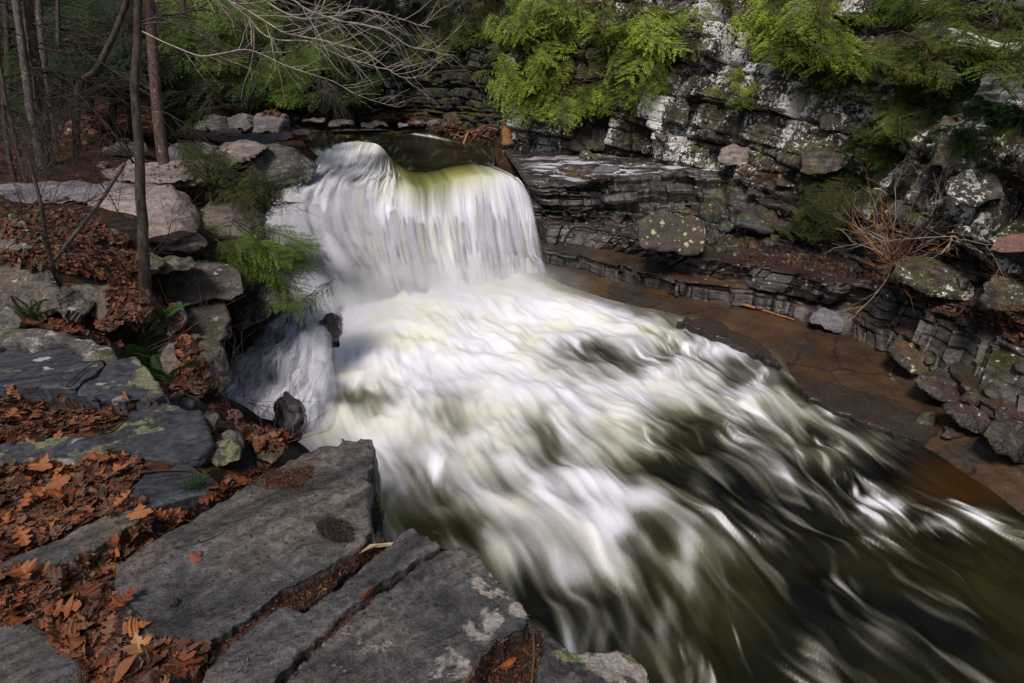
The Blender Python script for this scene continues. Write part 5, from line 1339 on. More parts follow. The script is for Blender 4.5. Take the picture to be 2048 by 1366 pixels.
def spray_mesh(name, seed, mat, bark, n2=15, dens=1.0):
    r = random.Random(seed)
    V, F, tip, fm = [], [], [], []
    tb = Tubes()
    axis = [(x, 0.03 * math.sin(x * 5 + seed), -0.14 * x * x) for x in np.linspace(0, 1, 7)]
    tb.add(axis, np.linspace(0.010, 0.002, 7), 4)
    def leaf(p, d, L, w, tp):
        d = d / np.linalg.norm(d)
        up = np.array([r.gauss(0, 0.35), r.gauss(0, 0.35), 1.0])
        s = np.cross(up, d); s /= np.linalg.norm(s) + 1e-9
        k = len(V)
        V.extend([p, p + d * L * 0.5 + s * w, p + d * L, p + d * L * 0.5 - s * w])
        F.append((k, k + 1, k + 2, k + 3)); tip.extend([tp * 0.6, tp, tp, tp])
    for i in range(n2):
        x = 0.10 + 0.88 * (i + r.uniform(-0.2, 0.2)) / n2
        for sd in (-1, 1):
            if r.random() < 0.10: continue
            p = np.array([x, 0.03 * math.sin(x * 5 + seed), -0.14 * x * x])
            L2 = (0.12 + 0.34 * math.sin(min(1, (1.08 - x) * 1.25) * math.pi * 0.55)) * r.uniform(0.6, 1.15)
            a = math.radians(r.uniform(42, 62)) * sd
            d2 = np.array([math.cos(a), math.sin(a), r.uniform(-0.25, 0.05)])
            pts = [p + d2 * L2 * t + np.array([0, 0, -0.20 * L2 * t * t]) for t in (0, 0.5, 1)]
            tb.add(pts, (0.0035, 0.0025, 0.001), 3, cap=False)
            n3 = max(3, int(L2 * 30 * dens))
            for j in range(n3):
                t = (j + 0.5) / n3
                q = p + d2 * L2 * t + np.array([0, 0, -0.20 * L2 * t * t])
                for s3 in (-1, 1):
                    if r.random() < 0.08: continue
                    a3 = a + math.radians(r.uniform(30, 60)) * s3
                    d3 = np.array([math.cos(a3), math.sin(a3), r.uniform(-0.35, 0.15)])
                    leaf(q, d3, r.uniform(0.035, 0.085) * (1.15 - 0.5 * t), r.uniform(0.007, 0.012), 0.35 + 0.65 * t)
            leaf(pts[2], d2, 0.06, 0.010, 1.0)
    nv = len(V)
    tv = np.concatenate(tb.V)
    Fa = F + [tuple(q + nv for q in f) for f in tb.F]
    me = new_mesh(name, np.concatenate([np.array(V), tv]), Fa, False, [mat, bark], [0] * len(F) + [1] * len(tb.F))
    set_float(me, 'tip', np.concatenate([tip, np.zeros(len(tv))]))
    return me
SPR = {}
def sprays(key, mat, bark, dens=1.0):
    SPR[key] = [spray_mesh('%s_spray' % key, 100 * len(SPR) + k, mat, bark, 15, dens) for k in range(4)]
sprays('bright', L_BRIGHT, BK_BRN); sprays('mid', L_MID, BK_BRN); sprays('dark', L_DARK, BK_TWIG); sprays('olive', L_OLIVE, BK_TWIG)

def place_spray(parent, root_inv, p0, p1, key, r, width=1.0):
    d = Vector(p1) - Vector(p0)
    L = d.length
    x = d.normalized()
    up = Vector((r.gauss(0, 0.25), r.gauss(-0.25, 0.25), 1))
    y = up.cross(x).normalized(); z = x.cross(y)
    M = Matrix((x * L, y * L * width, z * L)).transposed().to_4x4()
    M.translation = Vector(p0)
    o = bpy.data.objects.new('branch', r.choice(SPR[key]))
    COL.objects.link(o)
    o.parent = parent
    o.matrix_local = root_inv @ M
    return o

def hemlock(label, trunk, regions, key, seed, bark=BK_DARK, r0=0.09, L=(0.7, 1.2), off=(0.15, 0.9), dirbias=(-0.35, -0.75, -0.25), depth=None, group=None, name='hemlock_tree', limb_r=0.012):
    """trunk: points in space; regions: (u, v, ru, rv, n) ellipses filled with sprays that hang before the surface seen there"""
    r = random.Random(seed)
    trunk = [np.asarray(p, float) for p in trunk]
    base = Vector(trunk[0])
    root = empty(name, base, label, 'hemlock tree', group)
    tb = Tubes()
    tp = cr_resample(np.array(trunk), 14, 0)
    tb.add(tp - np.array(base), np.linspace(r0, r0 * 0.35, 14), 7)
    inv = Matrix.Translation(-base)
    n_b = 0
    for (u, v, ru, rv, n) in regions:
        for _ in range(n):
            if n_b >= 98: break
            a = r.uniform(0, 2 * math.pi); q = math.sqrt(r.random())
            uu, vv = u + ru * q * math.cos(a), v + rv * q * math.sin(a)
            if depth is None:
                t = (SURF(uu, vv) or 22) - r.uniform(*off)
            else: t = depth + r.uniform(-off[1], off[1])
            tip_ = pt(uu, vv, t)
            d = np.array([dirbias[0] + r.gauss(0, 0.55), dirbias[1] + r.gauss(0, 0.35), dirbias[2] + r.gauss(0, 0.18)])
            d /= np.linalg.norm(d)
            l_ = r.uniform(*L)
            p0 = tip_ - d * l_
            place_spray(root, inv, p0, tip_, key, r, r.uniform(0.8, 1.15)); n_b += 1
            k = np.argmin(np.linalg.norm(tp - p0 - np.array([0, 0, -0.3]), axis=1))
            j = tp[k]
            if np.linalg.norm(j - p0) < 3.2:
                m_ = (j + p0) / 2 + np.array([r.uniform(-.1, .1), r.uniform(-.1, .1), r.uniform(0.0, 0.15)])
                tb.add(np.array([j, m_, p0]) - np.array(base), (limb_r, limb_r * 0.8, limb_r * 0.6), 4, cap=False)
    link('trunk', tb.mesh('trunk', [bark]), root)
    return root

def surf_pt(u, v, off=0.0):
    return pt(u, v, (SURF(u, v) or 20) - off)
UPV = np.array([0, 0, 1.0])
# -- bright hemlocks hanging on the right cliff
hemlock('largest bright green hemlock, overhanging the corner of the cliff', [surf_pt(1230, 230, -0.1), surf_pt(1225, 170, 0.5), surf_pt(1215, 90, 0.6), surf_pt(1205, 10, 0.5), surf_pt(1205, 10, 0.3) + UPV * 1.2],
        [(1195, 140, 125, 85, 40), (1060, 115, 80, 65, 16), (1010, 200, 36, 26, 6), (1120, 210, 70, 36, 12), (1270, 60, 66, 50, 12), (1110, 50, 70, 45, 12)], 'bright', 1, BK_BRN, 0.07, (1.0, 1.9), (0.3, 1.7))
hemlock('yellow green hemlock sprawling over the white lichened cliff', [surf_pt(1640, 150, -0.1), surf_pt(1635, 110, 0.3), surf_pt(1630, 60, 0.4), surf_pt(1640, 10, 0.3) + UPV * 0.5],
        [(1620, 80, 105, 50, 44), (1550, 55, 60, 30, 12), (1700, 110, 60, 36, 14)], 'bright', 2, BK_BRN, 0.06, (0.9, 1.5), (0.2, 1.1))
hemlock('small yellow green hemlock tuft beside the streaked black rock face', [surf_pt(1500, 175, -0.1), surf_pt(1490, 160, 0.2), surf_pt(1480, 140, 0.3)], [(1468, 178, 44, 40, 20)], 'bright', 3, BK_BRN, 0.03, (0.5, 0.8), (0.1, 0.5))
hemlock('darker hemlock just under the sprawling yellow green one', [surf_pt(1680, 190, -0.1), surf_pt(1680, 170, 0.2), surf_pt(1690, 140, 0.3)], [(1650, 178, 60, 24, 14), (1730, 150, 50, 40, 14)], 'mid', 4, BK_BRN, 0.04, (0.5, 0.9), (0.1, 0.5))
hemlock('dark green hemlock filling the top right corner', [surf_pt(2000, 120, -0.1), surf_pt(1995, 60, 0.3), surf_pt(1990, 0, 0.3), surf_pt(1990, 0, 0.3) + UPV], [(1960, 55, 110, 60, 46), (1850, 30, 60, 32, 18), (1960, 110, 60, 30, 10), (2080, 80, 60, 80, 12)], 'mid', 5, BK_DARK, 0.07, (0.6, 1.1), (0.1, 0.7))
hemlock('low hemlock with drooping sprays left of the orange twigged bush', [surf_pt(1690, 470, -0.1), surf_pt(1690, 420, 0.2), surf_pt(1700, 380, 0.2)], [(1650, 425, 55, 36, 22), (1620, 460, 36, 16, 8), (1700, 385, 40, 30, 10)], 'olive', 6, BK_DARK, 0.03, (0.6, 1.0), (0.25, 0.7))
hemlock('small bright hemlock tuft at the top edge beside the white slab', [surf_pt(1395, 60, -0.1), surf_pt(1392, 30, 0.2), surf_pt(1390, 0, 0.3)], [(1385, 30, 34, 30, 14)], 'bright', 7, BK_BRN, 0.04, (0.5, 0.8), (0.1, 0.5))
hemlock('hemlock at the top edge between the white slab and the sprawling one', [surf_pt(1540, 30, -0.1), surf_pt(1540, 0, 0.3), surf_pt(1540, 0, 0.3) + UPV], [(1500, 5, 60, 26, 14), (1780, 20, 60, 26, 16)], 'mid', 8, BK_BRN, 0.05, (0.6, 1.0), (0.1, 0.6))
hemlock('mid green hemlock filling the gap left of the largest bright one', [surf_pt(1060, 190, -0.1), surf_pt(1055, 140, 0.5), surf_pt(1050, 80, 0.6), surf_pt(1050, 10, 0.5) + UPV], [(1050, 90, 60, 70, 34), (1000, 140, 36, 40, 14), (1090, 190, 50, 40, 16), (1000, 40, 40, 36, 12)], 'mid', 28, BK_BRN, 0.06, (1.0, 1.8), (0.1, 1.0))
hemlock('shadowed green hemlock behind the largest bright one', [surf_pt(1290, 200, -0.1), surf_pt(1285, 120, 0.3), surf_pt(1280, 40, 0.4), surf_pt(1280, 0, 0.3) + UPV], [(1280, 110, 50, 70, 26), (1200, 200, 80, 40, 24), (1230, 40, 70, 40, 18)], 'mid', 29, BK_DARK, 0.06, (0.8, 1.4), (0.05, 0.6))
hemlock('bright hemlock bough drooping from the top edge right of the largest one', [surf_pt(1335, 90, -0.1), surf_pt(1330, 50, 0.4), surf_pt(1325, 0, 0.4) + UPV * 0.5], [(1330, 60, 50, 50, 22), (1300, 150, 30, 40, 10)], 'bright', 44, BK_BRN, 0.04, (0.8, 1.4), (0.2, 0.9))
hemlock('green hemlock spreading over the right wall above the fern bank', [surf_pt(1850, 190, -0.1), surf_pt(1850, 140, 0.3), surf_pt(1855, 80, 0.3)], [(1830, 120, 70, 40, 26), (1880, 170, 60, 30, 16)], 'mid', 45, BK_BRN, 0.04, (0.6, 1.1), (0.1, 0.6))
hemlock('green hemlock low on the right wall beside the leaning wedge', [surf_pt(1790, 290, -0.1), surf_pt(1790, 250, 0.2), surf_pt(1800, 210, 0.2)], [(1790, 245, 50, 40, 22), (1730, 290, 40, 30, 10)], 'mid', 46, BK_BRN, 0.03, (0.5, 0.9), (0.1, 0.5))
hemlock('yellow green hemlock boughs along the top edge at the middle', [surf_pt(1130, 60, -0.1), surf_pt(1125, 20, 0.4), surf_pt(1120, 0, 0.4) + UPV], [(1130, 30, 80, 36, 26), (1040, 50, 60, 40, 16)], 'bright', 47, BK_BRN, 0.05, (1.0, 1.7), (0.3, 1.2))
# -- hemlocks on the far cliff
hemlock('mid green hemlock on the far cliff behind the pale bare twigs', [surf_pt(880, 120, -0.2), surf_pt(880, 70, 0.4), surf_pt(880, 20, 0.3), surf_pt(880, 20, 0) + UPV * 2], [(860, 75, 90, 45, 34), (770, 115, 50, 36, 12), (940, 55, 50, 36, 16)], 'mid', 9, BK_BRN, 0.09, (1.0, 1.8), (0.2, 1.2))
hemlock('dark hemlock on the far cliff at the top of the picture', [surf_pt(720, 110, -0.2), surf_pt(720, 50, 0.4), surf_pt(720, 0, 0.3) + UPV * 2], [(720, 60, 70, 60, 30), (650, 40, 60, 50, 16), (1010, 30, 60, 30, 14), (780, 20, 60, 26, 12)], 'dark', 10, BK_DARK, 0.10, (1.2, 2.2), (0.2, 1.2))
# -- left background
def tree_trunk(px, t):
    return [pt(u, v, t) for u, v in px]
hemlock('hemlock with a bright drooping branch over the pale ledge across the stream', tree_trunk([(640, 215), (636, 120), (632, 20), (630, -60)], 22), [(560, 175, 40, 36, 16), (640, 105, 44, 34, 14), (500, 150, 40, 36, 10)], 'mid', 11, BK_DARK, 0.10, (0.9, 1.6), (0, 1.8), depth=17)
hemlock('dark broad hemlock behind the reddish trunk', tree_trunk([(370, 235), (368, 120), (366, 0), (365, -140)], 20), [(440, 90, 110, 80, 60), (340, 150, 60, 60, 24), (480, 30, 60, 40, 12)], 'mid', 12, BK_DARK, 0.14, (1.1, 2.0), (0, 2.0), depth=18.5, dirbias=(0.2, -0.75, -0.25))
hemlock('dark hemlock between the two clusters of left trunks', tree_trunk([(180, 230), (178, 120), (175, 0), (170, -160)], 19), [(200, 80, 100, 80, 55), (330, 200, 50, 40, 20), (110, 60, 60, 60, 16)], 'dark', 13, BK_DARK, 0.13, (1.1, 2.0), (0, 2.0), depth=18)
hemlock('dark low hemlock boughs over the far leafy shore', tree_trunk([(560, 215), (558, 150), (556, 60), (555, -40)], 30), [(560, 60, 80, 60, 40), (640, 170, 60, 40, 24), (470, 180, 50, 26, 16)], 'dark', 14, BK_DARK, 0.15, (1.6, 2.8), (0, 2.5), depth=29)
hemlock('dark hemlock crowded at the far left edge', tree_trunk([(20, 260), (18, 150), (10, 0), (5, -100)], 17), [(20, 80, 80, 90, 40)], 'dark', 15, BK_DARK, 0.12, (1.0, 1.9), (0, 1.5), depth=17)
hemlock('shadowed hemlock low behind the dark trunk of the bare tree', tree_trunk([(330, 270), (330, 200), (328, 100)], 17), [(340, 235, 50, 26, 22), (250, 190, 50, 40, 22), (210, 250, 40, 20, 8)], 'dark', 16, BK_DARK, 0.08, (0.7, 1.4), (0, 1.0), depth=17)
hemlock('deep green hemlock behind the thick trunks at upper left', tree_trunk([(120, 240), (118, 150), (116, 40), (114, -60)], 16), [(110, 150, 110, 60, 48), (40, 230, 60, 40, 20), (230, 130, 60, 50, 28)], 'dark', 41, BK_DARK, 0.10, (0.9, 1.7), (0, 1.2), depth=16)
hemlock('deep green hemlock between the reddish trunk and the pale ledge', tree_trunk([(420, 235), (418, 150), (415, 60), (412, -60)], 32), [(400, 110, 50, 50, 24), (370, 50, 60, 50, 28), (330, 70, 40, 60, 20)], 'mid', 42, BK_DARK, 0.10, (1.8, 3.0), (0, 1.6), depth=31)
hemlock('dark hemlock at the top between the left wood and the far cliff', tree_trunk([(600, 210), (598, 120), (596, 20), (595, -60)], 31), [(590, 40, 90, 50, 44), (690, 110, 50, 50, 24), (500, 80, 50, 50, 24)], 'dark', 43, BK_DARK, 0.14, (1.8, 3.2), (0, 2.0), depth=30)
# -- by the falls
hemlock('olive green hemlock sapling under the lip boulder', tree_trunk([(420, 470), (422, 410), (415, 350), (405, 310)], 11.8), [(430, 345, 50, 26, 9), (485, 390, 65, 36, 15), (400, 320, 24, 22, 4), (530, 395, 26, 26, 4)], 'olive', 17, BK_DARK, 0.03, (0.6, 1.0), (0, 0.7), depth=11.4, dirbias=(0.35, -0.6, -0.3))
hemlock('green hemlock bough hanging out over the falls', tree_trunk([(412, 500), (440, 480), (500, 478), (560, 490)], 9.8), [(500, 500, 60, 26, 8), (575, 520, 60, 30, 9), (605, 585, 22, 36, 5), (635, 490, 20, 14, 3), (545, 560, 40, 26, 5)], 'mid', 18, BK_DARK, 0.025, (0.55, 0.95), (0, 0.4), depth=9.4, dirbias=(0.95, -0.25, -0.40), limb_r=0.006)

# ------------------------------------------------------------------ bare trees
def twigs(tb, p, d, L, rad, r, lvl, up=0.05, spread=0.6, sides=4):
    n = max(3, int(L / 0.12) if L < 2 else 12)
    pts = [np.array(p, float)]
    d = np.array(d, float); d /= np.linalg.norm(d)
    for i in range(n):
        d = d + np.array([r.gauss(0, 0.11), r.gauss(0, 0.11), r.gauss(up * 0.5, 0.09)]); d /= np.linalg.norm(d)
        pts.append(pts[-1] + d * L / n)
    tb.add(pts, np.linspace(rad, rad * 0.45, len(pts)), sides, cap=False)
    if lvl > 0:
        for i in range(1, len(pts)):
            if r.random() < 0.62:
                ax = np.cross(pts[i] - pts[i - 1], np.array([r.gauss(0, 1), r.gauss(0, 1), r.gauss(0, 1)])); ax /= np.linalg.norm(ax) + 1e-9
                dd = (pts[i] - pts[i - 1]) / np.linalg.norm(pts[i] - pts[i - 1]) + ax * spread * r.uniform(0.6, 1.4)
                twigs(tb, pts[i], dd, L * r.uniform(0.22, 0.5), rad * 0.55, r, lvl - 1, up, spread, 3)

def limb_px(px, t0, t1, rad, r, lvl=2, tw=0.7, base=None, twr=0.45):
    """a limb through given points, with twigs of its own"""
    tb = Tubes()
    P = np.array([pt(u, v, t0 + (t1 - t0) * i / (len(px) - 1)) for i, (u, v) in enumerate(px)])
    P = cr_resample(P, len(px) * 6, 0)
    P = P + 0.035 * np.stack([vnoise(P * 3.1 + 7 * k, 3 + k) for k in range(3)], 1)
    b0 = np.array(base)
    tb.add(P - b0, np.linspace(rad, rad * 0.3, len(P)), 5)
    for i in range(3, len(P)):
        if r.random() < 0.6:
            tg = P[i] - P[i - 1]; tg /= np.linalg.norm(tg)
            side = np.cross(tg, np.array([r.gauss(0, .5), -1, r.gauss(0, .5)])); side /= np.linalg.norm(side)
            twigs(tb, P[i] - b0, tg + side * r.choice((-1, 1)) * 0.7, tw * r.uniform(0.4, 1.1), max(0.0022, rad * twr * (1 - 0.5 * i / len(P))), r, lvl - 1, 0.04)
    return tb

def bare_tree(label, px, t, r0, r1, bark, limbs=(), seed=0, name='bare_tree', cat='tree', group=None, auto=0, aur=(0.6, 1.6), limbmat=None, autolvl=2, zrange=(0.3, 1.0)):
    r = random.Random(seed)
    P = np.array([pt(u, v, t) for u, v in px])
    P[0] = P[0] - UPV * 0.15
    D = cr_resample(P, 40, 0)
    D = D + 0.02 * fbm(D * 2.2, 2, seed)[:, None] * np.array([1, 0.5, 0])
    base = D[0].copy()
    root = empty(name, base, label, cat, group)
    rad = np.linspace(r0, r1, 40); rad[:4] *= (1.45, 1.25, 1.12, 1.05)
    tb = Tubes().add(D - base, rad, 9)
    link('trunk', tb.mesh('trunk', [bark]), root)
    for (lp, t0, t1, lr, mt, tw) in limbs:
        link('branch', limb_px(lp, t0, t1, lr, r, 2, tw, base).mesh('branch', [mt]), root)
    for _ in range(auto):
        i = r.randint(int(40 * zrange[0]), int(40 * zrange[1]) - 1)
        tb = Tubes()
        a = r.uniform(0, 2 * math.pi)
        twigs(tb, D[i] - base, (math.cos(a), math.sin(a), r.uniform(-0.2, 0.5)), r.uniform(*aur), rad[i] * 0.22 + 0.003, r, autolvl, 0.03)
        link('branch', tb.mesh('branch', [limbmat or bark]), root)
    return root

PB = BK_PALE
bare_tree('slender dark bare tree standing in front of the great rounded boulder', [(287, 590), (288, 520), (283, 430), (278, 330), (271, 200), (274, 80), (278, -20), (280, -160)], 7.4, 0.072, 0.040, BK_DARK,
  [([(282, 40), (330, 38), (400, 72), (470, 112), (540, 108), (600, 92), (660, 62), (730, 50)], 7.4, 8.4, 0.013, BK_GREY, 0.7),
   ([(284, 45), (360, 48), (430, 78), (520, 122), (600, 158), (690, 205)], 7.4, 8.6, 0.010, BK_GREY, 0.5),
   ([(280, -120), (400, -60), (470, 10), (540, 72), (620, 86), (700, 122), (790, 142)], 7.4, 8.6, 0.018, PB, 0.8),
   ([(280, -140), (440, -70), (560, 26), (640, 32), (720, 22), (800, 40), (862, 56)], 7.4, 9.0, 0.018, PB, 0.8),
   ([(280, -150), (500, -60), (600, 8), (690, 44), (760, 62), (840, 98), (910, 112)], 7.4, 9.2, 0.017, PB, 0.8),
   ([(281, -130), (420, -30), (560, 60), (660, 88), (740, 112), (800, 150), (850, 152)], 7.4, 8.8, 0.015, PB, 0.7),
   ([(282, 60), (400, 110), (500, 100), (600, 142), (660, 160), (720, 192), (796, 214)], 7.4, 8.6, 0.010, PB, 0.5),
   ([(272, 330), (250, 300), (215, 250), (150, 180), (105, 120)], 7.4, 6.9, 0.016, BK_TWIG, 0.8),
   ([(280, 215), (330, 225), (390, 260), (440, 310)], 7.4, 7.0, 0.009, BK_TWIG, 0.7),
   ([(285, 330), (230, 270), (200, 290), (195, 330)], 7.4, 7.2, 0.012, BK_TWIG, 0.6),
   ([(285, 470), (240, 430), (215, 380), (170, 330)], 7.4, 6.8, 0.010, BK_TWIG, 0.7),
   ([(288, 520), (330, 480), (345, 440), (400, 410)], 7.4, 7.0, 0.008, BK_TWIG, 0.6)], 21)
bare_tree('straight reddish trunk behind the bare tree, flecked with white', [(332, 362), (322, 290), (312, 190), (305, 90), (299, 0), (292, -200)], 12.7, 0.128, 0.098, BK_RED, [], 22, auto=12, aur=(0.8, 2.0), limbmat=BK_TWIG, zrange=(0.35, 0.98), name='tree')
for k, (lb, px, t, r0, r1, bk) in enumerate([
   ('leftmost of the thick grey trunks, leaning left at its top', [(92, 372), (66, 250), (50, 140), (30, 0), (10, -160)], 12.0, 0.09, 0.062, BK_GREY),
   ('thickest trunk of the left cluster, brown between its grey neighbours', [(104, 370), (88, 250), (72, 130), (52, 0), (40, -160)], 12.3, 0.115, 0.085, BK_RED),
   ('white flecked grey trunk right of the thick brown one', [(118, 352), (100, 230), (88, 130), (76, 0), (70, -160)], 13.5, 0.085, 0.065, BK_GREY),
   ('crooked dark trunk that bends right halfway up', [(147, 346), (153, 240), (158, 170), (190, 142), (220, 85), (248, 18), (290, -110)], 13.0, 0.085, 0.055, BK_DARK),
   ('thin dark sapling trunk at the left edge', [(26, 372), (14, 280), (4, 180), (-6, 40)], 11.0, 0.045, 0.03, BK_DARK),
   ('thin leaning sapling beside the leftmost grey trunk', [(52, 366), (30, 290), (16, 220), (-4, 120)], 10.5, 0.04, 0.02, BK_DARK),
   ('distant dark trunk above the grey boulder', [(222, 270), (226, 180), (224, 60), (222, -80)], 21.0, 0.13, 0.10, BK_DARK),
   ('distant dark trunk left of the reddish trunk', [(258, 275), (260, 180), (258, 60), (256, -80)], 22.0, 0.15, 0.12, BK_DARK),
   ('thin distant trunk above the far leafy shore', [(690, 225), (686, 120), (680, 10), (676, -60)], 33.0, 0.14, 0.10, BK_DARK),
   ('distant trunk at the top left of the stream bend', [(600, 222), (604, 120), (606, 0), (607, -60)], 34.0, 0.18, 0.14, BK_DARK)]):
    bare_tree(lb, px, t, r0, r1, bk, [], 30 + k, auto=9 if t < 14 else 5, aur=(0.7, 1.8), limbmat=BK_TWIG, zrange=(0.15, 0.95), name='tree', autolvl=2)
# the leaning pole and the crooked sapling on the leaf slope
bare_tree('dead pole with peeling lichened bark leaning across the leaf slope', [(20, 620), (60, 575), (99, 529), (154, 462), (205, 392), (248, 326)], 6.6, 0.026, 0.020, BK_GREY, [], 51, name='dead_pole', cat='dead pole', auto=3, aur=(0.2, 0.5), autolvl=1)
bare_tree('crooked sapling on the leaf slope with its foot behind the lichen strip', [(203, 676), (172, 640), (143, 606), (112, 553), (88, 470), (80, 400), (60, 320)], 5.6, 0.026, 0.016, BK_DARK,
   [([(112, 553), (104, 520), (88, 470), (40, 430), (10, 400)], 5.6, 5.4, 0.010, BK_TWIG, 0.5), ([(88, 480), (130, 440), (170, 400), (215, 380)], 5.6, 5.8, 0.009, BK_TWIG, 0.5)], 52, name='bare_sapling', cat='sapling', auto=6, aur=(0.3, 0.8), limbmat=BK_TWIG)

def shrub(label, u, v, n, h, mat, seed, t=None, spread=0.8, dirb=(0, 0, 1), rad=0.006, lvl=2, name='shrub', cat='shrub', group=None, up=0.05, base_r=0.08, mats=None):
    r = random.Random(seed)
    p = surf_pt(u, v, 0.02) if t is None else pt(u, v, t)
    root = empty(name, p, label, cat, group)
    by = {}
    for k in range(n):
        m = mat if mats is None else r.choice(mats)
        tb = by.setdefault(m.name, (m, Tubes()))[1]
        d = np.array(dirb) + np.array([r.gauss(0, spread), r.gauss(0, spread), r.gauss(0, spread * 0.6)])
        twigs(tb, np.array([r.gauss(0, base_r), r.gauss(0, base_r), 0]), d, h * r.uniform(0.5, 1.15), rad * r.uniform(0.6, 1.2), r, lvl, up, 0.7, 4)
    for m, tb in by.values():
        link('stems', tb.mesh('stems', [m]), root)
    return root
shrub('bare bush of orange and pale twigs on the right slope', 1786, 525, 46, 1.5, BK_ORNG, 61, None, 0.62, (-0.25, -0.55, 0.62), 0.010, 2, mats=[BK_ORNG, BK_ORNG, BK_BRN, PB], cat='bush', name='bush')
shrub('pale bare branches sticking out low right of the orange bush', 1905, 470, 6, 1.2, PB, 62, None, 0.35, (-0.7, -0.5, -0.15), 0.007, 2)
shrub('reddish dry shrub on the shelf at the cliff foot', 1490, 352, 16, 0.6, BK_RUST, 63, None, 0.6, (0, -0.4, 0.5), 0.006, 2)
shrub('dry bleached twigs under the shelf left of the low hemlock', 1560, 385, 8, 0.9, BK_BRN, 64, None, 0.4, (-0.6, -0.5, -0.1), 0.006, 1)
shrub('dead pale twigs hanging in the large bright hemlock', 1255, 45, 6, 1.1, PB, 65, None, 0.5, (-0.1, -0.7, -0.2), 0.010, 2)
shrub('dead pale twigs at the top edge above the yellow green hemlock', 1655, 10, 7, 0.9, PB, 66, None, 0.5, (-0.3, -0.5, -0.5), 0.008, 2)
shrub('thin pale twig dangling beside the white slab of cliff', 1358, 40, 3, 1.2, PB, 67, None, 0.3, (-0.2, -0.5, -0.7), 0.008, 1)
shrub('brown stalks on the cliff between the split block and the leaning wedge', 1600, 262, 14, 0.8, BK_BRN, 68, None, 0.5, (0, -0.5, 0.2), 0.006, 1)
shrub('thin reddish twigs on the shaded ledge at upper right', 1880, 150, 10, 0.9, BK_RUST, 69, None, 0.6, (-0.2, -0.5, 0.5), 0.007, 2)
shrub('red brown twiggy litter bush at the right edge above the terrace', 2020, 560, 14, 0.6, BK_RUST, 70, None, 0.6, (-0.3, -0.4, 0.5), 0.005, 1)
shrub('dark bare twigs reaching out over the top of the falls', 480, 372, 9, 1.25, BK_TWIG, 71, 11.5, 0.25, (0.9, -0.25, 0.0), 0.008, 2, up=0.0)
shrub('dark drooping twigs hanging before the left side of the falls', 470, 440, 7, 1.0, BK_TWIG, 72, 10.2, 0.3, (0.8, -0.2, -0.25), 0.006, 2, up=-0.05)
shrub('tangle of grey twigs among the trunks at the far left', 60, 370, 16, 1.6, BK_GREY, 73, 10.2, 0.6, (0.2, -0.2, 0.6), 0.007, 2)
shrub('thin brown twig thicket below the crooked trunk', 150, 345, 16, 1.3, BK_BRN, 74, 11.0, 0.6, (0.1, -0.2, 0.6), 0.006, 2)
shrub('bare grey bush left of the great rounded boulder', 70, 430, 10, 1.0, BK_TWIG, 75, 8.4, 0.6, (0.2, -0.1, 0.7), 0.006, 2)
shrub('fine dark twigs around the foot of the bare tree', 250, 540, 14, 0.7, BK_TWIG, 76, 7.0, 0.7, (0.1, -0.1, 0.6), 0.004, 2)
shrub('dry brown grassy stalks at the foot of the bare tree', 270, 640, 26, 0.55, BK_BRN, 77, 6.6, 0.25, (0.0, -0.1, 1.0), 0.004, 0, base_r=0.18)
shrub('long thin brown canes arching before the rock pile', 300, 700, 5, 1.0, BK_BRN, 78, 5.6, 0.35, (0.8, 0.0, 0.45), 0.004, 1, up=-0.02)
shrub('purple bramble canes at the head of the broad slab', 540, 880, 9, 0.55, bark_mat('purple_cane', (0.07, 0.025, 0.04), (0.16, 0.07, 0.09)), 79, 3.5, 0.45, (0.3, 0.5, 0.5), 0.0025, 1)
shrub('fine grey twigs on the bank above the cascade foot', 480, 800, 10, 0.7, BK_GREY, 80, 5.2, 0.5, (0.3, 0.3, 0.5), 0.003, 2)
shrub('grey brush drooping over the far shore left of the dark blocks', 650, 160, 20, 2.2, BK_GREY, 81, 28, 0.35, (0.2, -0.3, -0.6), 0.012, 2, up=-0.1)
shrub('rusty bare twigs on the far cliff top between the hemlocks', 985, 40, 18, 2.0, BK_RUST, 82, None, 0.6, (-0.2, -0.5, 0.3), 0.012, 2)
shrub('brown bare scrub in the wood left of the far shore', 420, 200, 18, 2.0, BK_BRN, 83, 27, 0.6, (0, -0.2, 0.5), 0.012, 2)

# ------------------------------------------------------------------ ferns and grasses
def frond(V, F, tip, base, d, L, r, droop=0.5, th=1.0):
    d = np.array(d, float); d /= np.linalg.norm(d)
    side = np.cross(d, UPV); side /= np.linalg.norm(side) + 1e-9
    n = 20
    k0 = len(V)
    R_ = [base + d * L * i / n + UPV * (-droop * L * (i / n) ** 2) for i in range(n + 1)]
    V.extend(R_); tip.extend([i / n * 0.5 for i in range(n + 1)])
    for i in range(n):                       # midrib, with a pair of leaflets growing from each joint
        k = len(V)
        V.append(R_[i] + side * L * 0.012); tip.append(0.2)
        F.append((k0 + i, k, k0 + i + 1))
        t = (i + 1) / n
        w = L * 0.20 * math.sin(math.pi * min(1, 0.15 + t * 0.85)) ** 0.8 * (1 - 0.35 * t)
        p = R_[i + 1]
        for s in (-1, 1):
            k = len(V)
            e = p + side * s * w + d * w * 0.35 - UPV * 0.12 * w
            h = d * L * 0.0125 * th
            V.extend([(p + e) / 2 - h, e, (p + e) / 2 + h]); F.append((k0 + i + 1, k, k + 1, k + 2)); tip.extend([t, t, t])
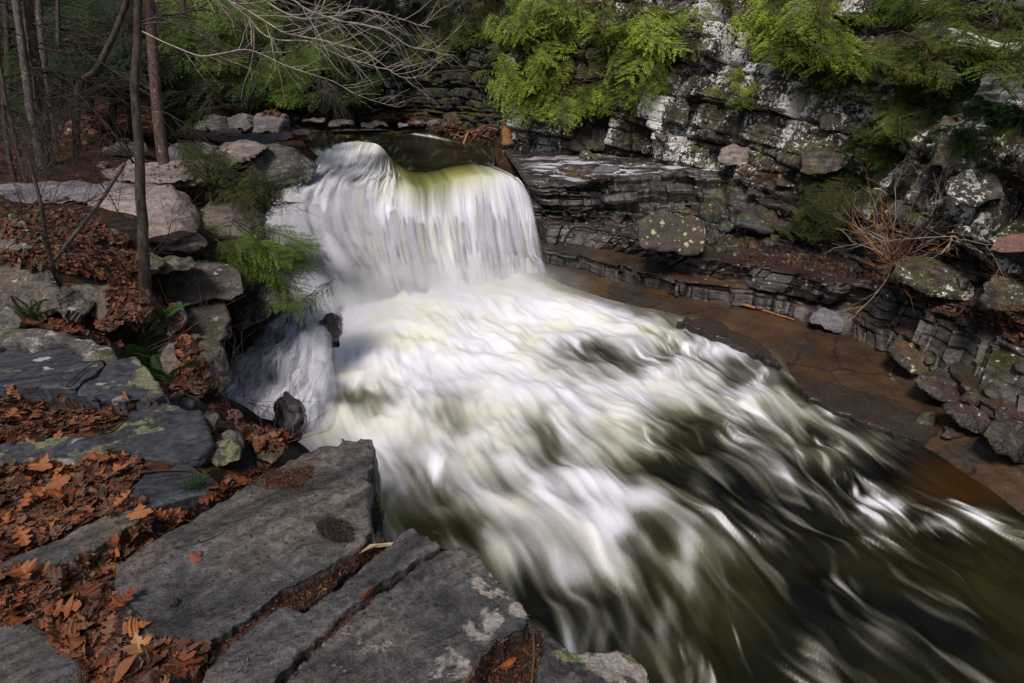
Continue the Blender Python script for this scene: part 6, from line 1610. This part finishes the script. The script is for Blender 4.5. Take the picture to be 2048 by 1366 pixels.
def fern(label, u, v, n, L, seed, t=None, dirb=(0, -0.4, 0.8), group=None, mat=None, spread=0.6, th=1.0):
    r = random.Random(seed)
    p = surf_pt(u, v, 0.03) if t is None else pt(u, v, t)
    root = empty('fern', p, label, 'fern', group)
    for k in range(n):
        V, F, tip = [], [], []
        d = np.array(dirb) + np.array([r.gauss(0, spread), r.gauss(0, spread), r.gauss(0, 0.2)])
        frond(V, F, tip, np.array([r.gauss(0, .03), r.gauss(0, .03), 0]), d, L * r.uniform(0.6, 1.1), r, r.uniform(0.25, 0.6), th)
        me = new_mesh('frond', V, F, False, [mat or L_FERN]); set_float(me, 'tip', tip)
        link('frond', me, root)
fern('small green fern beside the pale grey rock at the left edge', 70, 640, 7, 0.42, 1, 4.9, th=1.4)
fern('tall dark fern right of the lichen crusted shoulder', 316, 745, 16, 0.85, 2, None, (0.05, -0.4, 0.8), th=1.4)
fern('fern in the gully between the bluish slab and the rock pile', 275, 690, 14, 0.8, 3, None, (0.0, -0.4, 0.8), th=1.4)
fern('lowest fern hanging above the pale flat rock', 345, 768, 10, 0.6, 4, None, (0.2, -0.4, 0.5), th=1.4)
rf = random.Random(5)
for k in range(34):
    a, q = rf.uniform(0, 6.28), math.sqrt(rf.random())
    fern('dark green fern in the dense fern bank on the right slope', 1960 + 95 * q * math.cos(a), 228 + 62 * q * math.sin(a), 9, 0.62, 10 + k, None, (-0.4, -0.7, 0.10), 'ferns of the dense bank', None, 0.7, 1.5)
for k in range(12):
    a, q = rf.uniform(0, 6.28), math.sqrt(rf.random())
    fern('green fern above the orange twigged bush', 1755 + 75 * q * math.cos(a), 345 + 36 * q * math.sin(a), 8, 0.5, 60 + k, None, (-0.4, -0.7, 0.15), 'ferns above the orange bush', None, 0.7, 1.5)
for k, (u, v) in enumerate([(1930, 330), (1960, 345), (1990, 330), (1945, 440), (1900, 450), (1990, 420), (1870, 425)]):
    fern('fern growing beside the big grey boulder on the right slope', u, v, 7, 0.45, 40 + k, None, (-0.3, -0.6, 0.25), 'ferns beside the grey boulder', None, 0.7, 1.5)

def grass_tuft(label, u, v, n, h, mat, seed, t=None, spread=0.5, dirb=(0, -0.1, 1), br=0.04, group=None, width=0.004):
    r = random.Random(seed)
    p = surf_pt(u, v, 0.01) if t is None else pt(u, v, t)
    V, F, tip = [], [], []
    for _ in range(n):
        b0 = np.array([r.gauss(0, br), r.gauss(0, br), 0])
        d = np.array(dirb) + np.array([r.gauss(0, spread), r.gauss(0, spread), 0]); d /= np.linalg.norm(d)
        L = h * r.uniform(0.5, 1.1); s = np.cross(d, (r.gauss(0, 1), r.gauss(0, 1), 0.2)); s /= np.linalg.norm(s)
        k = len(V); m = b0 + d * L * 0.55
        e = b0 + d * L + np.array([d[0], d[1], -0.5]) * L * 0.25
        V.extend([b0 - s * width, b0 + s * width, m + s * width * .8, m - s * width * .8, e]); F.extend([(k, k + 1, k + 2, k + 3), (k + 3, k + 2, k + 4)]); tip.extend([0, 0, .5, .5, 1])
    me = new_mesh('grass_tuft', V, F, False, [mat]); set_float(me, 'tip', tip)
    return tag(link('grass_tuft', me, loc=p), label, 'grass tuft', group)
G_GREEN = leaf_mat('grass_green', (0.02, 0.06, 0.008), (0.10, 0.19, 0.03))
G_STRAW = leaf_mat('straw', (0.10, 0.045, 0.015), (0.42, 0.24, 0.09))
grass_tuft('small tuft of fresh green grass on the little bluish slab', 392, 974, 70, 0.09, G_GREEN, 1, None, 0.6, br=0.02, width=0.0016)
grass_tuft('orange dry grass hanging left on the shelf above the recess', 1150, 350, 120, 0.42, G_STRAW, 2, None, 0.6, (-0.2, -0.6, 0.2), 0.16, width=0.006)
grass_tuft('orange dry grass hanging right on the shelf above the recess', 1192, 352, 160, 0.45, G_STRAW, 3, None, 0.6, (0.1, -0.6, 0.1), 0.22, width=0.006)
grass_tuft('withered grass under the split block at the cliff foot', 1530, 352, 120, 0.5, G_STRAW, 4, None, 0.6, (0, -0.6, 0.2), 0.25, width=0.005)
grass_tuft('withered rusty grass at the right edge of the terrace', 2030, 615, 90, 0.35, G_STRAW, 5, None, 0.6, (-0.2, -0.5, 0.4), 0.2, width=0.004)
print('veg done')
# ================================================================== fallen leaves, needles, driftwood
TREES = build_bvh(BVHSRC)
def SURFN(u, v):
    d = Vector(ray(u, v)); n = d.length; best = None
    for t in TREES:
        h = t.ray_cast(Vector((0, 0, CAMZ)), d / n)
        if h[0] is not None and (best is None or h[3] < best[0]): best = (h[3], h[0], h[1])
    if best is None: return None, None
    nn_ = best[2]
    if nn_.z < 0: nn_ = -nn_
    return np.array(best[1]), np.array(nn_)
def in_poly(u, v, poly):
    c = False; j = len(poly) - 1
    for i in range(len(poly)):
        (a, b_), (c2, d_) = poly[i], poly[j]
        if (b_ > v) != (d_ > v) and u < (c2 - a) * (v - b_) / (d_ - b_ + 1e-9) + a: c = not c
        j = i
    return c
def rand_in(poly, r):
    us, vs = [p[0] for p in poly], [p[1] for p in poly]
    while True:
        u, v = r.uniform(min(us), max(us)), r.uniform(min(vs), max(vs))
        if in_poly(u, v, poly): return u, v
def leaf_shape(seed):
    """lobed oak or maple leaf, unit length, with a curl: ring of points plus a midrib"""
    r = random.Random(seed)
    kind = seed % 5
    if kind < 2:      # oak: rounded finger lobes
        side = [(0.0, 0.015), (0.10, 0.03), (0.14, 0.10), (0.20, 0.17), (0.25, 0.15), (0.26, 0.08), (0.31, 0.07), (0.35, 0.17), (0.42, 0.28), (0.48, 0.28), (0.49, 0.20), (0.50, 0.11), (0.56, 0.10),
                (0.61, 0.20), (0.68, 0.30), (0.74, 0.28), (0.74, 0.19), (0.75, 0.11), (0.80, 0.11), (0.86, 0.17), (0.92, 0.15), (0.95, 0.08), (1.0, 0.0)]
    elif kind < 4:    # maple: broad, three main lobes a side
        side = [(0.0, 0.015), (0.16, 0.02), (0.13, 0.12), (0.07, 0.24), (0.12, 0.30), (0.22, 0.28), (0.26, 0.36), (0.30, 0.46), (0.38, 0.50), (0.44, 0.48), (0.46, 0.42), (0.53, 0.43), (0.56, 0.37), (0.53, 0.28),
                (0.52, 0.19), (0.60, 0.15), (0.68, 0.19), (0.76, 0.18), (0.78, 0.11), (0.88, 0.07), (1.0, 0.0)]
    else:             # beech: plain pointed oval
        side = [(0.0, 0.01), (0.08, 0.06), (0.2, 0.15), (0.35, 0.21), (0.5, 0.22), (0.65, 0.19), (0.8, 0.12), (0.92, 0.05), (1.0, 0.0)]
    c1, c2, c3 = r.uniform(-0.6, 1.5), r.uniform(-0.7, 0.7), r.uniform(-0.6, 0.6)
    def Z(x, y): return c1 * y * y + c2 * (x - 0.5) ** 2 + c3 * y * (x - 0.5) + r.gauss(0, 0.012)
    V, F = [], []
    n = len(side)
    for x, y in side: V.append((x - 0.5, 0, Z(x, 0)))
    for sgn in (1, -1):
        o = len(V)
        for x, y in side:
            yy = y * r.uniform(0.85, 1.12)
            V.append((x - 0.5, sgn * yy, Z(x, sgn * yy)))
        for i in range(n - 1):
            F.append((i, i + 1, o + i + 1, o + i) if sgn > 0 else (i, o + i, o + i + 1, i + 1))
    return np.array(V), np.array(F)
SHAPES = [leaf_shape(k) for k in range(10)]
def basis(nrm, yaw, r, tilt):
    n = nrm + np.array([r.gauss(0, tilt), r.gauss(0, tilt), 0]); n /= np.linalg.norm(n)
    x = np.cross(n, (math.sin(yaw), -math.cos(yaw), 0.01)); x /= np.linalg.norm(x)
    y = np.cross(n, x)
    return np.stack([x, y, n], 1)
def litter_mat(name, cols):
    b = NB(name)
    sh = b.attr('tint')
    f = b.math('ADD', b.math('MULTIPLY', sh, 0.8), b.math('MULTIPLY', b.noise(b.pos, 60, 4), 0.2))
    col = b.ramp(f, cols)
    df = b.node('BsdfPrincipled', {'Base Color': col, 'Roughness': 0.6, 'Specular IOR Level': 0.3})
    tr = b.node('BsdfTranslucent', {'Color': col})
    return b.finish(b.node('MixShader', {0: 0.12, 1: df.outputs[0], 2: tr.outputs[0]}).outputs[0])
M_LEAF = litter_mat('dead_leaf', [(0.04, (0.022, 0.009, 0.005)), (0.16, (0.065, 0.026, 0.013)), (0.26, (0.115, 0.075, 0.052)), (0.32, (0.075, 0.024, 0.010)), (0.46, (0.17, 0.045, 0.016)), (0.56, (0.16, 0.085, 0.050)), (0.66, (0.25, 0.070, 0.022)), (0.80, (0.34, 0.13, 0.045)), (0.95, (0.44, 0.26, 0.13))])
M_LEAFD = litter_mat('dark_dead_leaf', [(0.05, (0.018, 0.008, 0.005)), (0.40, (0.060, 0.022, 0.011)), (0.70, (0.13, 0.05, 0.022)), (0.95, (0.27, 0.13, 0.06))])
NEAR = [([(-40,940),(60,930),(150,936),(255,912),(285,938),(256,980),(288,1006),(180,1046),(90,1090),(-40,1135)], 1000),
        ([(-40,1150),(110,1146),(160,1126),(250,1062),(330,1032),(420,985),(520,935),(545,930),(500,958),(400,1012),(330,1064),(232,1128),(226,1250),(240,1330),(300,1375),(200,1375),(170,1330),(70,1246),(-40,1232)], 1350),
        ([(-40,775),(60,778),(150,797),(235,804),(322,802),(250,828),(200,862),(60,882),(-40,890)], 650),
        ([(400,788),(440,800),(480,840),(560,872),(590,886),(540,905),(500,890),(470,850),(420,820)], 260),
        ([(300,1290),(420,1295),(400,1366),(280,1370)], 60)]
NEAR_OUT = [([(-900,700),(-40,660),(-40,1480),(-500,1480),(-900,1200)], 1300)]
MIDL = [([(-700,420),(-40,400),(-40,660),(-700,700)], 700), ([(-40,500),(60,500),(110,470),(140,440),(250,470),(290,560),(300,650),(250,700),(215,660),(220,560),(110,545),(-40,520)], 1900),
        ([(-40,420),(140,395),(180,440),(240,470),(300,500),(280,560),(200,560),(110,500),(-40,470)], 1100),
        ([(260,640),(330,640),(360,720),(330,790),(420,800),(440,790),(350,600),(300,590)], 300),
        ([(60,640),(210,640),(250,700),(220,690),(130,665),(50,655)], 160),
        ([(-40,300),(120,290),(260,300),(420,330),(420,380),(100,366),(-40,372)], 200)]
FARL = [([(380,190),(560,215),(700,222),(830,232),(850,250),(720,240),(600,234),(470,226)], 1100), ([(840,250),(900,232),(1010,262),(1030,282),(900,286)], 260), ([(100,230),(380,230),(380,280),(100,290)], 500)]
def litter(name, regs, size, seed, mat, label, lift=(0.0, 0.03), tilt=0.35, tint=(0, 1), steep=0.25):
    r = random.Random(seed); VV, FF, TT, n = [], [], [], 0
    for poly, cnt in regs:
        for _ in range(cnt):
            u, v = rand_in(poly, r)
            p, nr = SURFN(u, v)
            if p is None or nr[2] < steep: continue
            S, F = SHAPES[r.randrange(10)]
            L = r.uniform(*size)
            B = basis(nr, r.uniform(0, 6.28), r, tilt)
            VV.append(p + nr * r.uniform(*lift) + (S * L) @ B.T); FF.append(F + n); n += len(S)
            TT.append(np.full(len(S), tint[0] + (tint[1] - tint[0]) * r.random() ** 1.5))
    me = new_mesh(name, np.concatenate(VV), np.concatenate(FF), False, [mat]); set_float(me, 'tint', np.concatenate(TT))
    return tag(link(name, me), label, None, None, 'stuff')
litter('leaf_litter', NEAR, (0.035, 0.085), 1, M_LEAF, 'thick russet litter of oak and maple leaves among the near ledges', (0.0, 0.022), 0.32, (0, 0.84))
litter('leaf_litter', MIDL, (0.055, 0.11), 2, M_LEAF, 'brown leaf litter over the left slope', (0.0, 0.03), 0.45, (0, 0.72))
litter('leaf_litter', NEAR_OUT, (0.05, 0.11), 7, M_LEAFD, 'dark brown leaf litter continuing past the near ledges', (0.0, 0.02), 0.3, (0, 0.85))
litter('leaf_litter', FARL, (0.14, 0.26), 3, M_LEAF, 'rusty leaf litter on the far shore', (0.0, 0.05), 0.4, (0.1, 0.8))
# single leaves one can tell apart
def leaf_obj(label, u, v, L, tint, shape, yaw, lift=0.02, tilt=0.15, group=None, seed=0, mat=M_LEAF):
    r = random.Random(seed)
    p, nr = SURFN(u, v)
    S, F = SHAPES[shape]
    me = new_mesh('fallen_leaf', (S * L) @ basis(nr, yaw, r, tilt).T, F, False, [mat]); set_float(me, 'tint', np.full(len(S), tint))
    return tag(link('fallen_leaf', me, loc=p + nr * lift), label, 'leaf', group)
leaf_obj('lone brown maple leaf lying on the broad flat slab', 393, 1116, 0.055, 0.46, 7, 1.2, 0.01)
leaf_obj('pale yellowish leaf at the bottom left end of the broad slab', 278, 1300, 0.075, 0.98, 2, 2.2, 0.02)
leaf_obj('light tan leaf just above the pale yellowish one', 272, 1264, 0.08, 0.88, 3, 0.6, 0.02)
leaf_obj('big tan maple leaf uppermost in the near litter', 92, 945, 0.095, 0.80, 8, 1.6, 0.045)
leaf_obj('big tan maple leaf right of the uppermost one', 122, 976, 0.095, 0.78, 7, 2.4, 0.045)
leaf_obj('big red brown oak leaf lowest in the near litter', 130, 1236, 0.11, 0.68, 5, 0.3, 0.045)
leaf_obj('dark russet leaf at the left edge of the broad slab', 245, 1216, 0.10, 0.42, 6, 1.1, 0.03)
leaf_obj('orange leaf on the edge of the cushion lichen rock', 245, 808, 0.12, 0.80, 8, 0.2, 0.03)
leaf_obj('orange maple leaf alone on the left slope', 200, 556, 0.16, 0.80, 7, 0.8, 0.04)
leaf_obj('curled tan leaf in the crack beside the broad slab', 283, 1036, 0.09, 0.84, 3, 2.0, 0.03)
leaf_obj('small red leaf on the end of the lichen strip', 138, 664, 0.12, 0.66, 0, 0.5, 0.03)
rr = random.Random(9)
for k in range(28):
    poly = NEAR[rr.choice((0, 0, 1, 1, 2))][0]
    u, v = rand_in(poly, rr)
    leaf_obj('russet leaf lying loose on top of the near litter', u, v, rr.uniform(0.07, 0.10), rr.uniform(0.62, 0.82), rr.randrange(10), rr.uniform(0, 6), 0.05, 0.3, 'loose leaves on the near litter', k)

# needles and crumbs
M_NEED = litter_mat('needle', [(0.1, (0.016, 0.006, 0.004)), (0.5, (0.060, 0.019, 0.009)), (0.8, (0.16, 0.055, 0.022)), (0.97, (0.40, 0.28, 0.16))])
M_NEEDD = litter_mat('dark_needle', [(0.1, (0.008, 0.005, 0.004)), (0.6, (0.030, 0.014, 0.010)), (0.97, (0.10, 0.05, 0.03))])
def needles(regs, seed, label, mat, size=(0.010, 0.028), zfix=None, lift=(0.0, 0.012), crumbs=0.25):
    r = random.Random(seed); V, F, T = [], [], []
    for poly, cnt in regs:
        for _ in range(cnt):
            u, v = rand_in(poly, r)
            if zfix is None:
                p, nr = SURFN(u, v)
                if p is None: continue
            else: p, nr = pz(u, v, zfix), UPV
            B = basis(nr, r.uniform(0, 6.28), r, 0.4)
            cr_ = r.random() < crumbs
            L = r.uniform(*size) * (0.45 if cr_ else 1.0); w_ = L * 0.4 if cr_ else r.uniform(0.0007, 0.0016)
            c = p + nr * r.uniform(*lift)
            k = len(V)
            V.extend([c - B[:, 0] * L / 2 - B[:, 1] * w_ / 2, c + B[:, 0] * L / 2 - B[:, 1] * w_ / 2, c + B[:, 0] * L / 2 + B[:, 1] * w_ / 2, c - B[:, 0] * L / 2 + B[:, 1] * w_ / 2])
            F.append((k, k + 1, k + 2, k + 3)); T.extend([r.random()] * 4)
    me = new_mesh('needle_litter', V, np.array(F), False, [mat]); set_float(me, 'tint', T)
    return tag(link('needle_litter', me), label, None, None, 'stuff')
def soil(label, poly, z, mat):
    """a low bed of needles and crumbs filling a crack"""
    P = [pz(u, v, z) for u, v in jag(poly, 5, 0.05, 5)]
    bm = bmesh.new()
    top = [bm.verts.new(p) for p in P]; bot = [bm.verts.new(p - UPV * 0.12) for p in P]
    bm.faces.new(top); bm.faces.new(bot[::-1])
    for i in range(len(P)):
        j = (i + 1) % len(P); bm.faces.new((top[j], top[i], bot[i], bot[j]))
    bmesh.ops.recalc_face_normals(bm, faces=bm.faces); bmesh.ops.triangulate(bm, faces=bm.faces)
    V, Fq = remesh(bm, 0.006)
    N = vnormals(V, Fq)
    V = V + N * (0.012 * fbm(V * 18, 4, 3) + 0.006 * fbm(V * 70, 2, 4))[:, None]
    me = new_mesh('soil', V, Fq, True, [mat])
    BVHSRC.append((V, Fq))
    return tag(link('soil', me), label, None, None, 'stuff')
def soil_mat():
    b = NB('needle_soil')
    n = b.noise(b.pos, 90, 6, 0.75)
    col = b.ramp(n, [(0.35, (0.007, 0.004, 0.003)), (0.55, (0.035, 0.014, 0.008)), (0.72, (0.10, 0.042, 0.02))])
    return b.finish(b.node('BsdfPrincipled', {'Base Color': col, 'Roughness': 0.9, 'Normal': b.bump(n, 1.0, 0.02)}).outputs[0])
M_SOIL = soil_mat()
CRACK = [(470,1268),(540,1205),(600,1165),(690,1115),(735,1085),(775,1075),(765,1098),(700,1140),(640,1198),(600,1225),(560,1215),(500,1262),(430,1318),(400,1345),(400,1310)]
POCK = [(900,1400),(945,1345),(985,1288),(1040,1262),(1082,1258),(1086,1300),(1066,1366),(1060,1400)]
CR2 = [(590,1316),(672,1250),(760,1172),(850,1112),(882,1096),(900,1092),(850,1122),(762,1184),(676,1262),(604,1326)]
soil('dark needle soil filling the crack below the broad slab', CRACK, 3.445, M_SOIL)
soil('red brown needle soil in the pocket beside the low mossy ledge', POCK, 3.33, M_SOIL)
soil('dark soil in the narrow crack above the large dark slab', CR2, 3.40, M_SOIL)
PA = [(518,962),(545,945),(590,938),(628,932),(622,955),(600,976),(560,980),(528,978)]
PB2 = [(630,1048),(655,1036),(690,1042),(712,1060),(706,1084),(672,1088),(642,1072)]
TREES = build_bvh(BVHSRC)
needles([(CRACK, 1500), (POCK, 1700), (CR2, 500)], 1, 'red brown hemlock needles and crumbs lying in the cracks of the near ledge', M_NEED)
needles([(PA, 1500)], 2, 'dark mat of needles in the upper pocket of the broad slab', M_NEED, (0.008, 0.022), None, (0.0, 0.018))
needles([(PB2, 1500)], 3, 'black mat of wet needles in the lower pocket of the broad slab', M_NEEDD, (0.008, 0.018), None, (0.0, 0.014), 0.6)
needles([([(230,1180),(270,1250),(265,1330),(320,1366),(150,1366),(180,1250)], 1500), ([(260,1040),(420,1000),(420,1015),(330,1066),(240,1130)], 900), ([(420,990),(560,925),(560,940),(430,1010)], 500), ([(380,1320),(420,1290),(430,1320),(400,1366),(330,1366)], 500)], 4,
        'dark needles and leaf crumbs between the near leaves', M_NEED, (0.010, 0.03), None, (0.0, 0.02), 0.5)
needles([([(240,1000),(560,930),(740,890),(700,1090),(420,1270),(260,1290)], 170), ([(420,1310),(600,1220),(860,1090),(960,1130),(780,1366),(420,1366)], 150)], 5, 'scattered single needles on the slab tops', M_NEED, (0.010, 0.03), None, (0.001, 0.004), 0.4)
needles([([(1480,535),(1620,530),(1760,570),(1900,630),(2048,690),(2048,640),(1900,600),(1760,550),(1600,500),(1480,480)], 2600)], 6, 'reddish needles and twigs strewn over the terrace under the cliff', M_NEED, (0.05, 0.22), None, (0.0, 0.03), 0.3)

# lichen discs are part of the rock; moss cushions grow on it
# sticks, chips and driftwood
M_WOODY = bark_mat('yellow_split_wood', (0.30, 0.20, 0.10), (0.62, 0.46, 0.28))
M_CHIP = bark_mat('red_bark_chip', (0.12, 0.030, 0.010), (0.34, 0.10, 0.03))
M_DRIFT = bark_mat('driftwood', (0.07, 0.040, 0.026), (0.30, 0.19, 0.13))
def stick(label, px, rad, mat, name='stick', cat='stick', off=0.0, group=None, taper=0.5, flat=None, lift=0.0):
    P = np.array([surf_pt(u, v, off) + UPV * lift for u, v in px])
    P = cr_resample(P, max(4, len(px) * 4), 0)
    b0 = P[0].copy()
    tb = Tubes().add(P - b0, np.linspace(rad, rad * taper, len(P)), 6)
    me = tb.mesh(name, [mat])
    return tag(link(name, me, loc=b0), label, cat, group)
def chip(label, px, z, th, mat, name='bark_chip', cat='bark chip', lift=0.01):
    P = np.array([surf_pt(u, v, 0) + UPV * lift for u, v in px])
    c = P.mean(0); zz = P[:, 2].max(); P[:, 2] = P[:, 2] * 0.3 + zz * 0.7
    n = len(P); b0 = c
    V = np.concatenate([P + UPV * th, P - UPV * th, [P.mean(0) + UPV * th * 2.2]]) - b0
    F = [(i, (i + 1) % n, 2 * n) for i in range(n)] + [(i, i + n, (i + 1) % n + n, (i + 1) % n) for i in range(n)] + [tuple(range(2 * n - 1, n - 1, -1))]
    return tag(link(name, new_mesh(name, V, F, False, [mat]), loc=b0), label, cat)
chip('long splinter of pale yellow wood across the end of the wedge slab', [(714, 1116), (742, 1104), (788, 1090), (784, 1094), (745, 1109)], 0, 0.004, M_WOODY, 'wood_splinter', 'wood splinter')
chip('red brown bark chip upright in the crack above the large dark slab', [(722, 1206), (735, 1190), (749, 1186), (746, 1196), (730, 1212)], 0, 0.006, M_CHIP)
chip('red brown bark chip in the needle pocket at the bottom', [(1000, 1338), (1018, 1326), (1034, 1324), (1026, 1336), (1006, 1344)], 0, 0.006, M_CHIP)
chip('curled orange bark piece on the near litter', [(100, 1000), (118, 996), (138, 1010), (130, 1014), (108, 1006)], 0, 0.008, M_CHIP, lift=0.04)
stick('thin brown stick standing along the edge of the needle pocket', [(1066, 1272), (1068, 1310), (1064, 1366), (1062, 1390)], 0.006, BK_BRN, lift=0.012)
stick('dark root lying over the little bluish slab', [(276, 950), (330, 945), (384, 946), (420, 962), (440, 976)], 0.007, BK_TWIG, lift=0.012)
stick('fine dark twig on the broad slab, upper one', [(372, 1042), (420, 1050), (460, 1046), (500, 1034)], 0.0022, BK_BRN, lift=0.004)
stick('fine dark twig on the broad slab, lower one', [(345, 1096), (400, 1086), (440, 1070), (450, 1062)], 0.0022, BK_BRN, lift=0.004)
stick('short dark twig beside the pine cone', [(262, 1220), (284, 1236)], 0.002, BK_TWIG, lift=0.004)
stick('pale thin stick lying along the front of the bluish slab', [(228, 808), (280, 802), (330, 794)], 0.006, BK_GREY, lift=0.015)
stick('dark stick slanting over the two bluish ledges', [(116, 800), (140, 772), (170, 745), (196, 728)], 0.006, BK_TWIG, lift=0.02)
stick('long red bleached branch lying on the brown shelf', [(1484, 611), (1530, 624), (1588, 642)], 0.035, bark_mat('red_stick', (0.22, 0.07, 0.03), (0.48, 0.22, 0.12)), lift=0.03, name='driftwood_branch', cat='branch')
stick('short rusty stick on the terrace beside the yellow lichened block', [(1372, 438), (1392, 430), (1410, 424)], 0.02, BK_ORNG, lift=0.03)
def pine_cone():
    p, nr = SURFN(348, 1210)
    root = empty('pine_cone', p + nr * 0.008, 'tiny dark hemlock cone on the broad slab', 'cone')
    V, F = [], []
    for k in range(40):
        a = k * 2.4; h = k / 40; rd = 0.010 * math.sin(math.pi * (0.15 + 0.8 * h))
        c = np.array([rd * math.cos(a), (h - 0.5) * 0.028, rd * math.sin(a)]); o = np.array([math.cos(a), 0.5, math.sin(a)]) * 0.006; s = np.array([-math.sin(a), 0, math.cos(a)]) * 0.005
        q = len(V); V.extend([c - s, c + s, c + o + s * .6, c + o - s * .6]); F.append((q, q + 1, q + 2, q + 3))
    link('scales', new_mesh('scales', V, F, False, [BK_TWIG]), root)
pine_cone()
rd = random.Random(4)
DW = [((846, 286), (905, 262), 0.07), ((858, 290), (900, 276), 0.05), ((872, 284), (950, 288), 0.06), ((880, 268), (960, 282), 0.05), ((900, 290), (930, 262), 0.05), ((915, 284), (1000, 276), 0.07), ((925, 296), (945, 264), 0.06), ((930, 270), (990, 284), 0.05),
      ((940, 288), (985, 256), 0.06), ((955, 262), (1010, 280), 0.05), ((970, 290), (1012, 262), 0.05), ((890, 280), (925, 284), 0.05), ((905, 272), (950, 262), 0.045), ((865, 276), (930, 270), 0.05), ((960, 276), (1005, 272), 0.05), ((884, 292), (915, 280), 0.05), ((945, 280), (970, 270), 0.05)]
for a, c, ra in DW:
    P0, P1 = surf_pt(*a), surf_pt(*c)
    if np.linalg.norm(P0 - P1) > 3.2: P1 = P0 + (P1 - P0) * 3.2 / np.linalg.norm(P0 - P1)
    m_ = (P0 + P1) / 2 + np.array([rd.gauss(0, .08), rd.gauss(0, .08), rd.uniform(0.02, 0.15)])
    P = cr_resample(np.array([P0 + UPV * ra, m_ + UPV * rd.uniform(0.02, 0.3), P1 + UPV * rd.uniform(0.05, 0.3)]), 8, 0)
    tag(link('driftwood_log', Tubes().add(P - P0, np.linspace(ra, ra * 0.6, 8), 7).mesh('driftwood_log', [rd.choice([M_DRIFT, M_DRIFT, BK_RUST, BK_ORNG])]), loc=P0), 'piece of driftwood in the jam beside the upper stream', 'driftwood', 'driftwood jam')
P0 = surf_pt(1018, 284)
bm_pts = cr_resample(np.array([P0 - UPV * 0.1, P0 + np.array([-0.05, 0, 0.35]), P0 + np.array([-0.1, 0.05, 0.75])]), 8, 0)
tag(link('tree_stump', Tubes().add(bm_pts - P0, np.linspace(0.32, 0.20, 8), 10).mesh('tree_stump', [BK_ORNG]), loc=P0), 'orange rotten stump at the right end of the driftwood jam', 'stump')
stick('mossy fallen log on the far shore under the grey brush', [(655, 214), (700, 208), (735, 206)], 0.16, BK_BRN, name='fallen_log', cat='log', lift=0.1)
stick('pale bare log lying on the far shore before the cliff', [(744, 226), (766, 220), (800, 210)], 0.05, BK_PALE, name='fallen_log', cat='log', lift=0.1)
print('debris done')
